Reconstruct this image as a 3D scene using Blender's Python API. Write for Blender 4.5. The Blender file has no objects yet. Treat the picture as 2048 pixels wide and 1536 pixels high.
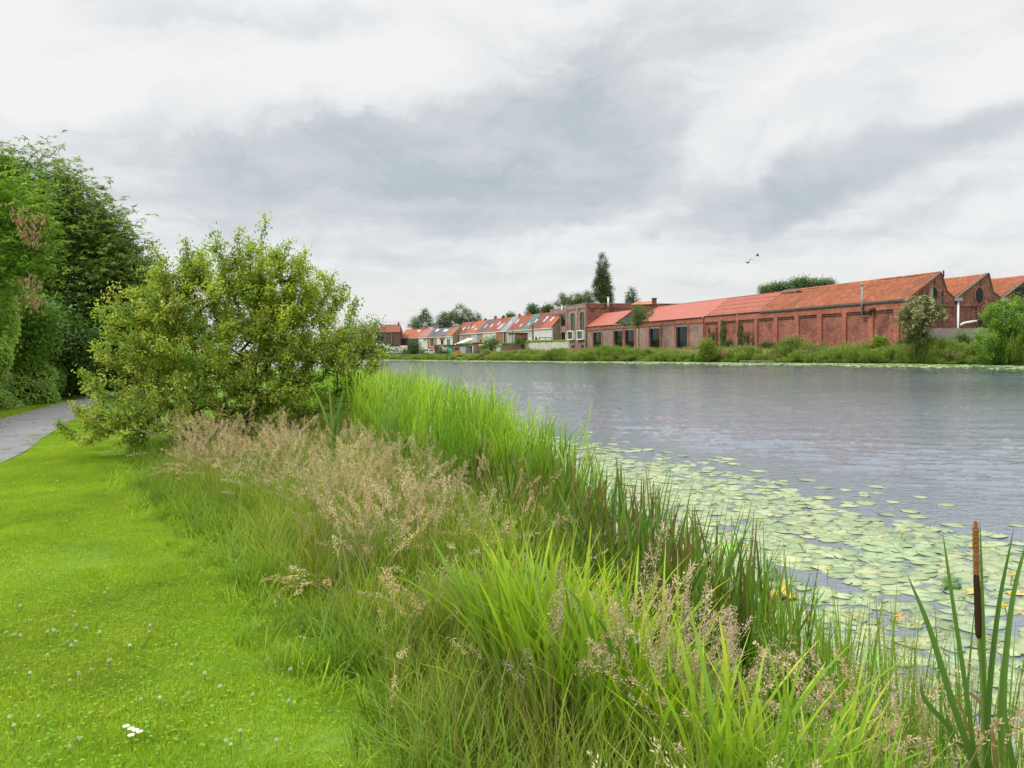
import bpy, math, random
import numpy as np
from mathutils import Vector, Matrix
sc = bpy.context.scene
col = sc.collection
rng = np.random.default_rng(7)
random.seed(7)
R = math.radians
# ------------------------------------------------------------------ camera
FP, EYE, PITCH, ROLL = 1500.0, 2.3, math.atan(69.7/1500), 0.014
Fv = np.array([0, math.cos(PITCH), -math.sin(PITCH)])
R0 = np.array([1., 0, 0]); U0 = np.array([0, math.sin(PITCH), math.cos(PITCH)])
Rv = R0*math.cos(ROLL) - U0*math.sin(ROLL)
Uv = U0*math.cos(ROLL) + R0*math.sin(ROLL)
CAM = np.array([0, 0, EYE])
cam = bpy.data.cameras.new('camera'); cam.lens = 36*FP/2048; cam.sensor_width = 36
cam.clip_end = 6000; cam.clip_start = 0.05
co = bpy.data.objects.new('camera', cam); col.objects.link(co)
m = Matrix.Identity(4)
for i in range(3):
    m[i][0] = Rv[i]; m[i][1] = Uv[i]; m[i][2] = -Fv[i]; m[i][3] = CAM[i]
co.matrix_world = m
sc.camera = co
def ray(px, py):
    return Fv*FP + Rv*(px-1024) - Uv*(py-768)
def at_z(px, py, z):
    d = ray(px, py); return CAM + d*((z-EYE)/d[2])
def at_y(px, py, Y):
    d = ray(px, py); return CAM + d*(Y/d[1])
def project(P):
    v = np.asarray(P, float)-CAM
    f = v@Fv
    return np.stack([1024+FP*(v@Rv)/f, 768-FP*(v@Uv)/f], -1), f

# ------------------------------------------------------------------ sun, sky, exposure
SUN_AZ, SUN_EL = R(-115), R(52)          # light from the left, a little behind the viewer
sv = Vector((math.sin(SUN_AZ)*math.cos(SUN_EL), math.cos(SUN_AZ)*math.cos(SUN_EL), math.sin(SUN_EL)))
sun = bpy.data.lights.new('sun', 'SUN'); sun.energy = 1.5; sun.angle = R(14); sun.color = (1, .965, .9)
so = bpy.data.objects.new('sun', sun); col.objects.link(so)
so.rotation_euler = sv.to_track_quat('Z', 'Y').to_euler()
sc.view_settings.view_transform = 'Standard'; sc.view_settings.look = 'None'
sc.view_settings.exposure = 0.52; sc.view_settings.gamma = 1; sc.view_settings.use_curve_mapping = False
sc.cycles.use_denoising = True
sc.cycles.max_bounces = 6; sc.cycles.diffuse_bounces = 3; sc.cycles.transmission_bounces = 3
world = bpy.data.worlds.new('World'); sc.world = world; world.use_nodes = True
nt = world.node_tree; nt.nodes.clear()

class NT:
    def __init__(s, t): s.t = t
    def n(s, typ, **kw):
        nd = s.t.nodes.new(typ)
        for k, v in kw.items():
            if k.startswith('i_'):
                nd.inputs[int(k[2:]) if k[2:].isdigit() else k[2:].replace('_', ' ')].default_value = v
            else: setattr(nd, k, v)
        return nd
    def l(s, a, b): s.t.links.new(a, b)
    def math(s, op, a, b=None, c=None, clamp=False):
        nd = s.t.nodes.new('ShaderNodeMath'); nd.operation = op; nd.use_clamp = clamp
        for i, v in enumerate((a, b, c)):
            if v is None: continue
            if isinstance(v, (int, float)): nd.inputs[i].default_value = v
            else: s.l(v, nd.inputs[i])
        return nd.outputs[0]
    def vmath(s, op, a, b=None):
        nd = s.t.nodes.new('ShaderNodeVectorMath'); nd.operation = op
        for i, v in enumerate((a, b)):
            if v is None: continue
            if isinstance(v, (tuple, list)): nd.inputs[i].default_value = v
            else: s.l(v, nd.inputs[i])
        return nd.outputs[0]
    def mix(s, f, a, b, typ='MIX'):
        nd = s.t.nodes.new('ShaderNodeMix'); nd.data_type = 'RGBA'; nd.blend_type = typ
        for i, v in ((0, f), (6, a), (7, b)):
            if isinstance(v, (int, float)): nd.inputs[i].default_value = v
            elif isinstance(v, tuple): nd.inputs[i].default_value = (*v[:3], 1)
            else: s.l(v, nd.inputs[i])
        return nd.outputs[2]
    def noise(s, vec, scale, detail=4, rough=.55, dist=0, out='Fac', dim='3D'):
        nd = s.t.nodes.new('ShaderNodeTexNoise'); nd.noise_dimensions = dim
        nd.inputs['Scale'].default_value = scale; nd.inputs['Detail'].default_value = detail
        nd.inputs['Roughness'].default_value = rough; nd.inputs['Distortion'].default_value = dist
        if vec is not None: s.l(vec, nd.inputs['Vector'])
        return nd.outputs[out]
    def ramp(s, f, stops):
        nd = s.t.nodes.new('ShaderNodeValToRGB'); s.l(f, nd.inputs[0])
        e = nd.color_ramp.elements
        while len(e) < len(stops): e.new(.5)
        for i, (p, c) in enumerate(stops):
            e[i].position = p; e[i].color = (*(c if isinstance(c, tuple) else (c, c, c)), 1)
        return nd.outputs[0]
W = NT(nt)
tc = W.n('ShaderNodeTexCoord')
sep = W.n('ShaderNodeSeparateXYZ'); W.l(tc.outputs['Generated'], sep.inputs[0])
X, Y, Z = sep.outputs
az = W.math('ARCTAN2', X, Y)
el = W.math('ARCSINE', Z)
# cloud sheet coordinates: the view direction meets a flat layer overhead
zc = W.math('ADD', W.math('MAXIMUM', Z, 0.0), 0.14)
cx = W.math('DIVIDE', X, zc); cy = W.math('DIVIDE', Y, zc)
sheet = W.n('ShaderNodeCombineXYZ'); W.l(cx, sheet.inputs[0]); W.l(cy, sheet.inputs[1])
mp = W.n('ShaderNodeMapping'); mp.inputs['Rotation'].default_value = (0, 0, R(18)); mp.inputs['Scale'].default_value = (.6, 1.0, 1)
W.l(sheet.outputs[0], mp.inputs[0])
n1 = W.noise(mp.outputs[0], 1.1, 7, .55, .3)
n2 = W.noise(mp.outputs[0], 3.3, 7, .6, .5)
comb = W.n('ShaderNodeCombineXYZ'); W.l(az, comb.inputs[0]); W.l(el, comb.inputs[1])
wn = W.noise(comb.outputs[0], 3.0, 6, .55, .2, out='Color')
warp = W.vmath('MULTIPLY', W.vmath('SUBTRACT', wn, (.5, .5, .5)), (.24, .15, 0))
wn2 = W.noise(comb.outputs[0], 14.0, 5, .6, .2, out='Color')
warp2 = W.vmath('MULTIPLY', W.vmath('SUBTRACT', wn2, (.5, .5, .5)), (.075, .05, 0))
wc = W.vmath('ADD', W.vmath('ADD', comb.outputs[0], warp), warp2)
# large cloud masses (px, py, half-width, half-height, tilt deg, depth of grey); negative = bright billow
blobs = [
 (900, 300, 520, 135, 4, .42), (1010, 385, 480, 75, 3, .42), (1040, 440, 230, 28, 3, .18), (560, 270, 260, 110, 8, .18),
 (1260, 170, 330, 110, 14, .20), (1560, 372, 330, 60, 9, .50), (1830, 315, 290, 50, 16, .30), (2030, 345, 130, 60, 0, .20),
 (330, 380, 260, 110, 0, .13), (1250, 440, 200, 26, 3, .15), (1650, 460, 380, 30, 6, .15), (1230, 545, 330, 26, -3, .13),
 (880, 520, 200, 30, 6, .12), (1480, 90, 420, 60, 12, .10), (1680, 210, 260, 60, 25, .05),
 (640, 165, 330, 85, 8, -.42), (780, 200, 240, 45, 3, -.20), (110, 200, 300, 70, 22, -.22), (-40, 40, 200, 120, 0, -.2), (500, 60, 500, 50, 6, .12), (200, 110, 200, 40, 15, .08),
 (1440, 280, 330, 55, 32, -.16), (1330, 400, 130, 34, 12, -.16), (1950, 190, 260, 60, 22, -.30), (1800, 390, 300, 26, 10, -.10), (2010, 60, 250, 90, 10, -.12),
]
acc = None
for px, py, rx, ry, tilt, amt in blobs:
    d = ray(px, py); d = d/np.linalg.norm(d)
    mp2 = W.n('ShaderNodeMapping', vector_type='TEXTURE')
    mp2.inputs['Location'].default_value = (math.atan2(d[0], d[1]), math.asin(d[2]), 0)
    mp2.inputs['Rotation'].default_value = (0, 0, R(tilt))
    mp2.inputs['Scale'].default_value = (rx/1500*1.3, ry/1500*1.3, 1)
    W.l(wc, mp2.inputs[0])
    g = W.n('ShaderNodeVectorMath', operation='LENGTH'); W.l(mp2.outputs[0], g.inputs[0])
    mr = W.n('ShaderNodeMapRange', interpolation_type='SMOOTHSTEP')
    mr.inputs[1].default_value = 1.0; mr.inputs[2].default_value = 0.12; mr.inputs[3].default_value = 0; mr.inputs[4].default_value = amt
    W.l(g.outputs['Value'], mr.inputs[0])
    mr.inputs[4].default_value = amt*(.70 if amt > 0 else .8)
    acc = mr.outputs[0] if acc is None else W.math('ADD', acc, mr.outputs[0])
tex = W.math('ADD', W.math('MULTIPLY', W.math('SUBTRACT', n1, .5), .62), W.math('MULTIPLY', W.math('SUBTRACT', n2, .5), .30))
bmap = W.n('ShaderNodeMapping'); bmap.inputs['Rotation'].default_value = (0, 0, R(-14)); bmap.inputs['Scale'].default_value = (.55, 1.5, 1); W.l(wc, bmap.inputs[0])
bil = W.noise(bmap.outputs[0], 8.0, 9, .6, .6)
tex = W.math('ADD', tex, W.math('MULTIPLY', W.math('SUBTRACT', bil, .5), .95))
dens = W.math('ADD', W.math('ADD', acc, tex), .20)
cc = W.ramp(W.math('MULTIPLY', dens, 1.0, clamp=True), [(0, (.84, .84, .83)), (.2, (.76, .77, .775)), (.42, (.60, .625, .65)), (.68, (.47, .52, .555)), (1, (.37, .435, .47))])
# overcast: the cloud layer is brighter overhead than at the horizon
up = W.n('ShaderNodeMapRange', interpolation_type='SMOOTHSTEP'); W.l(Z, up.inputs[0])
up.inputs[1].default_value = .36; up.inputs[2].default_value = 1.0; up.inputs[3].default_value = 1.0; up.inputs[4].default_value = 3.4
hz = W.n('ShaderNodeMapRange', interpolation_type='SMOOTHSTEP'); W.l(el, hz.inputs[0])
hz.inputs[1].default_value = 0.0; hz.inputs[2].default_value = .14; hz.inputs[3].default_value = .8; hz.inputs[4].default_value = 0
cc = W.mix(hz.outputs[0], cc, (.745, .745, .725))
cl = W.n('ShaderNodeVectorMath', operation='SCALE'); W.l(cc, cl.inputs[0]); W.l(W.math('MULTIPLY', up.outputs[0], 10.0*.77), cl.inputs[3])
sky = W.n('ShaderNodeTexSky', sky_type='NISHITA'); sky.sun_disc = False; sky.sun_elevation = SUN_EL; sky.sun_rotation = SUN_AZ
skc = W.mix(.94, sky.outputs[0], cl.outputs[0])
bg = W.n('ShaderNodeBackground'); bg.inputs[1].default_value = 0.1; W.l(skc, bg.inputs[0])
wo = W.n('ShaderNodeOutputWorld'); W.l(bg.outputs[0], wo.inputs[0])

# ------------------------------------------------------------------ helpers
def tag(o, label=None, cat=None, group=None, kind=None):
    if label: o['label'] = label
    if cat: o['category'] = cat
    if group: o['group'] = group
    if kind: o['kind'] = kind
    return o
def thing(name, label, cat, loc=(0, 0, 0), group=None, rz=0):
    o = bpy.data.objects.new(name, None); col.objects.link(o); o.empty_display_size = .2
    o.location = tuple(float(c) for c in loc); o.rotation_euler = (0, 0, rz)
    return tag(o, label, cat, group)
def link(name, me, parent=None):
    o = bpy.data.objects.new(name, me); col.objects.link(o)
    if parent is not None:
        o.parent = parent
        p = parent; off = Vector((0, 0, 0))
        if parent.type == 'EMPTY' and not me.get('local'):
            # meshes are written in world coordinates: undo the parent's placement
            o.matrix_parent_inverse = (Matrix.Translation(p.location) @ Matrix.Rotation(p.rotation_euler.z, 4, 'Z')).inverted()
    return o
def np_mesh(name, V, F, colr=None, mat=None, smooth=False, local=False):
    V = np.asarray(V, np.float32); F = np.asarray(F, np.int32); k = F.shape[1]
    me = bpy.data.meshes.new(name)
    me.vertices.add(len(V)); me.vertices.foreach_set('co', V.ravel())
    me.loops.add(F.size); me.loops.foreach_set('vertex_index', F.ravel())
    me.polygons.add(len(F)); me.polygons.foreach_set('loop_start', np.arange(0, F.size, k, dtype=np.int32))
    if smooth: me.polygons.foreach_set('use_smooth', np.ones(len(F), bool))
    if colr is not None:
        a = me.attributes.new('Col', 'FLOAT_COLOR', 'POINT')
        a.data.foreach_set('color', np.concatenate([colr, np.ones((len(V), 1))], 1).astype(np.float32).ravel())
    me.update(calc_edges=True)
    if mat: me.materials.append(mat)
    if local: me['local'] = 1
    return me
class MB:
    def __init__(s): s.v = []; s.f = []
    def add(s, vs, fs):
        b = len(s.v); s.v += [tuple(map(float, v)) for v in vs]; s.f += [tuple(i+b for i in f) for f in fs]; return s
    def hexa(s, p):  # 8 points: bottom ring 0-3, top ring 4-7
        return s.add(p, [(3, 2, 1, 0), (4, 5, 6, 7), (0, 1, 5, 4), (1, 2, 6, 5), (2, 3, 7, 6), (3, 0, 4, 7)])
    def box(s, x0, x1, y0, y1, z0, z1):
        return s.hexa([(x0, y0, z0), (x1, y0, z0), (x1, y1, z0), (x0, y1, z0), (x0, y0, z1), (x1, y0, z1), (x1, y1, z1), (x0, y1, z1)])
    def tube(s, a, b, r, n=8, r2=None):
        a = Vector(a); b = Vector(b); r2 = r if r2 is None else r2
        d = (b-a).normalized(); t = d.orthogonal().normalized(); w = d.cross(t)
        vs = []
        for p, rr in ((a, r), (b, r2)):
            for i in range(n):
                c = 2*math.pi*i/n; vs.append(p+t*math.cos(c)*rr+w*math.sin(c)*rr)
        fs = [(i, (i+1) % n, n+(i+1) % n, n+i) for i in range(n)] + [tuple(range(n-1, -1, -1)), tuple(range(n, 2*n))]
        return s.add(vs, fs)
    def build(s, name, mat, parent=None, smooth=False, local=False):
        me = bpy.data.meshes.new(name); me.from_pydata(s.v, [], s.f)
        if local: me['local'] = 1
        me.update()
        uv_auto(me)
        if smooth:
            for p in me.polygons: p.use_smooth = True
        me.materials.append(mat)
        return link(name, me, parent)
def uv_auto(me):
    uv = me.uv_layers.new(name='UV')
    for p in me.polygons:
        n = p.normal
        if abs(n.z) > .97: t = Vector((1, 0, 0)); b = Vector((0, 1, 0))
        else:
            t = Vector((0, 0, 1)).cross(n).normalized(); b = n.cross(t)
        for li in p.loop_indices:
            c = me.vertices[me.loops[li].vertex_index].co
            uv.data[li].uv = (c.dot(t), c.dot(b))
class Frame:
    """s runs along the facade, o outwards from it, z up."""
    def __init__(s, P, u, n): s.P = np.array([P[0], P[1], 0.]); s.u = np.array([u[0], u[1], 0.]); s.n = np.array([n[0], n[1], 0.])
    def pt(s, a, o, z): return s.P + s.u*a + s.n*o + np.array([0, 0, z])
    def box(s, mb, s0, s1, o0, o1, z0, z1):
        q = [(s0, o1), (s0, o0), (s1, o0), (s1, o1)]
        if np.cross(s.u[:2], s.n[:2]) < 0: q = q[::-1]
        # ring order fixed so that faces look outwards
        return mb.hexa([s.pt(a, o, z0) for a, o in q] + [s.pt(a, o, z1) for a, o in q])
    def poly(s, mb, pts):  # pts of (s,o,z)
        return mb.add([s.pt(*p) for p in pts], [tuple(range(len(pts)))])
    def hit(s, px, py, o=0):
        """pixel -> (s, z) on the vertical plane at offset o"""
        d = ray(px, py); P0 = s.P + s.n*o
        k = ((P0-CAM)@s.n)/(d@s.n); p = CAM+d*k
        return (p-P0)@s.u, p[2]

# ------------------------------------------------------------------ materials
def mat(name, setup):
    mm = bpy.data.materials.new(name); mm.use_nodes = True; t = mm.node_tree; t.nodes.clear()
    N = NT(t); out = N.n('ShaderNodeOutputMaterial'); sh = setup(N); N.l(sh, out.inputs[0]); return mm
def principled(N, c, rough=.8, bump=None, bstr=.3, bdist=.02, metal=0, spec=.5, ior=1.5, tint=None):
    p = N.n('ShaderNodeBsdfPrincipled'); p.inputs['IOR'].default_value = ior
    if tint: p.inputs['Specular Tint'].default_value = (*tint, 1)
    if isinstance(c, tuple): p.inputs['Base Color'].default_value = (*c, 1)
    else: N.l(c, p.inputs['Base Color'])
    if isinstance(rough, (int, float)): p.inputs['Roughness'].default_value = rough
    else: N.l(rough, p.inputs['Roughness'])
    p.inputs['Metallic'].default_value = metal; p.inputs['Specular IOR Level'].default_value = spec
    if bump is not None:
        b = N.n('ShaderNodeBump'); b.inputs['Strength'].default_value = bstr; b.inputs['Distance'].default_value = bdist
        N.l(bump, b.inputs['Height']); N.l(b.outputs[0], p.inputs['Normal'])
    return p.outputs[0]
def plain(name, c, rough=.7, var=.12, scale=3., metal=0, spec=.4):
    def f(N):
        g = N.n('ShaderNodeNewGeometry').outputs['Position']
        n = N.noise(g, scale, 5, .6)
        n2 = N.noise(g, scale*9, 3, .6)
        k = N.math('ADD', N.math('MULTIPLY', n, .7), N.math('MULTIPLY', n2, .3))
        cc = N.ramp(k, [(.3, tuple(x*(1-var*1.8) for x in c)), (.7, tuple(min(1, x*(1+var)) for x in c))])
        return principled(N, cc, rough, n2, .15, .01, metal, spec)
    return mat(name, f)
def brick_mat(name, c1, c2, mortar, stain=.35, light=None):
    def f(N):
        uv = N.n('ShaderNodeUVMap').outputs[0]
        b = N.n('ShaderNodeTexBrick'); N.l(uv, b.inputs['Vector'])
        b.inputs['Scale'].default_value = 1; b.inputs['Brick Width'].default_value = .22; b.inputs['Row Height'].default_value = .075
        b.inputs['Mortar Size'].default_value = .006; b.inputs['Mortar Smooth'].default_value = .3
        b.inputs['Color1'].default_value = (*c1, 1); b.inputs['Color2'].default_value = (*c2, 1); b.inputs['Mortar'].default_value = (*mortar, 1)
        g = N.n('ShaderNodeNewGeometry').outputs['Position']
        big = N.noise(g, .38, 7, .68, .5)
        mp = N.n('ShaderNodeMapping'); mp.inputs['Scale'].default_value = (4.5, 13, 1); N.l(uv, mp.inputs[0])
        vor = N.n('ShaderNodeTexVoronoi'); N.l(mp.outputs[0], vor.inputs['Vector']); vor.inputs['Scale'].default_value = 1
        spot = N.math('GREATER_THAN', N.n('ShaderNodeSeparateColor').outputs[0], .5)
        sp = N.n('ShaderNodeSeparateColor'); N.l(vor.outputs['Color'], sp.inputs[0])
        dk = N.math('MULTIPLY', N.math('GREATER_THAN', sp.outputs[0], .8), .55)
        lt = N.math('MULTIPLY', N.math('GREATER_THAN', sp.outputs[1], .86), .5)
        c = N.mix(dk, b.outputs['Color'], tuple(x*.45+.015 for x in c2))
        c = N.mix(lt, c, light or tuple(min(.7, x*1.5+.06) for x in c1))
        st = N.ramp(big, [(.36, 1-stain*1.25), (.5, .95), (.66, 1.12)])
        c = N.mix(1, c, st, 'MULTIPLY')
        streak = N.n('ShaderNodeMapping'); streak.inputs['Scale'].default_value = (1.4, .12, 1); N.l(uv, streak.inputs[0])
        sn = N.ramp(N.noise(streak.outputs[0], 1.6, 5, .6), [(.42, (1, 1, 1)), (.75, (.72, .70, .68))])
        c = N.mix(.8, c, sn, 'MULTIPLY')
        return principled(N, c, .9, b.outputs['Fac'], .4, -.01, spec=.2)
    return mat(name, f)
def roof_mat(name, c, course=.33, colw=.24, dirt=.45, lichen=(.10, .09, .075), rough=.75):
    def f(N):
        uv = N.n('ShaderNodeUVMap').outputs[0]
        b = N.n('ShaderNodeTexBrick'); N.l(uv, b.inputs['Vector']); b.offset = 0
        b.inputs['Scale'].default_value = 1; b.inputs['Brick Width'].default_value = colw; b.inputs['Row Height'].default_value = course
        b.inputs['Mortar Size'].default_value = .022; b.inputs['Mortar Smooth'].default_value = .6
        b.inputs['Color1'].default_value = (*c, 1); b.inputs['Color2'].default_value = (*[x*.78 for x in c], 1); b.inputs['Mortar'].default_value = (*[x*.4 for x in c], 1)
        g = N.n('ShaderNodeNewGeometry').outputs['Position']
        n = N.noise(g, .5, 7, .68, .6)
        cc = N.mix(N.ramp(n, [(.48, 0.), (.72, dirt)]), b.outputs['Color'], lichen)
        n3 = N.noise(g, 2.7, 5, .6)
        cc = N.mix(N.math('MULTIPLY', n3, .25), cc, tuple(min(1, x*1.35) for x in c))
        return principled(N, cc, rough, b.outputs['Fac'], .5, -.03, spec=.3)
    return mat(name, f)
def wash(name, c, dirt=(.2, .18, .15), amt=.5):
    """painted or rendered wall, rain streaked"""
    def f(N):
        uv = N.n('ShaderNodeUVMap').outputs[0]
        mp = N.n('ShaderNodeMapping'); mp.inputs['Scale'].default_value = (2.2, .28, 1); N.l(uv, mp.inputs[0])
        g = N.n('ShaderNodeNewGeometry').outputs['Position']
        s = N.noise(mp.outputs[0], 1.3, 6, .65); b = N.noise(g, .8, 5, .6)
        k = N.math('MULTIPLY', s, b)
        return principled(N, N.mix(N.ramp(k, [(.22, 0.), (.45, amt)]), c, dirt), .85, N.noise(g, 20, 3), .2, .01, spec=.2)
    return mat(name, f)
def veg(name, transl=.45, rough=.55, spec=.3, vary=.5):
    def f(N):
        a = N.n('ShaderNodeAttribute', attribute_name='Col')
        oi = N.n('ShaderNodeObjectInfo')
        hs = N.n('ShaderNodeHueSaturation')
        hs.inputs['Saturation'].default_value = 1
        ln = N.math('MULTIPLY', N.math('SUBTRACT', N.noise(oi.outputs['Location'], .9, 3, .6), .5), .9 if vary > 0 else 0.0)
        N.l(N.math('ADD', N.math('ADD', N.math('MULTIPLY', oi.outputs['Random'], vary), 1-vary/2), ln), hs.inputs['Value'])
        N.l(N.math('ADD', N.math('MULTIPLY', oi.outputs['Random'], -.03), .515), hs.inputs['Hue'])
        N.l(a.outputs['Color'], hs.inputs['Color'])
        p = N.n('ShaderNodeBsdfPrincipled'); N.l(hs.outputs[0], p.inputs['Base Color'])
        p.inputs['Roughness'].default_value = rough; p.inputs['Specular IOR Level'].default_value = spec
        t = N.n('ShaderNodeBsdfTranslucent'); hs2 = N.mix(1, hs.outputs[0], (1.25, 1.25, .6), 'MULTIPLY'); N.l(hs2, t.inputs[0])
        mx = N.n('ShaderNodeMixShader'); mx.inputs[0].default_value = transl
        N.l(p.outputs[0], mx.inputs[1]); N.l(t.outputs[0], mx.inputs[2]); return mx.outputs[0]
    return mat(name, f)
M = {}
M['veg'] = veg('leaves_and_blades'); M['leaf'] = veg('tree_leaves', .35, .5, .35, 0.0); M['dry'] = veg('dry_seed_heads', .25, .9, .1, .3)
M['pad'] = veg('lily_pad_skin', .08, .42, .55, .28)
M['bark'] = plain('bark', (.075, .055, .042), .95, .35, 9)
M['barklight'] = plain('bark_grey', (.16, .15, .13), .95, .3, 9)
M['brick_red'] = brick_mat('brick_red', (.37, .135, .09), (.27, .09, .066), (.32, .22, .18), .35)
M['brick_pilaster'] = brick_mat('brick_pilaster', (.44, .15, .098), (.38, .12, .08), (.34, .19, .14), .2)
M['brick_gable'] = brick_mat('brick_gable', (.32, .125, .085), (.21, .08, .06), (.20, .14, .11), .45)
M['brick_brown'] = brick_mat('brick_brown', (.37, .24, .205), (.27, .165, .14), (.38, .32, .28), .28)
M['brick_trim'] = brick_mat('brick_trim', (.40, .145, .095), (.31, .10, .07), (.26, .17, .14), .25)
M['brick_dark'] = brick_mat('brick_dark', (.17, .085, .065), (.11, .06, .05), (.15, .12, .11), .3)
M['brick_orange'] = brick_mat('brick_orange', (.50, .24, .12), (.42, .18, .09), (.3, .22, .17), .2)
M['brick_beige'] = brick_mat('brick_beige', (.40, .28, .21), (.32, .2, .15), (.35, .3, .26), .25)
M['pantile'] = roof_mat('pantile_orange', (.58, .17, .065), dirt=.5, lichen=(.20, .085, .05))
M['metal_red'] = plain('roof_sheet_red', (.40, .118, .078), .55, .10, .9, spec=.4)
M['metal_red2'] = plain('roof_sheet_worn_red', (.33, .098, .06), .65, .25, 1.6, spec=.3)
M['zinc'] = plain('zinc', (.30, .31, .32), .5, .2, 4)
M['zinc_old'] = plain('weathered_gutter', (.15, .13, .115), .85, .5, 5)
M['dark_metal'] = plain('dark_metal', (.035, .042, .05), .5, .2, 3)
M['grey_metal'] = plain('grey_metal', (.22, .23, .24), .5, .2, 3)
M['white_paint'] = plain('white_paint', (.78, .78, .76), .5, .06, 3)
M['concrete'] = wash('concrete_grey', (.30, .27, .235), (.14, .12, .10), .6)
M['concrete_pale'] = wash('concrete_pale', (.52, .49, .45), (.17, .15, .13), .75)
M['wood_grey'] = plain('weathered_wood', (.24, .20, .165), .9, .35, 6)
M['rust'] = plain('rusty_metal', (.16, .085, .06), .8, .4, 10)
def glass_setup(c):
    def f(N):
        g = N.n('ShaderNodeNewGeometry').outputs['Position']
        return principled(N, N.ramp(N.noise(g, .6, 4, .6), [(.35, tuple(x*.6 for x in c)), (.65, c)]), .08, spec=.22)
    return f
M['glass'] = mat('window_glass', glass_setup((.010, .018, .012)))
M['glass_green_reflection'] = mat('glass_painted_green_reflection', glass_setup((.045, .09, .05)))  # green reflection of bank trees painted into the pane colour
M['glass_light'] = mat('skylight_glass', glass_setup((.62, .64, .66)))
def asphalt(N):
    g = N.n('ShaderNodeNewGeometry').outputs['Position']
    a = N.noise(g, 130, 3, .7); b = N.noise(g, 1.1, 6, .65)
    c = N.mix(N.ramp(a, [(.35, 0.), (.7, 1.)]), (.17, .162, .165), (.28, .27, .275))
    c = N.mix(1, c, N.ramp(b, [(.3, .80), (.7, 1.1)]), 'MULTIPLY')
    v = N.n('ShaderNodeTexVoronoi', feature='DISTANCE_TO_EDGE'); v.inputs['Scale'].default_value = .55
    wv = N.vmath('ADD', g, N.vmath('MULTIPLY', N.noise(g, 2.2, 4, .6, out='Color'), (.7, .7, .7))); N.l(wv, v.inputs['Vector'])
    c = N.mix(N.ramp(v.outputs['Distance'], [(.0, .75), (.012, 0.)]), c, (.06, .06, .055))
    st = N.ramp(N.noise(g, 5, 5, .7), [(.6, 0.), (.72, .5)])
    c = N.mix(st, c, (.11, .10, .09))
    return principled(N, c, .92, a, .4, .004, spec=.25)
M['asphalt'] = mat('asphalt', asphalt)
def ground(N):
    g = N.n('ShaderNodeNewGeometry').outputs['Position']
    sp = N.n('ShaderNodeSeparateXYZ'); N.l(g, sp.inputs[0])
    a = N.noise(g, 14, 6, .7); b = N.noise(g, .9, 5, .6); c3 = N.noise(g, .12, 4, .6)
    c = N.mix(N.ramp(a, [(.3, 0.), (.7, 1.)]), (.055, .12, .010), (.15, .27, .025))
    c = N.mix(N.math('MULTIPLY', b, .45), c, (.19, .25, .04))
    c = N.mix(N.ramp(c3, [(.45, 0.), (.7, .35)]), c, (.10, .16, .02))
    mud = N.n('ShaderNodeMapRange'); N.l(sp.outputs[2], mud.inputs[0]); mud.inputs[1].default_value = .12; mud.inputs[2].default_value = .45; mud.inputs[3].default_value = 1; mud.inputs[4].default_value = 0
    c = N.mix(mud.outputs[0], c, (.03, .026, .016))
    return principled(N, c, .95, a, .6, .03, spec=.1)
M['ground'] = mat('turf_and_mud', ground)
def water(N):
    g = N.n('ShaderNodeNewGeometry').outputs['Position']
    def lay(sx, sy, rot, sc_, det):
        mp = N.n('ShaderNodeMapping'); mp.inputs['Scale'].default_value = (sx, sy, 1); mp.inputs['Rotation'].default_value = (0, 0, R(rot)); N.l(g, mp.inputs[0])
        return N.noise(mp.outputs[0], sc_, det, .55, .25)
    w1 = lay(.55, 1.35, 14, 1.5, 3); w2 = lay(.7, 1.5, 6, 4.2, 3); w3 = lay(.8, 1.5, -12, 12, 2)
    gust = N.ramp(N.noise(g, .045, 4, .55), [(.36, .45), (.62, 1.)])
    h = N.math('ADD', N.math('ADD', N.math('MULTIPLY', w1, .0), N.math('MULTIPLY', w2, .022)), N.math('MULTIPLY', w3, .014))
    h = N.math('MULTIPLY', h, gust)
    return principled(N, (.105, .125, .150), .02, h, 1.0, 1.0, spec=1.0, ior=2.1, tint=(.86, .95, 1.0))
M['water'] = mat('rippled_water', water)

# ------------------------------------------------------------------ geometry tools
def inpoly(P, poly):
    P = np.atleast_2d(P); x, y = P[:, 0], P[:, 1]; r = np.zeros(len(P), bool); n = len(poly)
    for i in range(n):
        x0, y0 = poly[i]; x1, y1 = poly[(i+1) % n]
        if y0 == y1: continue
        r ^= ((y0 > y) != (y1 > y)) & (x < (x1-x0)*(y-y0)/(y1-y0)+x0)
    return r
def dist_line(P, line):
    P = np.atleast_2d(P)[:, :2]; best = np.full(len(P), 1e9); arc = np.zeros(len(P)); L = 0
    for a, b in zip(line[:-1], line[1:]):
        a = np.array(a, float); b = np.array(b, float); d = b-a; ll = math.hypot(*d)
        t = np.clip(((P-a)@d)/(ll*ll), 0, 1); q = a+t[:, None]*d
        dd = np.hypot(*(P-q).T); k = dd < best; best[k] = dd[k]; arc[k] = L+t[k]*ll; L += ll
    return best, arc
near_shore = [(60, -22), (20, -9), (9, -3.5), (3.7, .5), (2.2, 2.1), (1.62, 3.1), (1.36, 4.2), (1.0, 5.8), (.55, 8), (.1, 10.2), (-.8, 14), (-2.6, 20), (-6.5, 32), (-16, 60), (-36, 110), (-70, 185), (-95, 235)]
far_shore = [(-95, 245)] + [tuple(at_z(x, y, 0)[:2]) for x, y in ((750, 719), (860, 720), (985, 721.3), (1080, 722), (1280, 723.5), (1480, 725), (1640, 726.5), (1800, 727.5), (1925, 729.5), (2048, 732))] + [(70, 45), (95, 5), (120, -40)]
water_poly = near_shore + far_shore
LAWN_Z = .7
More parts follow.
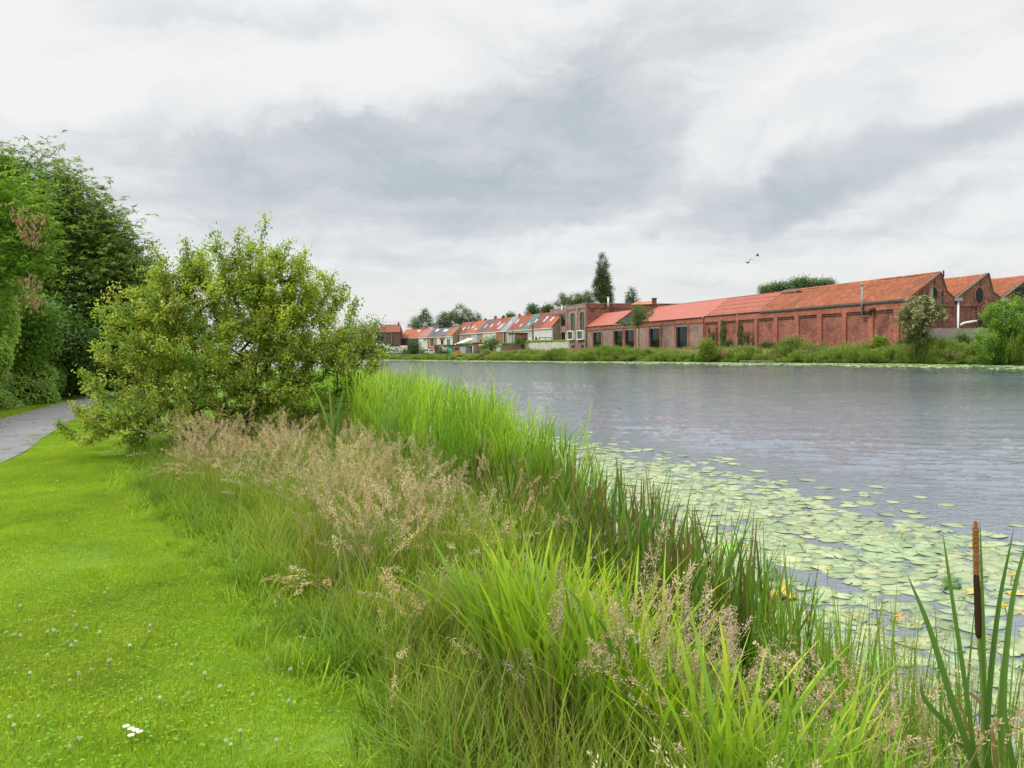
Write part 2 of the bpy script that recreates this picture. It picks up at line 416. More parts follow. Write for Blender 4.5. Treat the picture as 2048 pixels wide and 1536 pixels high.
def height(P):
    P = np.atleast_2d(P)[:, :2]
    ins = inpoly(P, water_poly)
    dn, _ = dist_line(P, near_shore); df, _ = dist_line(P, far_shore)
    hn = LAWN_Z*np.clip(dn/1.0, 0, 1)**.8
    hf = 1.0*np.clip(df/2.5, 0, 1)**.8
    far = df < dn
    h = np.where(far, hf, hn)
    w = np.clip((P[:, 1]-60)/120, 0, 1); h = np.where(far | (dn < 3), h, LAWN_Z*(1-w)+1.0*w)
    return np.where(ins, -np.clip(np.minimum(dn, df)*.8, 0, 1.2)-.02, h)
def gz(x, y): return float(height([(x, y)])[0])

# terrain sheet, finer towards the viewer
rad = np.concatenate([[0.01], np.geomspace(.5, 60, 150), np.geomspace(62, 3500, 90)])
ang = np.linspace(0, 2*math.pi, 721)[:-1]
A, RR = np.meshgrid(ang, rad)
P = np.stack([RR*np.sin(A), RR*np.cos(A)], -1).reshape(-1, 2)
Hh = height(P)
rr = np.hypot(P[:, 0], P[:, 1])
Hh += np.where(Hh > .05, .007*np.sin(P[:, 0]*1.7+1)*np.sin(P[:, 1]*1.3)*np.clip(rr/4, 0, 1), 0)
V = np.column_stack([P, Hh])
nr, na = len(rad), len(ang)
i, j = np.meshgrid(np.arange(nr-1), np.arange(na), indexing='ij')
F = np.stack([i*na+j, i*na+(j+1) % na, (i+1)*na+(j+1) % na, (i+1)*na+j], -1).reshape(-1, 4)[:, ::-1]
tag(link('ground', np_mesh('ground', V, F, None, M['ground'], True)), kind='structure')
outer = [(-2.0, 25), (1.2, 22.8), (2.7, 19.2), (4.3, 15.8), (5.6, 13.2), (6.4, 11.2), (7.0, 9.4), (8.6, 8.0), (11.5, 6.2), (15, 3.5)]
lily_poly = [(15, 2), (13, -4), (9, -3.5), (3.7, .5), (2.2, 2.1), (1.62, 3.1), (1.36, 4.2), (1.0, 5.8), (.55, 8), (.1, 10.2), (-.8, 14), (-2.6, 20)] + outer
# water sheet with real ripples, finer towards the near bank; the ripples die down among the lily pads
dyp = np.concatenate([np.arange(8, 14, 1.5), np.arange(14, 380, 1.35), np.arange(380, 1100, 3.2)])
radw = np.concatenate([[0.01, 1.2], (EYE*FP/dyp)[::-1], [460, 520]])
angw = np.concatenate([np.radians(np.arange(-180, -14, 4.)), np.radians(np.linspace(-13.5, 36.5, 640)), np.radians(np.arange(38, 180, 4.))])
Aw, Rw = np.meshgrid(angw, radw); Pw_ = np.stack([Rw*np.sin(Aw), Rw*np.cos(Aw)], -1).reshape(-1, 2)
rw = np.random.default_rng(21); hw = np.zeros(len(Pw_)); gust = .62+.38*np.sin(Pw_[:, 0]*.11+1.5*np.sin(Pw_[:, 1]*.06+1))*np.sin(Pw_[:, 1]*.09+.6+np.sin(Pw_[:, 0]*.05))
for lam in np.geomspace(.14, 1.9, 30):
    th = math.radians(rw.normal(78, 22)); kx, ky = math.cos(th)*2*math.pi/lam, math.sin(th)*2*math.pi/lam
    wob = rw.random()*6.28+1.1*np.sin(Pw_[:, 0]*1.7/lam*.3+lam*7)+.9*np.sin((Pw_[:, 1]*.9+Pw_[:, 0]*.4)/lam*.8)
    hw += .0058*(1.45 if lam < .6 else 1)*lam**1.0*(1 if lam < .8 else .55)*np.sin(Pw_[:, 0]*kx+Pw_[:, 1]*ky+wob)*(.6+.4*np.sin(Pw_[:, 0]*.7/lam*.31+Pw_[:, 1]*.23/lam+lam*9))
do_, _ = dist_line(Pw_, outer); inl = inpoly(Pw_, lily_poly); sd_ = np.where(inl, -do_, do_)
df_, _ = dist_line(Pw_, far_shore); amp = np.clip((sd_+.4)/1.8, .045, 1)*np.clip((df_-9)/6, .1, 1)*gust
Fi, Fj = np.meshgrid(np.arange(len(radw)-1), np.arange(len(angw)), indexing='ij'); nw = len(angw)
Fw = np.stack([Fi*nw+Fj, Fi*nw+(Fj+1) % nw, (Fi+1)*nw+(Fj+1) % nw, (Fi+1)*nw+Fj], -1).reshape(-1, 4)[:, ::-1]
tag(link('water', np_mesh('water', np.column_stack([Pw_, hw*amp]), Fw, None, M['water'], True)), kind='structure')
tag(MB().add([(-4000, -4000, -3), (4000, -4000, -3), (4000, 4000, -3), (-4000, 4000, -3)], [(0, 1, 2, 3)]).build('ground_far', M['ground']), kind='structure')

# asphalt path
pn = [at_z(0, 929, LAWN_Z)[:2], at_z(91, 874, LAWN_Z)[:2], at_z(152, 836, LAWN_Z)[:2]]
pn = [np.array([-3.5, -6.]), np.array([-5.6, 4.])] + pn + [np.array([-17.5, 33.]), np.array([-22, 46.])]
pf = [np.array([-7.5, -6.]), np.array([-9.3, 7.])] + [at_z(-60, 858, LAWN_Z)[:2], at_z(0, 840, LAWN_Z)[:2], at_z(90, 815, LAWN_Z)[:2], at_z(168, 795, LAWN_Z)[:2], np.array([-19.7, 35.]), np.array([-24.5, 48.])]
def resample(pts, n):
    pts = np.array(pts, float)
    # Catmull-Rom through the points
    q = np.vstack([2*pts[0]-pts[1], pts, 2*pts[-1]-pts[-2]]); out = []
    m_ = len(pts)-1
    for t in np.linspace(0, m_-1e-6, n):
        k = int(t); u = t-k; p0, p1, p2, p3 = q[k], q[k+1], q[k+2], q[k+3]
        out.append(.5*((2*p1)+(-p0+p2)*u+(2*p0-5*p1+4*p2-p3)*u*u+(-p0+3*p1-3*p2+p3)*u**3))
    return np.array(out)
A_, B_ = resample(pn, 60), resample(pf, 60)
mb = MB()
vs = [(*a, LAWN_Z+.022) for a in A_] + [(*b, LAWN_Z+.022) for b in B_]
mb.add(vs + [(v[0], v[1], LAWN_Z-.1) for v in vs], [(k, k+1, 61+k, 60+k) for k in range(59)] + [(120+k, 121+k, k+1, k) for k in range(59)] + [(60+k, 61+k, 181+k, 180+k) for k in range(59)])
tag(mb.build('path', M['asphalt']), kind='structure')
path_poly = [tuple(p) for p in A_] + [tuple(p) for p in B_[::-1]]

# ------------------------------------------------------------------ vegetation builders
def jit(c, n, amt=.15, r_=None):
    r_ = r_ or rng
    c = np.array(c, float)
    k = 1+(r_.random((n, 1))-.5)*2*amt
    hue = (r_.random((n, 1))-.5)*amt*.8
    return np.clip(c*k*(1+hue*np.array([1, 0, -.5])), 0, 1)
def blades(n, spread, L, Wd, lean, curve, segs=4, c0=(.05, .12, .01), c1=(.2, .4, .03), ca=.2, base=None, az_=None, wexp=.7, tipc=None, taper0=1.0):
    """ribbon leaves; returns V (n,k,2,3) flattened, F, C"""
    a = rng.random(n)*2*math.pi if az_ is None else az_
    if base is None:
        r_ = np.sqrt(rng.random(n))*spread; b = rng.random(n)*2*math.pi
        base = np.stack([r_*np.cos(b), r_*np.sin(b), np.zeros(n)-.03], -1)
    L = rng.uniform(L[0], L[1], n); Wd = rng.uniform(Wd[0], Wd[1], n)
    th0 = np.abs(rng.normal(0, lean, n)); th1 = th0+np.abs(rng.normal(curve, curve*.5+1e-6, n))
    k = segs+1; t = np.linspace(0, 1, k)
    th = th0[:, None]+(th1-th0)[:, None]*t[None]**1.6
    dl = L[:, None]/segs
    hx = np.cumsum(np.concatenate([np.zeros((n, 1)), np.sin((th[:, 1:]+th[:, :-1])/2)*dl], 1), 1)
    hz_ = np.cumsum(np.concatenate([np.zeros((n, 1)), np.cos((th[:, 1:]+th[:, :-1])/2)*dl], 1), 1)
    dx, dy = np.cos(a), np.sin(a)
    cen = base[:, None]+np.stack([hx*dx[:, None], hx*dy[:, None], hz_], -1)
    w = Wd[:, None]*np.clip((1-t[None]**2.2), .02, 1)**wexp*(taper0+(1-taper0)*np.clip(t[None]*4, 0, 1))/2
    ta = a+math.pi/2+rng.normal(0, .35, n)
    side = np.stack([np.cos(ta), np.sin(ta), rng.normal(0, .12, n)], -1)
    Vv = np.stack([cen-side[:, None]*w[..., None], cen+side[:, None]*w[..., None]], 2)
    idx = (np.arange(n)*k*2)[:, None]+(np.arange(segs)*2)[None]
    Fq = np.stack([idx, idx+1, idx+3, idx+2], -1).reshape(-1, 4)
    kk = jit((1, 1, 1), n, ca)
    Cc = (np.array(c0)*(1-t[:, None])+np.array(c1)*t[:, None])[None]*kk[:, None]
    if tipc is not None:
        mk = (rng.random(n) < .4)[:, None, None]*np.clip((t-.65)/.35, 0, 1)[None, :, None]
        Cc = Cc*(1-mk)+np.array(tipc)*mk
    Cc = np.repeat(Cc[:, :, None], 2, 2)
    return Vv.reshape(-1, 3), Fq, Cc.reshape(-1, 3), cen
def join(parts):
    Vs, Fs, Cs = [], [], []; b = 0
    for v, f, c in parts:
        Vs.append(v); Fs.append(f+b); Cs.append(c); b += len(v)
    return np.concatenate(Vs), np.concatenate(Fs), np.concatenate(Cs)
def leafquads(P0, D, Nn, L, Wd, C):
    """folded rhombus leaves from base P0 along D with normal Nn"""
    D = D/np.linalg.norm(D, axis=1, keepdims=True)
    S = np.cross(D, Nn); S /= np.linalg.norm(S, axis=1, keepdims=True)+1e-9
    Nn = np.cross(S, D)
    L = np.broadcast_to(L, (len(P0),))[:, None]; Wd = np.broadcast_to(Wd, (len(P0),))[:, None]
    mid = P0+D*L*.45
    v = np.stack([P0, mid+S*Wd*.5+Nn*Wd*.12, P0+D*L-Nn*L*.08, mid-S*Wd*.5+Nn*Wd*.12], 1)
    f = np.arange(len(P0)*4).reshape(-1, 4)
    return v.reshape(-1, 3), f, np.repeat(C, 4, 0)
def seedheads(n, spread, L, lean, curve, head=.22, nsp=60, size=.012, rad_=.035, c=(.48, .34, .24), stemc=(.16, .17, .05), nod=.5, stemw=.003):
    v, f, cc, cen = blades(n, spread, L, (stemw, stemw*1.3), lean, curve, 6, stemc, tuple(.5*a+.5*b for a, b in zip(stemc, c)), .15, wexp=.1)
    parts = [(v, f, cc)]
    tt = rng.beta(1.3, 1.0, (n, nsp))*head+(1-head)
    x = tt*6; k = np.clip(x.astype(int), 0, 5); u = (x-k)[..., None]
    ii = np.arange(n)[:, None]
    p = cen[ii, k]*(1-u)+cen[ii, k+1]*u; d = cen[ii, k+1]-cen[ii, k]
    d /= np.linalg.norm(d, axis=-1, keepdims=True)
    env = np.sin(np.clip((tt-(1-head))/head, .05, .97)*math.pi)**.6
    off = rng.normal(0, 1, (n, nsp, 3)); off /= np.linalg.norm(off, axis=-1, keepdims=True)
    offl = rng.random((n, nsp, 1))**.6*rad_*env[..., None]
    q = p+off*offl
    D = d*1.0+off*.8+rng.normal(0, .25, (n, nsp, 3)); D[..., 2] -= nod*offl[..., 0]/rad_*.4
    C = jit((1, 1, 1), n*nsp, .3)*np.repeat(jit(c, n, .22), nsp, 0)
    a = leafquads(q.reshape(-1, 3), D.reshape(-1, 3), rng.normal(0, 1, (n*nsp, 3)), rng.uniform(size*.7, size*1.5, n*nsp), size*.45, C)
    parts.append(a)
    return join(parts)
def gn_scatter(name, src, pts, rot, scl, label=None, cat=None):
    me = bpy.data.meshes.new(name); n = len(pts)
    me.vertices.add(n); me.vertices.foreach_set('co', np.asarray(pts, np.float32).ravel())
    a = me.attributes.new('rot', 'FLOAT_VECTOR', 'POINT'); a.data.foreach_set('vector', np.asarray(rot, np.float32).ravel())
    a = me.attributes.new('scl', 'FLOAT_VECTOR', 'POINT'); a.data.foreach_set('vector', np.asarray(scl, np.float32).ravel())
    o = link(name, me)
    ng = bpy.data.node_groups.new('scatter', 'GeometryNodeTree')
    ng.interface.new_socket('Geometry', in_out='INPUT', socket_type='NodeSocketGeometry')
    ng.interface.new_socket('Geometry', in_out='OUTPUT', socket_type='NodeSocketGeometry')
    gi = ng.nodes.new('NodeGroupInput'); go = ng.nodes.new('NodeGroupOutput')
    oi = ng.nodes.new('GeometryNodeObjectInfo'); oi.inputs['Object'].default_value = src; oi.inputs['As Instance'].default_value = True
    ip = ng.nodes.new('GeometryNodeInstanceOnPoints')
    ra = ng.nodes.new('GeometryNodeInputNamedAttribute'); ra.data_type = 'FLOAT_VECTOR'; ra.inputs['Name'].default_value = 'rot'
    sa = ng.nodes.new('GeometryNodeInputNamedAttribute'); sa.data_type = 'FLOAT_VECTOR'; sa.inputs['Name'].default_value = 'scl'
    er = ng.nodes.new('FunctionNodeEulerToRotation')
    ng.links.new(gi.outputs[0], ip.inputs['Points']); ng.links.new(oi.outputs['Geometry'], ip.inputs['Instance'])
    ng.links.new(ra.outputs[0], er.inputs[0]); ng.links.new(er.outputs[0], ip.inputs['Rotation']); ng.links.new(sa.outputs[0], ip.inputs['Scale'])
    ng.links.new(ip.outputs[0], go.inputs[0])
    md = o.modifiers.new('scatter', 'NODES'); md.node_group = ng
    return tag(o, label, cat, kind='stuff')
def stuff_scatter(name, geo, pts, scale=(.8, 1.25), tilt=.12, mat_='veg', label=None, zs=None):
    """pts (n,3): the first point carries the real tuft, the others repeat it turned and scaled"""
    v, f, c = geo; pts = np.asarray(pts, float)
    if len(pts) == 0: return
    src = link(name, np_mesh(name, v, f, c, M[mat_]))
    src.location = pts[0]; tag(src, label, None, kind='stuff')
    n = len(pts)-1
    if n < 1: return src
    rot = np.stack([rng.normal(0, tilt, n), rng.normal(0, tilt, n), rng.random(n)*2*math.pi], -1)
    s = rng.uniform(scale[0], scale[1], n); s = np.stack([s, s, s*(1 if zs is None else zs[1:])], -1)
    gn_scatter(name, src, pts[1:], rot, s, label)
    return src
def on_ground(P):
    return np.column_stack([P, height(P)])
def pts_in(n, x0, x1, y0, y1, test):
    P = np.column_stack([rng.uniform(x0, x1, n), rng.uniform(y0, y1, n)])
    return P[test(P)]

# skeleton grown towards attractor points
def tree_geo(base, trunk_top, attr, r_tip, nudge=.12, exp=2.4, step=None, sides=5, lean=(0, 0)):
    base = np.array(base, float); tt_ = np.array(trunk_top, float)
    nodes = [base+(tt_-base)*t+np.array([rng.normal(0, .015), rng.normal(0, .015), 0])*np.linalg.norm(tt_-base)*(t > 0) for t in np.linspace(0, 1, 5)]
    par = [-1, 0, 1, 2, 3]
    H = np.linalg.norm(np.ptp(attr, axis=0)); step = step or H*.06
    order = np.argsort(np.linalg.norm(attr-tt_, axis=1))
    N_ = np.empty((len(attr)*12+10, 3)); nn = 5; N_[:5] = nodes; tips = []
    for k in order:
        a = attr[k]; d = np.linalg.norm(N_[2:nn]-a, axis=1)
        # prefer parents lower than the tip
        cost = d+np.clip(N_[2:nn, 2]-a[2], 0, 9)*.6
        j = int(np.argmin(cost))+2; L = np.linalg.norm(a-N_[j]); m_ = max(1, min(10, int(L/step)))
        p = j; P0 = N_[j].copy()
        for s in range(1, m_+1):
            t = s/m_; q = P0+(a-P0)*t
            if s < m_: q = q+rng.normal(0, nudge*L/m_, 3)+np.array([0, 0, L*.06*math.sin(math.pi*t)])
            N_[nn] = q; par.append(p); p = nn; nn += 1
        tips.append(p)
    N_ = N_[:nn]; par = np.array(par)
    acc_ = np.zeros(nn); child = np.zeros(nn)
    rr_ = np.zeros(nn)
    for k in range(nn-1, 0, -1):
        rr_[k] = max(r_tip, acc_[k]**(1/exp)); acc_[par[k]] += rr_[k]**exp
    rr_[0] = acc_[0]**(1/exp)*1.25
    a, b = N_[par[1:]], N_[1:]; ra, rb = np.minimum(rr_[par[1:]], rr_[1:]*1.6), rr_[1:]
    d = b-a; d /= np.linalg.norm(d, axis=1, keepdims=True)+1e-9
    t = np.cross(d, np.array([.31, .17, .93])); t /= np.linalg.norm(t, axis=1, keepdims=True)+1e-9; w = np.cross(d, t)
    an = np.arange(sides)*2*math.pi/sides
    ring = t[:, None]*np.cos(an)[None, :, None]+w[:, None]*np.sin(an)[None, :, None]
    Vv = np.concatenate([a[:, None]+ring*ra[:, None, None], b[:, None]+ring*rb[:, None, None]], 1)
    i0 = (np.arange(len(a))*2*sides)[:, None]; q = np.arange(sides)
    Ff = np.stack([i0+q, i0+(q+1) % sides, i0+sides+(q+1) % sides, i0+sides+q], -1).reshape(-1, 4)
    return Vv.reshape(-1, 3), Ff, N_, par, np.array(tips)
def in_ellipsoids(ell, n, shell=.0):
    """random points in a union of ellipsoids (cx,cy,cz,rx,ry,rz[,weight])"""
    w = np.array([e[3]*e[4]*e[5]*(e[6] if len(e) > 6 else 1) for e in ell]); w = w/w.sum()
    out = []
    for e, k in zip(ell, rng.multinomial(n, w)):
        d = rng.normal(0, 1, (k, 3)); d /= np.linalg.norm(d, axis=1, keepdims=True)
        r_ = (shell+(1-shell)*rng.random((k, 1)))**(1/2.4)
        out.append(np.array(e[:3])+d*r_*np.array(e[3:6]))
    return np.concatenate(out)
def make_tree(name, label, cat, base, ell, n_attr, per, leaf, cols, trunk_top=None, group=None, spread=None, r_tip=.01, crown='crown', bark='bark', shell=.35, style='random', extra=None, sides=5, lw=.5, trunk_name='trunk', clump=.35):
    base = np.array(base, float)
    t = thing(name, label, cat, base, group)
    attr = in_ellipsoids(ell, n_attr, shell)
    if extra is not None: attr = np.concatenate([attr, extra])
    attr = attr[attr[:, 2] > base[2]+.1]
    cen = attr.mean(0)
    tt_ = np.array(trunk_top) if trunk_top is not None else base*.4+cen*.6
    v, f, N_, par, tips = tree_geo(base, tt_, attr, r_tip, sides=sides)
    link(trunk_name, np_mesh(trunk_name, v, f, None, M[bark], True), t)
    spread = spread or leaf*2.5
    T = N_[tips]; out = T-N_[par[tips]]; out /= np.linalg.norm(out, axis=1, keepdims=True)+1e-9
    k = len(T); cl = jit((1, 1, 1), k, clump)
    cols = np.array(cols); pick = rng.integers(0, len(cols), k)
    n = k*per
    Tp = np.repeat(T, per, 0); O = np.repeat(out, per, 0)
    if style == 'rosette':
        a = rng.random(n)*2*math.pi; D = np.stack([np.cos(a), np.sin(a), rng.normal(-.25, .35, n)], -1)+O*.35
        P0 = Tp+rng.normal(0, spread, (n, 3))*np.array([1, 1, .7]); 
        # leaves of one shoot radiate from one point: snap to a few shoot tips per attractor
        sh = np.repeat(np.arange(k*max(1, per//8)), 8)[:n] if per >= 8 else np.arange(n)
        cent = T[np.minimum(sh//max(1, per//8), k-1)]+rng.normal(0, spread, (sh.max()+1, 3))[sh]
        P0 = cent[:n] if len(cent) >= n else np.concatenate([cent, P0[len(cent):]])
        Nn = np.stack([rng.normal(0, .3, n), rng.normal(0, .3, n), np.ones(n)], -1)
    else:
        u = rng.random((n, 1)); back = np.repeat(N_[par[tips]], per, 0)
        P0 = Tp*(1-u*.8)+back*u*.8+rng.normal(0, spread, (n, 3))*np.array([1, 1, .85])
        D = rng.normal(0, 1, (n, 3))+O*.8+np.array([0, 0, -.1]); Nn = np.stack([rng.normal(0, .6, n), rng.normal(0, .6, n), np.ones(n)], -1)
    C = np.repeat(cols[pick]*cl, per, 0)*jit((1, 1, 1), n, .18)
    v, f, c = leafquads(P0, D, Nn, rng.uniform(leaf*.7, leaf*1.3, n), leaf*lw, C)
    v[:, 2] = np.maximum(v[:, 2], base[2]+.02)
    o = link(crown, np_mesh(crown, v, f, c, M['leaf']), t)
    return t, T

# ================================================================== large structure: the brick works across the water
ZE = 7.8                                   # eaves level above the water
Pc = at_z(1819, 597.5, ZE)[:2]; Pt = at_z(1176, 652.8, ZE)[:2]
uf = (Pt-Pc)/np.linalg.norm(Pt-Pc); nf = np.array([-uf[1], uf[0]])
if nf@(-Pc) < 0: nf = -nf                  # facade normal looks towards the water
FB = Frame(Pc, uf, nf)
GB = Frame(Pc, -nf, -uf)                   # gable plane: s runs away from the corner, o towards the viewer
def S(px, py=640, o=0, fr=FB): return fr.hit(px, py, o)[0]
GBASE = .9
def extrude_u(mb, a, b, s0, s1):
    """sheet from gable-plane point a=(g,z) to b, along the facade from s0 to s1"""
    return mb.add([FB.pt(s0, -a[0], a[1]), FB.pt(s1, -a[0], a[1]), FB.pt(s1, -b[0], b[1]), FB.pt(s0, -b[0], b[1])], [(0, 1, 2, 3)])
# gable profile measured in the gable plane
g_peak = GB.hit(1881.5, 545.5); g_valley = GB.hit(1911, 598); g_mid = GB.hit(1893.5, 583)
g_peak2 = GB.hit(1977, 546.5); g_mid2 = GB.hit(1985.5, 584); g_val2 = GB.hit(2004, 597.5)
per_ = g_peak2[0]-g_peak[0]
RIDGE = g_peak
print('building', Pc, Pt, 'peak', g_peak, g_valley, g_peak2, 'len', np.linalg.norm(Pt-Pc))
prof1 = [(0, ZE), g_peak, g_mid, g_valley]
prof2 = [g_valley, g_peak2, g_mid2, g_val2]
prof3 = [(p[0]+per_, p[1]) for p in prof2]
prof3[0] = g_val2
def rlift(p, d=.06): return (p[0], p[1]+d)

works = thing('brick_works_hall', 'long red brick works hall with saw-tooth gables and orange pantile roofs behind the far bank', 'factory', FB.pt(0, 0, GBASE))
s4, s3, s2 = S(1525, 622), S(1411.5, 636), S(1270, 646)
sEnd = S(1174, 653)
hall_end = s3
# long wall with pilasters (red part)
bays = [(1411.9, 1439), (1448, 1474), (1479, 1511), (1517, 1550), (1557, 1592), (1600, 1637), (1646, 1687), (1695, 1739), (1749, 1790), (1801, 1819.5)]
mb = MB(); FB.box(mb, .0, s3, -.45, -.0, GBASE-.4, ZE-.25); mb.build('wall', M['brick_red'], works)
zt = ZE-1.15
pil = []
edges = []
for a, b in bays:
    edges.append((S(b, 640), S(a, 640)))
edges.sort()
cur = 0.0
for a, b in edges:
    if a > cur+.05: pil.append((cur, a))
    cur = b
if cur < s3-.05: pil.append((cur, s3))
pil.append((0, .5))
for a, b in pil:
    mb = MB(); FB.box(mb, a, b, .0, .27, GBASE-.4, zt+.0); mb.build('pilaster', M['brick_pilaster'], works)
mb = MB(); FB.box(mb, 0, s3, .0, .273, zt, ZE-.22); mb.build('frieze', M['brick_pilaster'], works)
for a, b in edges:          # corbel course under the frieze in each bay
    if b-a > .6:
        mb = MB(); FB.box(mb, a, b, .0, .14, zt-.32, zt-.003); mb.build('corbel', M['brick_dark'], works)
mb = MB(); FB.box(mb, -.1, s4, .28, .52, ZE-.20, ZE+.06); FB.box(mb, -.1, s4, .278, .38, ZE-.36, ZE-.2); mb.build('gutter', M['zinc_old'], works)
mb = MB(); FB.box(mb, s4+.02, s3, .28, .40, ZE-.15, ZE+.02); mb.build('gutter', M['dark_metal'], works)

# pantile roof of the first tooth: every tile wave and course is modelled, all joined
def tile_sheet(name, a, b, s0, s1, parent, pitch=.26, course=.36, amp=.035, matn='pantile', sag=.05):
    ns = int((s1-s0)/pitch); Ls = math.hypot(b[0]-a[0], b[1]-a[1]); nc = int(Ls/course)
    ks = 4; sx = np.linspace(s0, s1, ns*ks+1); prof = amp*np.cos(np.arange(ns*ks+1)*2*math.pi/ks)
    up_ = np.array([-(b[1]-a[1])*-1, 0.]); 
    dirg = np.array([(b[0]-a[0])/Ls, (b[1]-a[1])/Ls]); nor = np.array([-dirg[1], dirg[0]])
    if nor[1] < 0: nor = -nor
    rows = []
    for c_ in range(nc):
        for q, lift in ((0, .05), (1, .012)):
            t = (c_+q)*course*(Ls/(nc*course)); rows.append((t, lift))
    rows = np.array(rows)
    u_, t_ = np.meshgrid(sx, rows[:, 0], indexing='ij'); lf = np.broadcast_to(rows[:, 1][None], u_.shape)+prof[:, None]
    lf = lf+sag*np.sin(u_*.31)*np.sin(t_*.7)+.02*np.sin(u_*1.3+t_)
    tw = rng.normal(0, .012, (ns*ks+1, len(rows)//2)); lf = lf+np.repeat(tw, 2, 1)
    g = a[0]+dirg[0]*t_+nor[0]*lf; z = a[1]+dirg[1]*t_+nor[1]*lf
    Pw = FB.P[None, None]+u_[..., None]*FB.u-g[..., None]*FB.n+np.stack([0*z, 0*z, z], -1)
    n0, n1_ = u_.shape; i_, j_ = np.meshgrid(np.arange(n0-1), np.arange(n1_-1), indexing='ij')
    Fq = np.stack([i_*n1_+j_, (i_+1)*n1_+j_, (i_+1)*n1_+j_+1, i_*n1_+j_+1], -1).reshape(-1, 4)
    me = np_mesh(name, Pw.reshape(-1, 3), Fq, None, M[matn], True)
    o = link(name, me, parent); o['kind'] = 'stuff'; return o
def pantile_geo(N):
    g = N.n('ShaderNodeNewGeometry').outputs['Position']
    a = N.noise(g, .35, 7, .7, .8); b = N.noise(g, 3.2, 5, .7); v = N.n('ShaderNodeTexVoronoi'); v.inputs['Scale'].default_value = 3.4; N.l(g, v.inputs['Vector'])
    sp = N.n('ShaderNodeSeparateColor'); N.l(v.outputs['Color'], sp.inputs[0])
    c = N.mix(sp.outputs[0], (.38, .13, .07), (.60, .215, .11))
    c = N.mix(N.ramp(a, [(.42, 0.), (.64, .75)]), c, (.24, .115, .075))
    c = N.mix(N.ramp(b, [(.52, 0.), (.75, .45)]), c, (.28, .12, .07))
    return principled(N, c, .85, spec=.25)
M['pantile_geo'] = mat('clay_pantiles', pantile_geo)
tile_sheet('roof_tiles', rlift((-.35, ZE-.18), .1), rlift(RIDGE, .02), -.05, s4+1.3, works, matn='pantile_geo', sag=.07)
mb = MB(); extrude_u(mb, (-.3, ZE-.2), RIDGE, 0, s4+1); mb.build('roof', M['rust'], works)
# ridge cap and broken patch near its far end
for k in range(int((s4+1)/.5)):
    if k*0.5 > s4-1.2: continue
    c0 = FB.pt(k*.5, -RIDGE[0], RIDGE[1]+.05); c1 = FB.pt(k*.5+.46, -RIDGE[0], RIDGE[1]+.08+random.uniform(-.01, .02))
    if k == 0: rb = MB()
    rb.tube(c0, c1, .13, 6, .15)
o = rb.build('ridge_tiles', M['pantile_geo'], works, True); o['kind'] = 'stuff'
mb = MB(); q = s4-.6
mb.add([FB.pt(q-2.3, -RIDGE[0]+.9, RIDGE[1]-.30), FB.pt(q+1.6, -RIDGE[0]+.7, RIDGE[1]-.22), FB.pt(q+1.9, -RIDGE[0]-.1, RIDGE[1]+.34), FB.pt(q-2.6, -RIDGE[0]-.2, RIDGE[1]+.18), FB.pt(q-.4, -RIDGE[0]+.2, RIDGE[1]+.30)], [(0, 1, 4), (1, 2, 4), (2, 3, 4), (3, 0, 4)])
mb.build('lifted_roofing_sheet', M['rust'], works)
mb = MB(); FB.box(mb, s4-4.4, s4-3.4, -RIDGE[0]+.5, -RIDGE[0]+1.1, RIDGE[1]-.42, RIDGE[1]-.26); mb.build('roof_hole', M['dark_metal'], works)

# worn sheet-metal roof (courses across) and the refurbished roof (standing seams)
dirg = np.array([RIDGE[0]+.3, RIDGE[1]-(ZE-.15)]); Lr = np.linalg.norm(dirg); dirg = dirg/Lr; nrg = np.array([-dirg[1], dirg[0]])
def panel(name, s0, s1, t0, t1, lift, th, parent, m_, skew0=0, skew1=0):
    def pt(s_, t_, l_):
        g = -.3+dirg[0]*t_+nrg[0]*l_; z = ZE-.15+dirg[1]*t_+nrg[1]*l_; return FB.pt(s_, -g, z)
    b = MB(); b.hexa([pt(s1, t0, lift), pt(s0, t0, lift), pt(s0, t1, lift), pt(s1, t1, lift), pt(s1, t0, lift+th), pt(s0, t0, lift+th), pt(s0, t1, lift+th), pt(s1, t1, lift+th)])
    return b.build(name, M[m_], parent)
nrow = 9; w_ = Lr/nrow
for r_ in range(nrow):
    x = s4+.9
    k = 0
    while x < s3-.3:
        L_ = min((3.6 if (k or r_ % 2) else 1.9), s3-x)
        panel('roof_panel', x+.015, x+L_-.015, r_*w_-.03, (r_+1)*w_+.04, .05+.035*(r_ % 2)+random.uniform(0, .012), .03, works, 'metal_red2'); x += L_; k += 1
reno = thing('refurbished_brick_wing', 'low brown brick wing with tall dark glazed doors and smooth red sheet roof', 'building', FB.pt(s3, 0, GBASE))
npan = int((s3-s2)/1.15)
for k in range(npan):
    a = s3+(s2-s3)*0
for k in range(int((s2-s3)/1.2)):
    w1_ = (s2-s3)/int((s2-s3)/1.2); panel('roof_panel', s3+k*w1_+.05, s3+(k+1)*w1_-.05, -.05, Lr+.04, .06, .04, reno, 'metal_red')
    panel('seam', s3+k*w1_-.045, s3+k*w1_+.045, -.05, Lr+.03, .0, .05, reno, 'metal_red2')
s1v = S(1229.5, 648.8)
for k in range(int((sEnd-s1v)/1.2)):
    w1_ = (sEnd-s1v)/int((sEnd-s1v)/1.2); panel('roof_panel', s1v+k*w1_+.05, s1v+(k+1)*w1_-.05, -.05, Lr+.04, .06, .04, reno, 'metal_red')
    panel('seam', s1v+k*w1_-.045, s1v+k*w1_+.045, -.05, Lr+.03, .0, .05, reno, 'metal_red2')
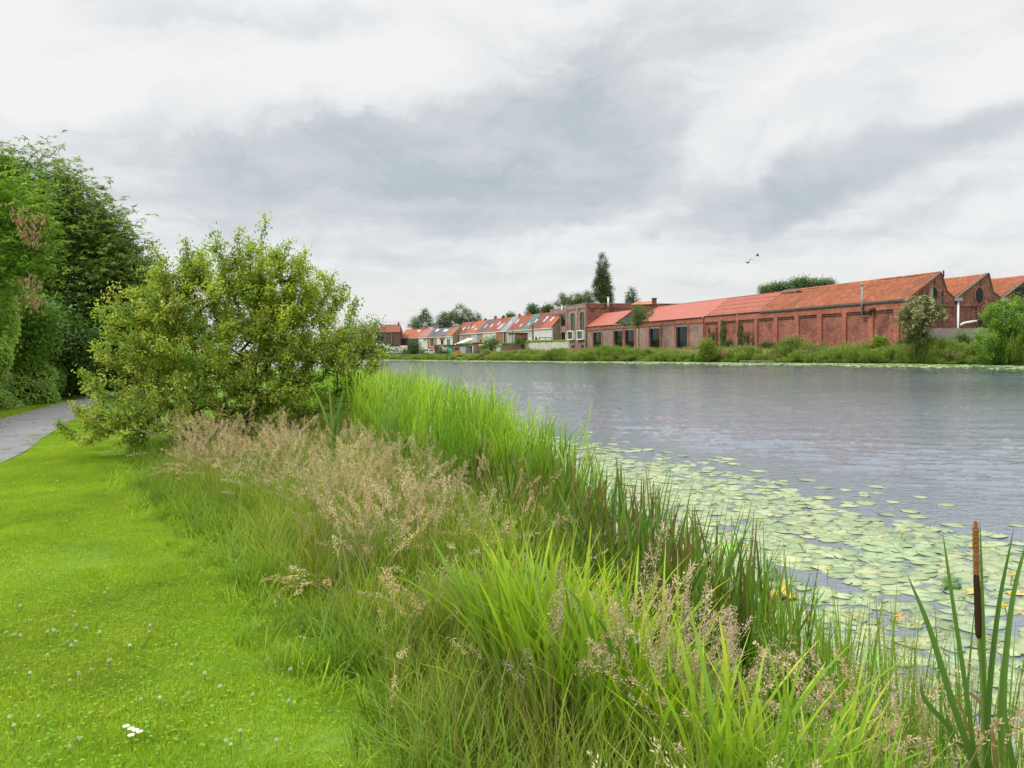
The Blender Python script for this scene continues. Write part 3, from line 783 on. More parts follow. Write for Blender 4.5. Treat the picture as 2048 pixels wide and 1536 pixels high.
# ridge flashing
for a, b in ((s4+.9, s3), (s3, s2), (s1v, sEnd)):
    mb = MB(); FB.box(mb, a, b, -RIDGE[0]-.14, -RIDGE[0]+.12, RIDGE[1]-.0, RIDGE[1]+.14); mb.build('ridge_flashing', M['metal_red'], reno if a >= s3-.01 else works)
# courtyard cut in the roof: dark side wall, back wall
def gwall(mb, s0, s1, pts):   # prism of a gable-plane outline between s0 and s1
    a = [FB.pt(s0, -g, z) for g, z in pts]; b = [FB.pt(s1, -g, z) for g, z in pts]; n = len(pts)
    return mb.add(a+b, [tuple(range(n)), tuple(range(2*n-1, n-1, -1))]+[(i_, n+i_, n+(i_+1) % n, (i_+1) % n) for i_ in range(n)])
tri = [(.5, GBASE), (.5, ZE-.25), (g_peak[0]-.02, RIDGE[1]-.15), (g_peak[0]-.02, GBASE)]
mb = MB(); gwall(mb, s1v+.02, s1v+.3, tri); mb.build('courtyard_side_wall', M['grey_metal'], reno)
mb = MB(); gwall(mb, s2-.3, s2-.02, tri); mb.build('courtyard_side_wall', M['grey_metal'], reno)
mb = MB(); FB.box(mb, s2, s1v, .16, .30, ZE-.22, ZE+.02); mb.build('coping', M['zinc'], reno)
mb = MB(); FB.box(mb, s3+.01, s2, .165, .32, ZE-.22, ZE-.04); FB.box(mb, s1v, sEnd, .165, .32, ZE-.22, ZE-.04); mb.build('gutter', M['dark_metal'], reno)
# wing wall pieces round the glazed openings
wins = [(1187, 1203, 659), (1228.5, 1246, 656), (1250.5, 1269, 654.5), (1299.5, 1320, 651), (1353, 1375.5, 647.5)]
wb = sorted((S(b, 670), S(a, 670)) for a, b, y in wins)
ztop = ZE-1.25
cur = s3
for a, b in wb+[(sEnd, sEnd)]:
    mb = MB(); FB.box(mb, cur, a, -.4, 0, GBASE-.4, ztop); mb.build('wall', M['brick_brown'], reno)
    cur = b
mb = MB(); FB.box(mb, s3+.005, sEnd, -.4, .0, ztop, ZE-.25); mb.build('wall', M['brick_brown'], reno)
pils = []
for a, b in wb: pils += [(a-.62, a), (b, b+.62)]
pils += [(S(1411, 640)+.02, S(1407, 640)), ]
for a, b in pils:
    mb = MB(); FB.box(mb, a, b, .0, .15, GBASE-.4, ZE-1.12); mb.build('pilaster', M['brick_trim'], reno)
mb = MB(); FB.box(mb, s3+.01, sEnd, .0, .155, ZE-1.1, ZE-.23); mb.build('frieze', M['brick_trim'], reno)
for (a, b) in wb:
    zt_ = ztop-.02; fr = MB(); FB.box(fr, a, a+.12, -.32, -.22, GBASE, zt_); FB.box(fr, b-.12, b, -.32, -.22, GBASE, zt_); FB.box(fr, a, b, -.32, -.22, zt_-.12, zt_); FB.box(fr, a+.12, b-.12, -.31, -.22, GBASE+2.9, GBASE+3.0)
    mid = a+(b-a)*.35; FB.box(fr, mid, mid+.1, -.31, -.23, GBASE, zt_-.12)
    w = fr.build('door_frame', M['dark_metal'], reno)
    p = MB(); FB.box(p, a+.1, b-.1, -.29, -.26, GBASE, zt_-.1); p.build('pane', M['glass'], w)
    p = MB(); FB.box(p, b-.42, b-.02, -.2, -.02, GBASE, zt_-.3); p.build('reveal_panel', M['dark_metal'], w)
    p = MB(); FB.box(p, a+.02, b-.02, -.21, .02, zt_-.36, zt_); p.build('roller_box', M['grey_metal'], w)
mb = MB(); mb.tube(FB.pt(s3+.35, .22, GBASE), FB.pt(s3+.35, .22, ZE-.3), .06); mb.build('downpipe', M['dark_metal'], reno)
mb = MB(); FB.box(mb, s3+.2, s3+.55, .17, .4, ZE-.5, ZE-.05); mb.build('rainwater_hopper', M['grey_metal'], reno)
for px in (1478,):
    s_ = S(px, 640); mb = MB(); mb.tube(FB.pt(s_, .24, ZE-1.3), FB.pt(s_, .24, ZE-.1), .07); FB.box(mb, s_-.14, s_+.14, .17, .40, ZE-.45, ZE-.1); mb.build('downpipe', M['zinc'], works)

# gables (the brick ends of three teeth), with oculi
def gable(profile, g0, g1, owner):
    mb = MB(); pts = [(g0, GBASE-.3)]+[(max(g0, min(g1, g)), z) for g, z in profile]+[(g1, GBASE-.3)]
    P3 = [GB.pt(g, 0, z) for g, z in pts]; Q3 = [GB.pt(g, -.4, z) for g, z in pts]; n = len(pts)
    mb.add(P3+Q3, [tuple(range(n)), tuple(range(2*n-1, n-1, -1))]+[(i_, n+i_, n+(i_+1) % n, (i_+1) % n) for i_ in range(n)])
    return mb.build('gable_wall', M['brick_gable'], owner)
gable(prof1, 0, g_valley[0], works); gable(prof2, g_valley[0]+.003, g_val2[0], works); gable(prof3, g_val2[0]+.003, prof3[-1][0], works)
M['verge'] = plain('verge_mortar', (.16, .11, .085), .9, .4, 5)
def coping(profile):
    mb = MB()
    for (a, b) in zip(profile[:-1], profile[1:]):
        d = np.array([b[0]-a[0], b[1]-a[1]]); d = d/np.linalg.norm(d); n_ = np.array([-d[1], d[0]])*.10
        if n_[1] < 0 or abs(d[0]) < .3: n_ = np.abs(n_)
        P8 = []
        for o_ in (.10, -.5):
            for (g, z) in (a, b, (b[0]+n_[0], b[1]+n_[1]), (a[0]+n_[0], a[1]+n_[1])): P8.append(GB.pt(g, o_, z-.02))
        mb.hexa(P8)
    mb.build('verge_coping', M['verge'], works)
for p in (prof1, prof2, prof3): coping(p)
for pr, nm in ((prof2, 0), (prof3, 1)):
    a, b = pr[0], pr[1]
    tile_sheet('roof_tiles', rlift(a, .05), rlift(b, .0), .4, 34, works, matn='pantile_geo')
    mb = MB(); extrude_u(mb, a, (b[0], b[1]-.05), .4, sEnd+0); mb.build('roof', M['rust'], works)
    mb = MB(); extrude_u(mb, pr[2], (pr[1][0], pr[1][1]-.05), .4, sEnd); extrude_u(mb, pr[3], pr[2], .4, sEnd); mb.build('roof_light_slope', M['grey_metal'], works)
mb = MB(); extrude_u(mb, prof1[2], (prof1[1][0], prof1[1][1]-.05), .4, s2); extrude_u(mb, prof1[3], prof1[2], .4, sEnd); mb.build('roof_light_slope', M['grey_metal'], works)
# fourth roof further right, for the next bay outside the frame
def ocu(px, py, fill):
    g, z = GB.hit(px, py); mb = MB(); n = 20; rx, rz = .62, 1.02
    for (f0, f1, o0, o1) in ((1.0, 1.22, .06, .0),):
        a = [GB.pt(g+rx*f0*math.cos(t), o0, z+rz*f0*math.sin(t)) for t in np.linspace(0, 2*math.pi, n, False)]
        b = [GB.pt(g+rx*f1*math.cos(t), o0, z+rz*f1*math.sin(t)) for t in np.linspace(0, 2*math.pi, n, False)]
        c = [GB.pt(g+rx*f1*math.cos(t), -.05, z+rz*f1*math.sin(t)) for t in np.linspace(0, 2*math.pi, n, False)]
        mb.add(a+b+c, [(k, (k+1) % n, n+(k+1) % n, n+k) for k in range(n)]+[(n+k, n+(k+1) % n, 2*n+(k+1) % n, 2*n+k) for k in range(n)])
    w = mb.build('round_window_surround', M['brick_trim'], works)
    p = MB().add([GB.pt(g+rx*math.cos(t), .012, z+rz*math.sin(t)) for t in np.linspace(0, 2*math.pi, n, False)], [tuple(range(n))]); p.build('pane', fill, w)
    p = MB(); p.add([GB.pt(g+rx*math.cos(t), .02, z+rz*math.sin(t)) for t in np.linspace(math.pi*.5, math.pi*1.5, 10)], [tuple(range(10))]);
    if fill is M['glass'] and px < 1900: p.build('broken_board', M['concrete'], w)
ocu(1866, 590, M['glass']); ocu(1958, 591, M['glass'])
# lean-to darkness at the third gable's opening
g, z = GB.hit(2046, 588); mb = MB(); GB.box(mb, g-1.3, g+1.5, .01, .05, z-.9, z+.9); mb.build('opening', M['glass'], works)
# recessed gable bays
for (x0, x1, y0) in ((1884, 1906.5, 613), (1918.5, 1953, 612.5), (1965, 1998, 612)):
    a, z1_ = GB.hit(x0, y0); b, _ = GB.hit(x1, y0)
    mb = MB(); GB.box(mb, a-.25, a, .0, .12, GBASE, z1_); GB.box(mb, b, b+.25, .0, .12, GBASE, z1_); GB.box(mb, a-.25, b+.25, .0, .123, z1_, z1_+.3)
    mb.build('bay_frame', M['brick_gable'], works)
# wall anchors and the lightning rod
for (x, y, h) in ((1869, 566, .9), (1884, 588, .7), (1884, 604, .7), (1961, 565, .9)):
    g, z = GB.hit(x, y); mb = MB(); GB.box(mb, g-.05, g+.05, .01, .09, z-h/2, z+h/2); mb.build('wall_anchor', M['dark_metal'], works)
g, z = GB.hit(1885, 545); mb = MB(); mb.tube(GB.pt(g, .16, z-8.0), GB.pt(g, .16, z+.3), .035, 6); GB.box(mb, g-.1, g+.1, .12, .2, z-.6, z+.2); mb.build('lightning_rod', M['dark_metal'], works)
# white downpipes at the valleys with hopper and branch
for (x, yb) in ((1913.5, 660), (2005, 640)):
    g, z = GB.hit(x, 600); mb = MB(); mb.tube(GB.pt(g, .22, GBASE), GB.pt(g, .22, z-.1), .125, 10); mb.build('downpipe', M['white_paint'], works, True)
    mb = MB(); GB.box(mb, g-.45, g+.45, .02, .5, z-.15, z+.25); mb.build('rainwater_hopper', M['zinc'], works)
g0, z0_ = GB.hit(1916, 651); g1_, z1_ = GB.hit(1920, 646.5); g2_, z2_ = GB.hit(1946, 642)
mb = MB(); mb.tube(GB.pt(g0, .3, z0_), GB.pt(g1_, .5, z1_), .14, 8); mb.tube(GB.pt(g1_, .5, z1_), GB.pt(g2_, .5, z2_), .14, 8); mb.build('branch_pipe', M['white_paint'], works, True)
g, z = GB.hit(1951, 637); mb = MB(); GB.box(mb, g, g+3.6, .02, 1.3, z-.12, z+.05); GB.box(mb, g+.0, g+.12, 1.1, 1.22, GBASE, z-.12); mb.build('door_canopy', M['dark_metal'], works)
mb = MB(); GB.box(mb, g+.3, g+2.4, .01, .06, GBASE, z-.3); mb.build('door', M['dark_metal'], works)

# metal flue on the long wall
fl = thing('metal_flue', 'tall galvanised flue pipe with cap rising from the red brick wall past the eaves', 'flue', FB.pt(S(1724, 628), .5, 5))
s_ = S(1724, 620, .45); zt2 = FB.hit(1724, 571, .45)[1]; zb2 = FB.hit(1724, 634, .45)[1]
mb = MB(); mb.tube(FB.pt(s_, .47, zb2), FB.pt(s_, .47, zt2), .125, 10); mb.build('pipe', M['zinc'], fl, True)
mb = MB(); mb.tube(FB.pt(s_, .47, zt2-.02), FB.pt(s_, .47, zt2+.22), .22, 10, .2); mb.build('cap', M['zinc'], fl, True)
mb = MB(); mb.tube(FB.pt(s_, .47, zb2+.1), FB.pt(s_-.7, .40, zb2-.12), .14, 8); mb.tube(FB.pt(s_-.7, .4, zb2-.12), FB.pt(s_-.9, .0, zb2+.1), .15, 8); mb.build('elbow', M['rust'], fl, True)
mb = MB(); mb.tube(FB.pt(s_-1.3, .1, zb2+.75), FB.pt(s_-1.3, .75, zb2+.75), .34, 10); mb.tube(FB.pt(s_-1.9, .3, zb2+.95), FB.pt(s_-1.9, .85, zb2+.95), .26, 10); FB.box(mb, s_-1.5, s_-1.1, .05, .5, zb2+.2, zb2+.5); mb.build('fan_housing', M['rust'], fl, True)
for z_ in (zb2+1.2, zt2-2.6):
    mb = MB(); FB.box(mb, s_-.17, s_+.17, .16 if z_ < ZE else .3, .62, z_-.03, z_+.03); mb.build('bracket', M['dark_metal'], fl)

# tower block with white box windows
tower = thing('brick_tower_block', 'tall flat-topped brown brick block with two white box windows and arched tall windows', 'building', FB.pt(sEnd, 0, GBASE))
sT0, sT1, sT2 = sEnd+.01, S(1132.5, 640, .35), S(1101, 640, .0)
zT = FB.hit(1174, 606.5, .35)[1]; zT2 = FB.hit(1103, 620, .0)[1]
print('tower', sT0, sT1, sT2, zT, zT2, 'ridge', RIDGE)
def hole_wall(s0, s1, z0, z1, holes, owner, o0=-.4, o1=.0, m_='brick_brown'):
    """wall in vertical strips round rectangular holes (sa,sb,za,zb); holes in one strip share s extents"""
    cols_ = {}
    for h in holes: cols_.setdefault((h[0], h[1]), []).append((h[2], h[3]))
    cur = s0; b = MB()
    for (a, c_), zz in sorted(cols_.items()):
        FB.box(b, cur, a, o0, o1, z0, z1); zc_ = z0
        for za, zb in sorted(zz):
            FB.box(b, a, c_, o0, o1, zc_, za); zc_ = zb
        FB.box(b, a, c_, o0, o1, zc_, z1); cur = c_
    FB.box(b, cur, s1, o0, o1, z0, z1)
    return b.build('wall', M[m_], owner)
def rect(x0, x1, y0, y1, o=0):
    xm = (x0+x1)/2; a, b = S(x1, 660, o), S(x0, 660, o); zt_ = FB.hit(xm, y0, o)[1]; zb_ = FB.hit(xm, y1, o)[1]
    return (a, b, zb_, zt_)
O1 = .35
tw1 = rect(1141.5, 1149.7, 626.5, 661, O1); tw2 = rect(1160, 1168.8, 624, 660, O1)
tb1 = rect(1143.2, 1148.8, 690.3, 699, O1); tb2 = rect(1162.7, 1168, 689.7, 698, O1)
wbx1 = rect(1138, 1149.5, 661.5, 680, O1); wbx2 = rect(1157, 1169.5, 660.5, 679.5, O1)
tb1 = (tw1[0]+.4, tw1[1]-.4, tb1[2], tb1[3]); tb2 = (tw2[0]+.4, tw2[1]-.4, tb2[2], tb2[3])
def split(h, holes_extra): return h
mb = MB()
hole_wall(sT0, sT1, GBASE-.3, zT, [tw1, tw2], tower, -.05, O1)
def framed(h, o, owner, name='window', fm='dark_metal', gm='glass', arch=0, mull=(), ft=.12, sill=False, depth=.22):
    a, b, z0, z1 = h; f = MB()
    FB.box(f, a, a+ft, o-depth-.08, o-depth, z0, z1); FB.box(f, b-ft, b, o-depth-.08, o-depth, z0, z1); FB.box(f, a+ft, b-ft, o-depth-.08, o-depth, z0, z0+ft); FB.box(f, a+ft, b-ft, o-depth-.08, o-depth, z1-ft, z1)
    for m_ in mull: FB.box(f, a+(b-a)*m_-.05, a+(b-a)*m_+.05, o-depth-.07, o-depth+.01, z0+ft, z1-ft)
    w = f.build(name, M[fm], owner)
    p = MB(); FB.box(p, a+ft*.5, b-ft*.5, o-depth-.05, o-depth-.03, z0+ft*.5, z1-ft*.5); p.build('pane', M[gm], w)
    if arch:
        q = MB(); n = 8; m2 = (a+b)/2; hw = (b-a)/2
        for k in range(n):
            xa, xb = a+(b-a)*k/n, a+(b-a)*(k+1)/n
            za = z1-arch*((xa-m2)/hw)**2; zb = z1-arch*((xb-m2)/hw)**2
            P8 = [FB.pt(xa, o-depth, za), FB.pt(xb, o-depth, zb), FB.pt(xb, o-.01, zb), FB.pt(xa, o-.01, za), FB.pt(xa, o-depth, z1+.02), FB.pt(xb, o-depth, z1+.02), FB.pt(xb, o-.01, z1+.02), FB.pt(xa, o-.01, z1+.02)]
            q.hexa(P8)
        q.build('arch', M['brick_brown'], w)
    if sill:
        q = MB(); FB.box(q, a-.1, b+.1, o-depth, o+.08, z0-.12, z0); q.build('sill', M['dark_metal'], w)
    return w
for h in (tw1, tw2): framed(h, O1, tower, 'tall_window', gm='glass_green_reflection', arch=.35, mull=(.38,))
# small cellar windows set on the face, in their own shallow boxes
for h in (tb1, tb2):
    q = MB(); FB.box(q, h[0], h[1], O1+.0, O1+.015, max(GBASE, h[2]), h[3]); q.build('cellar_window', M['glass'], tower)
for h in (wbx1, wbx2):
    a, b, z0, z1 = h; f = MB(); t_ = .26
    FB.box(f, a, a+t_, O1, O1+.65, z0, z1); FB.box(f, b-t_, b, O1, O1+.65, z0, z1); FB.box(f, a+t_, b-t_, O1, O1+.65, z0, z0+t_); FB.box(f, a+t_, b-t_, O1, O1+.65, z1-t_, z1)
    w = f.build('box_window', M['white_paint'], tower); p = MB(); FB.box(p, a+t_, b-t_, O1+.3, O1+.35, z0+t_, z1-t_); p.build('pane', M['glass_green_reflection'], w)
# pilasters, recessed heads
zr1 = FB.hit(1145, 618.5, O1)[1]
for a, b in ((sT0, S(1171.7, 640, O1)), (S(1156.3, 640, O1), S(1153, 640, O1)), (S(1135.6, 640, O1), sT1)):
    q = MB(); FB.box(q, a, b, O1, O1+.13, GBASE-.3, zr1); q.build('pilaster', M['brick_brown'], tower)
q = MB(); FB.box(q, sT0, sT1, O1, O1+.135, zr1, zT); q.build('parapet', M['brick_brown'], tower)
for a, b in ((S(1171.7, 640, O1), S(1156.3, 640, O1)), (S(1153, 640, O1), S(1135.6, 640, O1))):
    q = MB(); FB.box(q, a, b, O1, O1+.07, zr1-.35, zr1-.003); q.build('corbel', M['brick_trim'], tower)
q = MB(); FB.box(q, sT0-.05, sT1+.05, -.1, O1+.2, zT, zT+.12); q.build('coping', M['zinc'], tower)
# lower block beyond
lw = [rect(1106.8, 1116.2, 631, 652), rect(1121.5, 1131, 629.5, 651)]
lb = [(lw[0][0]+.3, lw[0][1]-.5, *rect(1108.8, 1115, 666, 681)[2:]), (lw[1][0]+.3, lw[1][1]-.5, *rect(1124, 1130.5, 664.5, 680)[2:])]
cols_h = [lw[0], (lw[0][0], lw[0][1], lb[0][2], lb[0][3]), lw[1], (lw[1][0], lw[1][1], lb[1][2], lb[1][3])]
hole_wall(sT1+.003, sT2, GBASE-.3, zT2, cols_h, tower)
for h in lw: framed(h, 0, tower, 'window', sill=True, mull=())
for h in (cols_h[1], cols_h[3]): framed(h, 0, tower, 'arched_window', arch=.3)
zr2 = FB.hit(1117, 627.5)[1]
for a, b in ((sT1+.004, S(1131.5, 640)), (S(1120.3, 640), S(1117.7, 640)), (S(1105, 640), sT2)):
    q = MB(); FB.box(q, a, b, .0, .12, GBASE-.3, zr2); q.build('pilaster', M['brick_trim'], tower)
q = MB(); FB.box(q, sT1+.004, sT2, .0, .123, zr2, zT2); q.build('parapet', M['brick_brown'], tower)
q = MB(); FB.box(q, sT1, sT2+.1, -.3, .2, zT2, zT2+.12); q.build('coping', M['zinc'], tower)
q = MB(); FB.box(q, S(1133.2, 660, .3), S(1132.2, 660, .3), .12, .5, 4.5, 6.3); q.build('house_number_panel', M['white_paint'], tower)
# flank wall of the tower running back from the water (its parapet carries on above the red roof)
gEnd = 30.
q = MB(); FB.box(q, sEnd+.012, sEnd+.4, -gEnd, -.06, GBASE, zT-.002); q.build('flank_wall', M['brick_gable'], tower)
q = MB(); FB.box(q, sEnd-.05, sEnd+.45, -gEnd, -.12, zT, zT+.1); q.build('coping', M['zinc'], tower)
q = MB(); FB.box(q, sEnd-.05, sEnd+.02, -gEnd, -.4, zT-1.25, zT-1.1); q.build('string_course', M['brick_dark'], tower)
q = MB(); FB.box(q, sEnd+.41, sT2-.1, -gEnd, -.41, GBASE, zT2-.3); q.build('rear_block', M['brick_brown'], tower)
for (x, y0, y1, m_) in ((1123.7, 610, 617, 'white_paint'), (1216.5, 594, 605, 'white_paint')):
    p0 = at_y(x, y1, 205 if x < 1150 else 190); p1 = at_y(x, y0, 205 if x < 1150 else 190)
    q = MB(); q.tube(p0-np.array([0, 0, 1.0]), p1, .24, 8); q.tube(p1-np.array([0, 0, .18]), p1, .36, 8); q.build('vent_pipe', M[m_], tower, True)
# brick volume with clay roof and chimney behind the courtyard
back = thing('rear_brick_shed', 'brick building with low clay-tiled roof and square chimney behind the flat-topped block', 'building', FB.pt(s2+10, -28, GBASE))
pA, pB = at_y(1275, 606, 178), at_y(1312, 607, 160)
def vwall(a, b, z0, z1, th=.3):
    q = MB(); d = np.array([b[0]-a[0], b[1]-a[1]]); d = d/np.linalg.norm(d); n_ = np.array([-d[1], d[0]])*th
    q.hexa([(a[0], a[1], z0), (b[0], b[1], z0), (b[0]+n_[0], b[1]+n_[1], z0), (a[0]+n_[0], a[1]+n_[1], z0), (a[0], a[1], z1), (b[0], b[1], z1), (b[0]+n_[0], b[1]+n_[1], z1), (a[0]+n_[0], a[1]+n_[1], z1)])
    return q
c1, c2 = at_y(1262, 612, 172), at_y(1312, 612, 165)
vwall(c1, c2, GBASE, at_y(1300, 610, 167)[2]).build('wall', M['brick_dark'], back)
q = MB(); e1, e2, e3, e4 = at_y(1262, 609, 171.8), at_y(1311, 608, 164.8), at_y(1304, 601.5, 174), at_y(1272, 604, 178)
q.add([e1, e2, e3, e4], [(0, 1, 2, 3)]); q.add([e1-np.array([0, 0, .15]), e2-np.array([0, 0, .15]), e3-np.array([0, 0, .15]), e4-np.array([0, 0, .15])], [(3, 2, 1, 0)]); q.build('roof', M['pantile'], back)
c = at_y(1308.5, 612, 166); q = MB(); zt_ = at_y(1308, 598, 166)[2]; q.box(c[0]-.45, c[0]+.45, c[1]-.45, c[1]+.45, c[2]-1, zt_); q.box(c[0]-.55, c[0]+.55, c[1]-.55, c[1]+.55, zt_, zt_+.2); q.build('chimney', M['brick_dark'], back)

# ------------------------------------------------------------------ slab fence in front of the gables
fence = thing('slab_fence', 'grey precast concrete slab fence standing before the saw-tooth gables', 'fence', GB.pt(0, 4, GBASE))
gf0, gf1 = GB.hit(1838, 670, 4)[0], GB.hit(2060, 670, 4)[0]; zf = GB.hit(1900, 656.5, 4)[1]; pw = GB.hit(1923, 670, 4)[0]-GB.hit(1883.5, 670, 4)[0]
g = gf0; k = 0
while g < gf1:
    q = MB(); GB.box(q, g-.08, g+.08, 3.88, 4.10, GBASE-.3, zf+.03); q.build('post', M['concrete'], fence)
    for r_ in range(3):
        z0 = GBASE-.2+(zf-GBASE+.2)*r_/3; z1 = GBASE-.2+(zf-GBASE+.2)*(r_+1)/3
        q = MB(); GB.box(q, g+.09, g+pw-.09, 3.95, 4.01, z0+.012, z1-.012); q.build('slab', M['concrete'], fence)
    g += pw; k += 1

# ------------------------------------------------------------------ pale garden retaining walls left of the tower
gw = thing('pale_retaining_wall', 'rain-streaked pale concrete wall with planted top beside the brick tower block', 'wall', at_y(1098, 697, 175))
a, b = at_y(1057, 690, 189), at_y(1137, 690, 170)
for k in range(4):
    p, r_ = a+(b-a)*(k/4+.002), a+(b-a)*((k+1)/4-.002); vwall(p, r_, .5, at_y(1098, 684.5, 180)[2]).build('panel', M['concrete_pale'], gw)
gw2 = thing('dark_garden_wall', 'dark brown timber garden wall behind the wooden jetty', 'wall', at_y(1028, 700, 195))
a, b = at_y(1003, 690, 203), at_y(1050.5, 690, 191)
nb = 5
for k in range(nb):
    p, r_ = a+(b-a)*(k/nb+.002), a+(b-a)*((k+1)/nb-.002); vwall(p, r_, .5, at_y(1028, 689, 197)[2]).build('panel', M['brick_dark'], gw2)
vwall(at_y(1050.6, 690, 190.8), at_y(1056.8, 690, 189.3), .5, at_y(1054, 686.5, 190)[2]).build('end_panel', M['wood_grey'], gw2)

# ------------------------------------------------------------------ the terrace of small houses
ZH = 8.3
H0 = at_z(906, 668.3, ZH)[:2]; H1 = at_z(1101, 654.2, ZH)[:2]
uh = (H1-H0)/np.linalg.norm(H1-H0); nh = np.array([uh[1], -uh[0]])
if nh@(-H0) < 0: nh = -nh
FH = Frame(H0, uh, nh)
rz_ = FH.hit(1000, 637.5, -4.5)[1]
print('houses', H0, H1, 'ridge z', rz_)
_rc = {}
def roofm(c):
    if c not in _rc: _rc[c] = roof_mat('roof_'+'_'.join('%02d' % int(x*100) for x in c), c, course=.36, colw=.28, dirt=.45, lichen=tuple(x*.45 for x in c))
    return _rc[c]
ORG, RED, BRN, DRD, SLT, GRY, GRN, PNK = (.37, .115, .06), (.27, .085, .055), (.18, .072, .052), (.21, .062, .055), (.105, .11, .13), (.27, .29, .32), (.085, .19, .15), (.34, .17, .145)
_wc = {}
def wallm(c):
    if isinstance(c, str): return M[c]
    if c not in _wc: _wc[c] = wash('render_'+'_'.join('%02d' % int(x*100) for x in c), c, tuple(x*.4 for x in c), .5)
    return _wc[c]
def house(fr, x0, x1, eave_y, ridge_y, roof, wall_, label, sky=(), wins=(), chim=(), depth=4.5, drop=0, name='terraced_house', trim=True, dorm=None):
    a, b = sorted((fr.hit(x0, eave_y)[0], fr.hit(x1, eave_y)[0])); xm = (x0+x1)/2
    ze = fr.hit(xm, eave_y)[1]; sky = [(u_, v_, w_*.8, h_*.85) for u_, v_, w_, h_ in sky]; xr = xm+(7 if fr is FH else 1); zr = fr.hit(xr, ridge_y, -depth)[1]
    h = thing(name, label, 'house', fr.pt((a+b)/2, 0, 1.0), 'small houses in the terrace across the water')
    q = MB(); fr.box(q, a+.01, b-.01, -.3, 0, .6, ze); q.build('wall', wallm(wall_), h)
    q = MB()
    for s_ in (a+.01, b-.3):
        fr.box(q, s_, s_+.29, -depth*2, -.31, .6, ze-.02)
        P3 = [fr.pt(s_, -.32, ze-.02), fr.pt(s_, -depth*2, ze-.02), fr.pt(s_, -depth, zr-.12), fr.pt(s_+.29, -.32, ze-.02), fr.pt(s_+.29, -depth*2, ze-.02), fr.pt(s_+.29, -depth, zr-.12)]
        q.add(P3, [(0, 1, 2), (5, 4, 3), (0, 3, 4, 1), (1, 4, 5, 2), (2, 5, 3, 0)])
    q.build('party_wall', wallm('brick_beige' if name == 'terraced_house' else wall_), h)
    # roof slabs, front and back
    for sg in (1, -1):
        q = MB(); o0 = .25 if sg == 1 else -depth*2-.25; sl = (zr-ze)/depth; zo = ze-.25*sl
        P8 = [fr.pt(a, o0, zo), fr.pt(b, o0, zo), fr.pt(b, -depth, zr), fr.pt(a, -depth, zr)]
        up_ = np.array([0, 0, .14]); n4 = [p+up_ for p in P8]
        q.hexa(P8+n4); rf = q.build('roof', roofm(roof), h)
        if sg == 1:
            for (u0, v0, w_, h_) in sky:   # u along (0..1), v up the slope (0..1), size in m
                sc_ = a+(b-a)*u0; L_ = math.hypot(depth, zr-ze); dv = h_/L_
                def rp(s_, v, lift): return fr.pt(s_, -depth*v, ze+(zr-ze)*v+.14+lift)
                f = MB(); v1 = v0+dv
                f.hexa([rp(sc_-w_/2, v0, 0), rp(sc_+w_/2, v0, 0), rp(sc_+w_/2, v1, 0), rp(sc_-w_/2, v1, 0), rp(sc_-w_/2, v0, .16), rp(sc_+w_/2, v0, .16), rp(sc_+w_/2, v1, .16), rp(sc_-w_/2, v1, .16)])
                so_ = f.build('skylight', M['glass_light'], rf)
            for u0, w_, hgt in chim:
                c = a+(b-a)*u0; q = MB(); fr.box(q, c-w_/2, c+w_/2, -depth-.35, -depth+.35, zr-.8, zr+hgt); fr.box(q, c-w_/2-.08, c+w_/2+.08, -depth-.43, -depth+.43, zr+hgt, zr+hgt+.12)
                for dx in (-.18, .18): q.tube(fr.pt(c+dx, -depth, zr+hgt+.1), fr.pt(c+dx, -depth, zr+hgt+.45), .1, 6)
                q.build('chimney', M['brick_dark'] if random.random() < .4 else M['brick_trim'], rf)
    if trim:
        q = MB(); fr.box(q, a, b, .01, .34, ze-.42, ze-.22); q.build('gutter', M['white_paint'], h)
    for (u0, z0, w_, h_, kind) in wins:
        c = a+(b-a)*u0; q = MB(); t_ = .12
        fr.box(q, c-w_/2, c-w_/2+t_, .003, .09, z0, z0+h_); fr.box(q, c+w_/2-t_, c+w_/2, .003, .09, z0, z0+h_); fr.box(q, c-w_/2+t_, c+w_/2-t_, .003, .09, z0, z0+t_); fr.box(q, c-w_/2+t_, c+w_/2-t_, .003, .09, z0+h_-t_, z0+h_)
        fr.box(q, c-.05, c+.05, .003, .08, z0+t_, z0+h_-t_)
        w = q.build('window', M['dark_metal'] if kind == 'd' else M['white_paint'], h)
        p = MB(); fr.box(p, c-w_/2+t_*.6, c+w_/2-t_*.6, .003, .05, z0+t_*.6, z0+h_-t_*.6); p.build('pane', M['glass_light'] if kind == 's' else M['glass'], w)
    if dorm: 
        u0, w_, z0, z1 = dorm; c = a+(b-a)*u0; q = MB(); fr.box(q, c-w_/2, c+w_/2, 0, .1, z0, z1); q.build('wall_patch', M['brick_trim'], h)
    return h, a, b, ze, zr
WH, CRM, LGR = (.62, .61, .58), (.55, .50, .42), (.42, .44, .45)
W1 = ('w',); 
EY = lambda x: 668.3-(x-906)*(14.1/195)
RY = lambda x: 648.2-(x-906)*(22.5/191)
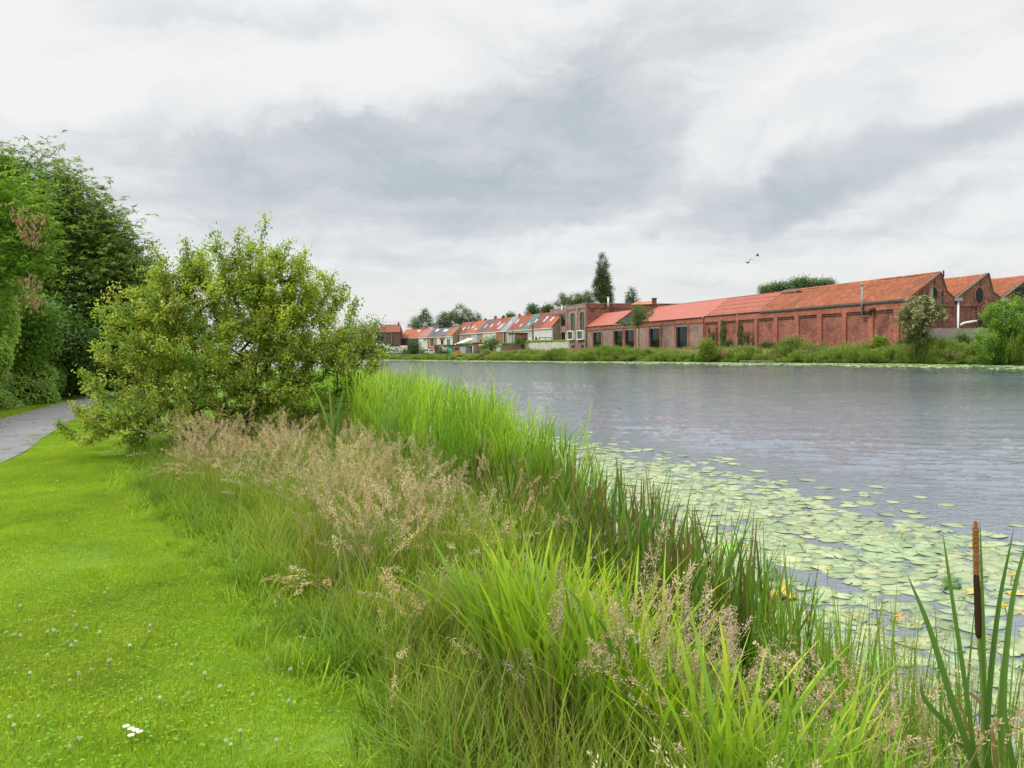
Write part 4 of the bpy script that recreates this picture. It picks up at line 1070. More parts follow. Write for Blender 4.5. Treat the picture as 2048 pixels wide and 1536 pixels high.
hs = [
 (904.5, 911.5, BRN, CRM, 'cream house with dark brown tiled roof and small low skylight, first of taller terrace', [(.55, .08, .9, 1.2)], [(.5, 4.6, .9, 1.6, 's')], [(.05, .7, .3)], None),
 (911.5, 924, RED, CRM, 'cream house under worn red roof with one wide skylight', [(.6, .28, 1.9, 1.6)], [(.75, 4.4, 1.6, 2.6, 's')], [(.98, 1.0, .35)], None),
 (924, 931, BRN, 'brick_beige', 'narrow brick house with dark red-brown roof and a single skylight', [(.5, .32, 1.2, 1.7)], [(.3, 3.6, .8, 2.6, 'd')], [], None),
 (931, 942, ORG, 'brick_beige', 'brown brick house under bright orange-red roof with a large white skylight', [(.5, .34, 1.9, 1.6)], [(.5, 3.6, 1.6, 1.5, 'w')], [(.02, 1.0, .3)], None),
 (942, 953.5, ORG, LGR, 'pale grey rendered house with orange roof and a tilted open roof window', [(.3, .18, 1.6, 1.1)], [], [(.5, .9, .35)], None),
 (953.5, 966, SLT, 'brick_beige', 'beige brick house with dark slate roof and one skylight', [(.65, .3, 1.3, 1.8)], [(.62, 3.4, .8, 2.4, 'd')], [], None),
 (966, 1001.5, RED, WH, 'wide white house with long red roof carrying four skylights', [(.22, .30, 1.4, 1.7), (.54, .42, 1.4, 1.9), (.76, .1, 1.1, 3.0), (.87, .1, 1.1, 3.0)], [(.18, 3.2, 2.2, 2.4, 'w'), (.72, 4.2, .9, 3.4, 's')], [(.03, 1.2, .8), (.47, 1.2, .6)], (.91, 4.6, 4.2, 7.9)),
 (1001.5, 1014.5, GRY, 'brick_beige', 'narrow brown brick house with light grey roof edged in white', [(.55, .36, 1.3, 1.9)], [(.62, 3.4, .9, 4.4, 'd')], [(.92, .9, .5)], None),
 (1014.5, 1043.5, RED, CRM, 'wide cream house with brownish red roof and two separate skylights', [(.2, .42, 1.6, 2.1), (.75, .14, 1.2, 1.4)], [(.15, 3.6, .9, 2.4, 'd')], [(.62, 1.3, .6)], None),
 (1043.5, 1056.5, GRN, CRM, 'house with green roof in the middle of the red roofed terrace', [(.55, .2, 1.0, 1.2)], [], [(.98, 1.0, .3)], None),
 (1056.5, 1068, BRN, LGR, 'pale house with dark brown roof right of the green roof', [(.3, .36, 1.1, 1.6)], [(.4, 2.6, 2.2, 3.2, 's')], [], None),
 (1068, 1082.5, DRD, WH, 'weathered white house under plum red sheet roof with one long skylight', [(.65, .36, 1.5, 2.5)], [(.3, 2.8, 1.0, 3.0, 'd')], [], None),
 (1082.5, 1104, ORG, WH, 'stained white house with bright orange roof hard against the brick block', [(.4, .36, 1.3, 1.8)], [(.25, 3.0, 1.1, 1.8, 'd'), (.75, 3.4, 1.5, 3.2, 's')], [(.72, 1.6, .9)], None),
]
for x0, x1, rc, wc_, lab, sky_, win_, ch_, dm in hs:
    xm = (x0+x1)/2; house(FH, x0, x1, EY(xm), RY(xm+7), rc, wc_, lab, sky_, win_, ch_, dorm=dm)
# lower houses to the left, on a line more square to the view
L0 = at_y(750, 672, 300)[:2]; L1 = at_y(905, 671, 276)[:2]; ul = (L1-L0)/np.linalg.norm(L1-L0); nl = np.array([ul[1], -ul[0]])
if nl@(-L0) < 0: nl = -nl
FL = Frame(L0, ul, nl)
ls = [
 (797, 816, 674.5, 660, ORG, 'brick_dark', 'low dark brick house with long orange roof beside the tall hipped house', [], [], [(.9, 1.0, .6)], None),
 (816, 837, 674.5, 659, ORG, 'brick_dark', 'low brick house with orange roof and one tiny skylight near the ridge', [(.5, .62, 1.4, 1.2)], [], [(.85, 1.2, 1.2)], None),
 (837, 854.5, 673.5, 658, PNK, WH, 'white rendered house with dusty pink roof behind the bank trees', [], [(.3, 4, 1.2, 1.6, 's')], [], None),
 (854.5, 873.5, 672.8, 657.5, SLT, 'brick_orange', 'orange brick house with slate roof, white window and satellite dish', [(.5, .55, 1.6, 1.8)], [(.5, 3.7, 2.0, 3.4, 'w')], [], None),
 (873.5, 891, 672.3, 656.5, (.14, .14, .155), WH, 'white house with slate roof and wide skylight, grey slates on its lower wall', [(.5, .5, 2.3, 1.7)], [(.62, 4.6, 1.2, 2.4, 'd')], [(.4, .7, .4)], (.62, 2.4, 6.0, 7.9)),
 (891, 904.5, 671.3, 655.3, (.34, .14, .06), WH, 'white house under tawny orange roof at the end of the lower row', [], [(.45, 3.6, 1.6, 3.0, 'w')], [], None),
]
for x0, x1, ey, ry, rc, wc_, lab, sky_, win_, ch_, dm in ls:
    house(FL, x0, x1, ey, ry, rc, wc_, lab, sky_, win_, ch_, dorm=dm)
# satellite dish
p = FL.pt(*((FL.hit(853, 681)[0]), .7, FL.hit(853, 679)[1]))
dish = thing('satellite_dish', 'grey satellite dish on the edge of the orange brick house', 'dish', p)
q = MB(); n = 12
for k, (r_, d_) in enumerate(((.06, .14), (.4, .07), (.62, 0))):
    q.v += [tuple(np.array(p)+np.array([r_*math.cos(t), -.25+d_, r_*math.sin(t)])) for t in np.linspace(0, 2*math.pi, n, False)]
q.f += [(a_*n+k, a_*n+(k+1) % n, (a_+1)*n+(k+1) % n, (a_+1)*n+k) for a_ in range(2) for k in range(n)]+[tuple(range(n))]
q.build('reflector', M['grey_metal'], dish); q = MB().tube(np.array(p)+np.array([0, -.1, 0]), np.array(p)+np.array([0, .3, -.3]), .05, 6); q.build('arm', M['dark_metal'], dish)

# tall brick house with hipped cross roof at the river bend
bh = thing('tall_brick_house', 'tall brown brick house with red hipped roofs and white ground floor at the river bend', 'house', at_y(777, 708, 285))
FX = Frame(at_y(754.5, 690, 285)[:2], np.array([1., 0]), np.array([0, -1.]))
def xs(x, y=690): return FX.hit(x, y)[0]
def zz(x, y, o=0): return FX.hit(x, y, o)[1]
a0, a1, a2 = xs(754.6), xs(768.5), xs(799.2)
zE_, zR_, zG = zz(775, 664.5), zz(775, 649.3, -4), zz(775, 689)
q = MB(); FX.box(q, a0, a1, -8, -1.2, .6, zE_); q.build('wall', M['brick_brown'], bh)
q = MB(); FX.box(q, a1+.01, a2, -8, 0, .6, zE_+.1); q.build('wall', M['brick_dark'], bh)
for (u0, u1, rx, o0) in ((a0-.4, xs(778), xs(769), -.9), (xs(768), a2+.3, xs(785), .3)):
    q = MB(); r0, r1 = (u0+u1)/2-1.2, (u0+u1)/2+2.6
    c = [FX.pt(u0, o0, zE_), FX.pt(u1, o0, zE_), FX.pt(u1, -8.3, zE_), FX.pt(u0, -8.3, zE_), FX.pt(r0, -4, zR_), FX.pt(r1, -4, zR_)]
    q.add(c, [(0, 1, 5, 4), (1, 2, 5), (2, 3, 4, 5), (3, 0, 4), (3, 2, 1, 0)]); rf = q.build('roof', roofm(RED), bh)
q = MB(); FX.box(q, xs(793.5), xs(796), -4.6, -3.6, zR_-1.5, zR_+.9); q.build('chimney', M['brick_dark'], bh)
q = MB(); FX.box(q, xs(758), xs(759.5), -4.6, -3.6, zR_-1.2, zR_+.4); q.build('chimney', M['brick_dark'], bh)
for x in (771, 783.5):
    q = MB(); q.tube(FX.pt(xs(x), .12, zG), FX.pt(xs(x), .12, zE_), .12, 6); q.build('downpipe', M['grey_metal'], bh)
for x in (757.3, 760.5, 764.8):
    q = MB(); FX.box(q, xs(x)-.35, xs(x)+.35, -1.21, -1.15, zz(x, 681), zz(x, 671)); q.build('window', M['glass'], bh)
gfm = wallm((.66, .63, .55))
q = MB(); FX.box(q, a0-.1, xs(769), -1.2, .1, .6, zz(760, 688)); FX.box(q, xs(769.1), xs(782), -.8, 1.0, .6, zz(775, 689.3)); FX.box(q, xs(782.1), xs(799), .0, 1.6, .6, zz(790, 692.3)); FX.box(q, xs(799.1), xs(815), -.8, 1.2, .6, zz(805, 691)); q.build('ground_floor', gfm, bh)
for (x, y0, y1, w_) in ((758.5, 695, 701, .5), (765.5, 690.5, 699, .7), (778, 696, 703.5, .7), (783.5, 698, 702, .4), (787.5, 699.5, 703, .9)):
    o_ = 1.03 if 769 < x < 782 else (.13 if x < 769 else 1.63)
    q = MB(); FX.box(q, xs(x)-w_/2, xs(x)+w_/2, o_, o_+.05, zz(x, y1), zz(x, y0)); q.build('window', M['glass'], bh)
for (x0, x1) in ((791.5, 797), (808, 811.5)):
    q = MB(); FX.box(q, xs(x0), xs(x1), 1.62 if x0 < 800 else 1.22, 1.7, 1.0, zz(x0, 696.5)); q.build('door', plain('brown_door', (.16, .09, .06)), bh)
q = MB(); FX.box(q, xs(780), xs(800), .1, 1.9, zz(790, 691.8), zz(790, 690.3)); q.build('flat_roof', M['dark_metal'], bh)

# ------------------------------------------------------------------ garages and sheds along the far bank
def rollup(c): return plain('door_'+'_'.join('%02d' % int(x*100) for x in c), c, .6, .15, 2)
gar = [
 # x0,x1,topY,botY,Y, wall, door(x0,x1,ytop,colour), roof colour, label, category
 (868, 876, 691, 709, 236, 'brick_trim', (870.5, 874.8, 694.5, (.02, .02, .025)), 'small red brick garage with a black door by the white car', 'garage'),
 (877, 885, 690, 709, 238, LGR, (878.5, 883, 694, (.12, .14, .15)), 'narrow grey rendered outbuilding with a slate-grey door', 'shed'),
 (885.3, 894.7, 690.5, 710, 226, (.60, .56, .40), (886.8, 893.5, 697, (.60, .60, .58)), 'cream garage with a dark slot window above a white door', 'garage'),
 (895.2, 906, 690.5, 710.5, 224, (.07, .20, .14), (896.2, 905, 695.5, (.10, .42, .27)), 'garage with bright green double doors', 'garage'),
 (906.4, 919, 690, 711, 222, 'brick_trim', (909.5, 917, 695.2, (.035, .05, .07)), 'red brick garage with a dark blue door', 'garage'),
 (919.4, 932.6, 692, 712, 220, LGR, (921.5, 931.8, 696.2, (.50, .50, .52)), 'garage with a silver ribbed roller door and a lean flat roof', 'garage'),
 (933, 943, 693, 711.5, 218, (.20, .18, .22), (933.8, 941.5, 695, (.19, .17, .21)), 'dark mauve panelled shed', 'shed'),
 (945, 957.2, 686, 711, 216, 'brick_trim', (947.5, 955.5, 693.5, (.20, .16, .14)), 'tall red brick garage with a brown roller door', 'garage'),
 (957.6, 971, 687, 711.5, 214, 'brick_trim', (959, 969, 693.5, (.33, .14, .10)), 'brick garage with white boards over its door next to a leafy bush', 'garage'),
]
for gi_, (x0, x1, ty, by, Yd, wc_, dr, lab, cat_) in enumerate(gar):
    A0 = at_y(x0, ty, Yd); A1 = at_y(x1, ty, Yd); h = thing(cat_, lab, cat_, ((A0[0]+A1[0])/2, Yd, 1.0))
    zt_ = A0[2]; q = MB(); q.box(A0[0], A1[0], Yd, Yd+5, .6, zt_); q.build('wall', wallm(wc_), h)
    q = MB(); q.box(A0[0]-.1, A1[0]+.1, Yd-.15, Yd+5.1, zt_, zt_+.16); q.build('roof', M['dark_metal'] if gi_ % 3 else M['zinc_old'], h)
    d0 = at_y(dr[0], dr[2], Yd-.05); d1 = at_y(dr[1], dr[2], Yd-.05)
    q = MB(); dm = rollup(dr[3])
    nr_ = 7
    for k in range(nr_):
        za = .9+(d0[2]-.9)*k/nr_; q.box(d0[0], d1[0], Yd-.05-(.02 if k % 2 else 0), Yd-.004, za+.01, .9+(d0[2]-.9)*(k+1)/nr_-.01)
    q.box(d0[0], d1[0], Yd-.03, Yd-.005, .9, d0[2]); q.build('door', dm, h)
    if gi_ == 2:
        w0, w1 = at_y(886.5, 694.2, Yd), at_y(893, 692.2, Yd); q = MB(); q.box(w0[0], w1[0], Yd-.03, Yd-.003, w0[2], w1[2]); q.build('window', M['glass'], h)
    if gi_ == 8:
        w0, w1 = at_y(957.8, 692, Yd), at_y(970, 688, Yd)
        for k in range(2):
            zc_ = w0[2]+(w1[2]-w0[2])*k*.55; q = MB(); q.box(w0[0], w1[0], Yd-.06, Yd-.005, zc_, zc_+(w1[2]-w0[2])*.42); q.build('board', M['white_paint'], h)
    if gi_ == 7:
        w0, w1 = at_y(945.2, 711, Yd), at_y(946.6, 692, Yd); q = MB(); q.box(w0[0], w1[0], Yd-.1, Yd-.004, 1, w1[2]); q.build('post', M['white_paint'], h)
# white awning
aw = thing('white_awning', 'long white sloping awning over the yard behind the garages', 'awning', at_y(925, 690, 234))
q = MB(); a, b, c, d = at_y(903, 691, 232), at_y(912, 690.5, 228), at_y(947, 677, 232), at_y(936, 676, 238)
q.add([a, b, c, d, a-np.array([0, 0, .25]), b-np.array([0, 0, .25]), c-np.array([0, 0, .25]), d-np.array([0, 0, .25])], [(0, 1, 2, 3), (7, 6, 5, 4), (0, 4, 5, 1), (1, 5, 6, 2), (2, 6, 7, 3), (3, 7, 4, 0)]); q.build('canopy', M['white_paint'], aw)
for p in (a, b, c, d):
    q = MB().tube((p[0], p[1], .9), (p[0], p[1], p[2]-.2), .05, 6); q.build('post', M['white_paint'], aw)
# flat roofed annex with window (right group)
an = thing('flat_roofed_annex', 'grey flat-roofed annex with red brick side and white window before the terrace', 'building', at_y(1036, 684, 205))
q = MB(); A0, A1, A2 = at_y(1017.5, 668, 205), at_y(1031, 668, 201), at_y(1055.3, 668, 204)
q.hexa([(A0[0], A0[1], .9), (A1[0], A1[1], .9), (A1[0]+1, A1[1]+6, .9), (A0[0], A0[1]+6, .9), (*A0[:2], A0[2]), (*A1[:2], A0[2]), (A1[0]+1, A1[1]+6, A0[2]), (A0[0], A0[1]+6, A0[2])]); q.build('wall', wallm((.30, .30, .30)), an)
vwall(A1, A2, .9, at_y(1040, 675, 202)[2]).build('wall', M['brick_dark'], an); vwall(A1, A2, at_y(1040, 675, 202)[2]+.01, A0[2]).build('wall', M['brick_red'], an)
q = MB(); q.hexa([(A0[0]-.3, A0[1]-.3, A0[2]), (A1[0], A1[1]-.3, A0[2]), (A2[0]+.2, A2[1]-.3, A0[2]), (A0[0], A0[1]+6, A0[2]), (A0[0]-.3, A0[1]-.3, A0[2]+.25), (A1[0], A1[1]-.3, A0[2]+.25), (A2[0]+.2, A2[1]-.3, A0[2]+.25), (A0[0], A0[1]+6, A0[2]+.25)]); q.build('roof', M['dark_metal'], an)
w0, w1 = at_y(1020.7, 682.5, 204), at_y(1027.8, 671, 202.2); q = MB()
q.box(w0[0], w0[0]+.15, 201.6, 201.8, w0[2], w1[2]); q.box(w1[0]-.15, w1[0], 201.6, 201.8, w0[2], w1[2]); q.box((w0[0]+w1[0])/2-.06, (w0[0]+w1[0])/2+.06, 201.6, 201.8, w0[2], w1[2]); q.box(w0[0], w1[0], 201.61, 201.79, w1[2]-.15, w1[2]); q.box(w0[0], w1[0], 201.61, 201.79, w0[2], w0[2]+.15)
w = q.build('window', M['white_paint'], an); q = MB(); q.box(w0[0], w1[0], 201.8, 201.85, w0[2], w1[2]); q.build('pane', M['glass_light'], w)
# freestanding brick chimney stack and the pergola
st = thing('brick_chimney_stack', 'slim tall red brick chimney stack in front of the weathered white house', 'chimney', at_y(1065.5, 683, 198))
a = at_y(1063.9, 650, 198); b = at_y(1067.2, 650, 198); q = MB(); q.box(a[0], b[0], 197.8, 198.3, .9, a[2]-.3); q.build('shaft', M['brick_red'], st); q = MB(); q.box(a[0]-.07, b[0]+.07, 197.7, 198.4, a[2]-.3, a[2]); q.build('cap', M['brick_trim'], st)
pg = thing('pergola', 'dark timber pergola over plants beside the brick tower block', 'pergola', at_y(1090, 684, 192))
a, b = at_y(1079, 675, 193), at_y(1103, 675.5, 190); c = at_y(1074.5, 684, 193)
for p0, p1 in ((a, b), (a, c)):
    q = MB().tube(p0, p1, .14, 4); q.build('beam', M['rust'], pg)
for x in (1079, 1091, 1102.5):
    p = at_y(x, 675, 192); q = MB().tube((p[0], p[1], .9), p, .09, 4); q.build('post', M['rust'], pg)
# street lamps and aerials
def lamp(px, ytop, ybot, Yd, lab):
    p = at_y(px, ytop, Yd); h = thing('street_lamp', lab, 'street lamp', (p[0], p[1], 1.0), 'street lamps by the terrace')
    MB().tube((p[0], p[1], .9), (p[0], p[1], p[2]), .09, 6, .06).build('pole', M['dark_metal'], h)
    q = MB(); q.hexa([(p[0]-.15, p[1]-.5, p[2]), (p[0]+.15, p[1]-.5, p[2]), (p[0]+.12, p[1]+.1, p[2]), (p[0]-.12, p[1]+.1, p[2]), (p[0]-.1, p[1]-.45, p[2]+.14), (p[0]+.1, p[1]-.45, p[2]+.14), (p[0]+.1, p[1]+.1, p[2]+.12), (p[0]-.1, p[1]+.1, p[2]+.12)]); q.build('head', M['grey_metal'], h)
lamp(1024.5, 652, 675, 200, 'dark street lamp pole before the brown-red roof above the grey annex')
lamp(922, 665, 690, 225, 'dark street lamp pole rising behind the white awning')
ant = thing('lattice_aerial', 'thin distant aerial mast with cross arms above the shrub', 'aerial', at_y(669, 700, 420))
p0, p1 = at_y(669, 690, 420), at_y(669, 553, 420)
MB().tube(p0, p1, .16, 5, .06).build('mast', M['grey_metal'], ant)
for yy, w_ in ((571, 1.3), (583, 1.5), (566, .9)):
    c = at_y(669, yy, 420); MB().tube(c-np.array([w_, 0, 0]), c+np.array([w_, 0, 0]), .07, 4).build('cross_arm', M['grey_metal'], ant)
ph = thing('phone_mast', 'distant telephone mast with stubby antenna panels right of the shrub top', 'mast', at_y(707.5, 700, 420))
p0, p1 = at_y(707.5, 690, 420), at_y(707.5, 617, 420)
MB().tube(p0, p1, .35, 6, .25).build('mast', M['grey_metal'], ph)
for dx in (-.6, 0, .6):
    c = at_y(707.5, 623, 420)+np.array([dx, 0, 0]); MB().tube(c-np.array([0, 0, 1.5]), c+np.array([0, 0, 1.6]), .22, 6).build('antenna', M['grey_metal'], ph)
def wire(n, pts, lab, r_=.03):
    h = MB()
    for a, b in zip(pts[:-1], pts[1:]): h.tube(a, b, r_, 4)
    tag(h.build('power_line', M['grey_metal']), lab, 'power line', 'power lines behind the houses')
for k, (y0, y1) in enumerate(((641, 638.5), (644.3, 640.5), (647, 642))):
    pts = []
    for t in np.linspace(0, 1, 13):
        x = 640+t*560; y = y0+(y1-y0)*t+3.0*(1-(2*t-1)**2); pts.append(at_y(x, y, 360))
    wire(k, pts, ['topmost thin power line sagging across the sky over the low houses', 'middle thin power line crossing the sky over the low houses', 'lowest thin power line crossing the sky over the low houses'][k], .045)
# jetty with railings
jt = thing('wooden_jetty', 'grey wooden jetty with two-bar railing on posts at the far water edge', 'jetty', at_y(1005, 716, 178))
JY = 178
def jb(x0, x1, y0, y1, dy0, dy1, name, m_='wood_grey'):
    a, b = at_y(x0, y1, JY), at_y(x1, y0, JY); q = MB(); q.box(a[0], b[0], JY+dy0, JY+dy1, a[2], b[2]); return q.build(name, M[m_], jt)
jb(994, 1021, 699.6, 700.7, -.06, .06, 'rail'); jb(994, 1021, 703.3, 704.4, -.06, .06, 'rail')
for x in (994, 1000, 1013, 1019.5): jb(x, x+1, 699, 708, .07, .2, 'railing_post')
for x in (994.5, 1001, 1008, 1015): jb(x, x+1.1, 708, 722, .1, .35, 'pile', 'rust')
for k in range(9):
    x = 993+k*3; a, b = at_y(x, 708.3, JY), at_y(x+2.85, 707, JY); q = MB(); q.box(a[0], b[0], JY-.1, JY+3, a[2], b[2]); q.build('deck_board', M['wood_grey'], jt)
jb(975.2, 979.3, 708.5, 719.5, -.3, .1, 'white_panel', 'white_paint'); jb(998.5, 1005.3, 710, 718.5, -.2, -.08, 'skirt_board', 'wood_grey')
for k in range(4): a, b = at_y(982.5+k*2.2, 719, JY), at_y(984.3+k*2.2, 709.5, JY); MB().tube(a, b, .09, 5).build('brace', M['wood_grey'], jt)
# low landing stage on the right
ls_ = thing('landing_stage', 'low weathered plank landing stage at the foot of the reeds under the brick wall', 'jetty', at_y(1515, 722, 99))
a, b = at_y(1483.5, 721.3, 100), at_y(1548, 721.6, 96)
for k in range(5):
    p, r_ = a+(b-a)*(k/5+.003), a+(b-a)*((k+1)/5-.003); q = MB(); q.hexa([(p[0], p[1], p[2]-.1), (r_[0], r_[1], r_[2]-.1), (r_[0], r_[1]+1.2, r_[2]-.1), (p[0], p[1]+1.2, p[2]-.1), p, r_, (r_[0], r_[1]+1.2, r_[2]), (p[0], p[1]+1.2, p[2])]); q.build('plank', M['wood_grey'], ls_)
for k in range(6):
    p = a+(b-a)*(k/5); MB().tube((p[0], p[1]+.1, -.5), (p[0], p[1]+.1, p[2]-.1), .07, 6).build('pile', M['wood_grey'], ls_)

# ------------------------------------------------------------------ parked cars
def car(px, py, Yd, colr, lab, heading):
    p = at_y(px, py, Yd); base = (p[0], p[1], 1.0)
    h = thing('parked_car', lab, 'car', base, 'cars parked by the water', rz=heading)
    pc = plain('car_paint_'+str(px), colr, .3, .03, 2, spec=.6)
    # side outline (x length, z), lofted with rounded width
    prof_ = [(-2.0, .35), (-2.05, .75), (-1.9, .98), (-1.15, 1.08), (-.45, 1.55), (.9, 1.62), (1.75, 1.45), (2.0, 1.0), (2.02, .4)]
    def loft(pr, w0, w1, zmin, zmax):
        q = MB(); n = len(pr)
        for sgn in (-1, 1):
            q.v += [(x, sgn*(w0+(w1-w0)*max(0, (z-zmin)/(zmax-zmin))), z) for x, z in pr]
        q.f += [tuple(range(n-1, -1, -1)), tuple(range(n, 2*n))]+[(k, (k+1) % n, n+(k+1) % n, n+k) for k in range(n)]
        return q
    loft(prof_, .86, .66, .95, 1.62).build('body', pc, h, local=True)
    loft([(-1.12, 1.09), (-.5, 1.50), (-.42, 1.50), (-.9, 1.09)], .80, .72, 1.1, 1.5).build('windscreen', M['glass'], h, local=True)
    q = MB(); q.add([(-1.17, -.72, 1.10), (-1.17, .72, 1.10), (-.50, .62, 1.53), (-.50, -.62, 1.53)], [(0, 1, 2, 3)]); q.v = [(x-.03, y, z+.02) for x, y, z in q.v]; q.build('windscreen', M['glass'], h, local=True)
    for sgn in (-1, 1):
        q = MB(); q.add([(-.85, sgn*.87, 1.08), (.2, sgn*.87, 1.08), (.2, sgn*.71, 1.5), (-.4, sgn*.71, 1.5)], [(0, 1, 2, 3)]); q.add([(.3, sgn*.87, 1.08), (1.6, sgn*.87, 1.08), (1.4, sgn*.72, 1.45), (.3, sgn*.71, 1.5)], [(0, 1, 2, 3)]); q.build('side_window', M['glass'], h, local=True)
        q = MB(); q.hexa([(-2.08, sgn*.5, .68), (-1.95, sgn*.84, .68), (-1.9, sgn*.84, .86), (-2.0, sgn*.5, .86), (-2.03, sgn*.5, .70), (-1.9, sgn*.86, .70), (-1.85, sgn*.86, .88), (-1.95, sgn*.5, .88)]); q.build('headlight', M['glass_light'], h, local=True)
        for x in (-1.3, 1.3):
            q = MB().tube((x, sgn*.70, .33), (x, sgn*.90, .33), .33, 14); w = q.build('wheel', plain('tyre', (.02, .02, .02), .9), h, local=True)
            q = MB().tube((x, sgn*.89, .33), (x, sgn*.92, .33), .19, 10); q.build('rim', M['grey_metal'], w, local=True)
    q = MB(); q.box(-2.09, -2.02, -.45, .45, .42, .62); q.build('grille', M['dark_metal'], h, local=True)
car(856, 709, 205, (.75, .76, .78), 'white car parked nose to the water before the orange brick house', R(65))
car(789, 707, 250, (.55, .66, .74), 'pale silver-blue car parked before the white ground floor of the brick house', R(12))

# ------------------------------------------------------------------ birds
for k, (x, y, s_, rz, lab) in enumerate(((1495.5, 526, .85, .3, 'lowest of three dark birds flying over the roofs'), (1501.5, 518.5, .75, .9, 'middle one of three dark birds flying over the roofs'), (1515, 511.5, .9, -.2, 'topmost of three dark birds flying over the roofs'))):
    p = at_y(x, y, 75); h = thing('bird', lab, 'bird', p, 'birds over the brick works', rz=rz)
    q = MB()
    # body: spindle, wings raised, tail fan
    n = 6; st_ = [(-.20, .005), (-.15, .035), (-.05, .055), (.06, .05), (.13, .03), (.17, .032), (.21, .012), (.235, .002)]
    for x_, r_ in st_: q.v += [(x_*s_, r_*math.cos(t)*s_, r_*math.sin(t)*s_) for t in np.linspace(0, 2*math.pi, n, False)]
    for a_ in range(len(st_)-1): q.f += [(a_*n+i_, a_*n+(i_+1) % n, (a_+1)*n+(i_+1) % n, (a_+1)*n+i_) for i_ in range(n)]
    q.f += [tuple(range(n)), tuple(range(len(st_)*n-1, (len(st_)-1)*n-1, -1))]
    q.build('body', M['bird'] if 'bird' in M else M.setdefault('bird', plain('dark_feathers', (.02, .02, .022), .8)), h, local=True)
    for sg in (-1, 1):
        w = MB(); up2 = .5 if k != 1 else -.15
        w.add([(.07*s_, sg*.03*s_, .02*s_), (-.09*s_, sg*.03*s_, .02*s_), (.09*s_, sg*.22*s_, (.02+up2*.24)*s_), (-.08*s_, sg*.22*s_, (.01+up2*.24)*s_), (-.02*s_, sg*.44*s_, (.02+up2*.38)*s_), (-.09*s_, sg*.40*s_, (.015+up2*.36)*s_)], [(0, 2, 3, 1), (2, 4, 5, 3)])
        w.v += [(a_, b_, c_-.012*s_) for a_, b_, c_ in list(w.v)]; w.f += [(7, 9, 8, 6), (9, 11, 10, 8), (0, 6, 8, 2), (2, 8, 10, 4), (1, 3, 9, 7), (3, 5, 11, 9), (4, 10, 11, 5)]
        w.build('wing', M['bird'], h, local=True)
    w = MB().add([(-.17*s_, -.02*s_, 0), (-.17*s_, .02*s_, 0), (-.30*s_, .06*s_, .0), (-.30*s_, -.06*s_, .0), (-.17*s_, -.02*s_, -.01), (-.17*s_, .02*s_, -.01), (-.30*s_, .06*s_, -.01), (-.30*s_, -.06*s_, -.01)], [(0, 1, 2, 3), (7, 6, 5, 4), (0, 4, 5, 1), (1, 5, 6, 2), (2, 6, 7, 3), (3, 7, 4, 0)]); w.build('tail', M['bird'], h, local=True)

# ================================================================== trees and shrubs
def ell_px(lst, Y):
    """ellipsoids from the place they take in the view: (px, py, rx, ry) at distance Y (m), depth = mean radius"""
    out = []
    for e in lst:
        px, py, rx, ry = e[:4]; y = e[4] if len(e) > 4 else Y; c = at_y(px, py, y); k = y/FP
        out.append((c[0], c[1], c[2], rx*k, (rx+ry)/2*k*(e[5] if len(e) > 5 else 1), ry*k))
    return out
# sweet chestnut behind the hedge
cy_ = 31
ce = ell_px([(75, 365, 70, 60), (20, 385, 60, 75), (145, 490, 100, 90), (225, 485, 52, 62), (200, 600, 105, 130), (90, 580, 140, 150), (245, 570, 38, 85), (120, 420, 90, 60), (150, 700, 130, 90), (-60, 480, 120, 160)], cy_)
chest, _ = make_tree('chestnut_tree', 'big dark chestnut tree with long drooping leaves rising behind the ivy hedge', 'tree', (*at_y(120, 760, cy_)[:2], LAWN_Z), ce, 1300, 152, .22,
    [(.19, .30, .075), (.23, .34, .09), (.14, .24, .06), (.27, .38, .12)], group=None, spread=.42, r_tip=.012, style='rosette', shell=.5, lw=.24, clump=.25)
cf = in_ellipsoids(ce[:9], 260, .7)
# pale catkin strands at the crown's shoots
v, f, c = leafquads(cf, np.column_stack([rng.normal(0, 1, (260, 2)), rng.normal(-.3, .6, 260)]), rng.normal(0, 1, (260, 3)), .16, .03, jit((.42, .42, .24), 260, .2))
link('catkins', np_mesh('catkins', v, f, c, M['leaf']), chest)['kind'] = 'stuff'
# lighter tree at the left edge with withered bunches
be = ell_px([(10, 400, 75, 48), (50, 430, 60, 35), (-30, 480, 110, 90), (40, 500, 60, 30), (20, 560, 60, 50)], 22)
bt, _ = make_tree('young_tree', 'light green tree with withered brown leaf bunches leaning in over the ivy hedge', 'tree', (*at_y(-60, 800, 22)[:2], LAWN_Z), be, 230, 80, .17,
    [(.30, .44, .06), (.24, .38, .05), (.35, .49, .08)], spread=.32, r_tip=.009, style='rosette', shell=.4, lw=.27)
for (x, y, n) in ((42, 432, 60), (62, 470, 80), (80, 440, 50), (60, 565, 55), (66, 600, 60)):
    c = at_y(x, y, 20.6); P0 = c+rng.normal(0, 1, (n, 3))*np.array([.06, .25, .15])
    v, f, cc = leafquads(P0, np.column_stack([rng.normal(0, .35, (n, 2)), -np.ones(n)]), rng.normal(0, 1, (n, 3)), rng.uniform(.09, .17, n), .05, jit((.36, .21, .15), n, .25))
    link('withered_leaves', np_mesh('withered_leaves', v, f, cc, M['leaf']), bt)['kind'] = 'stuff'
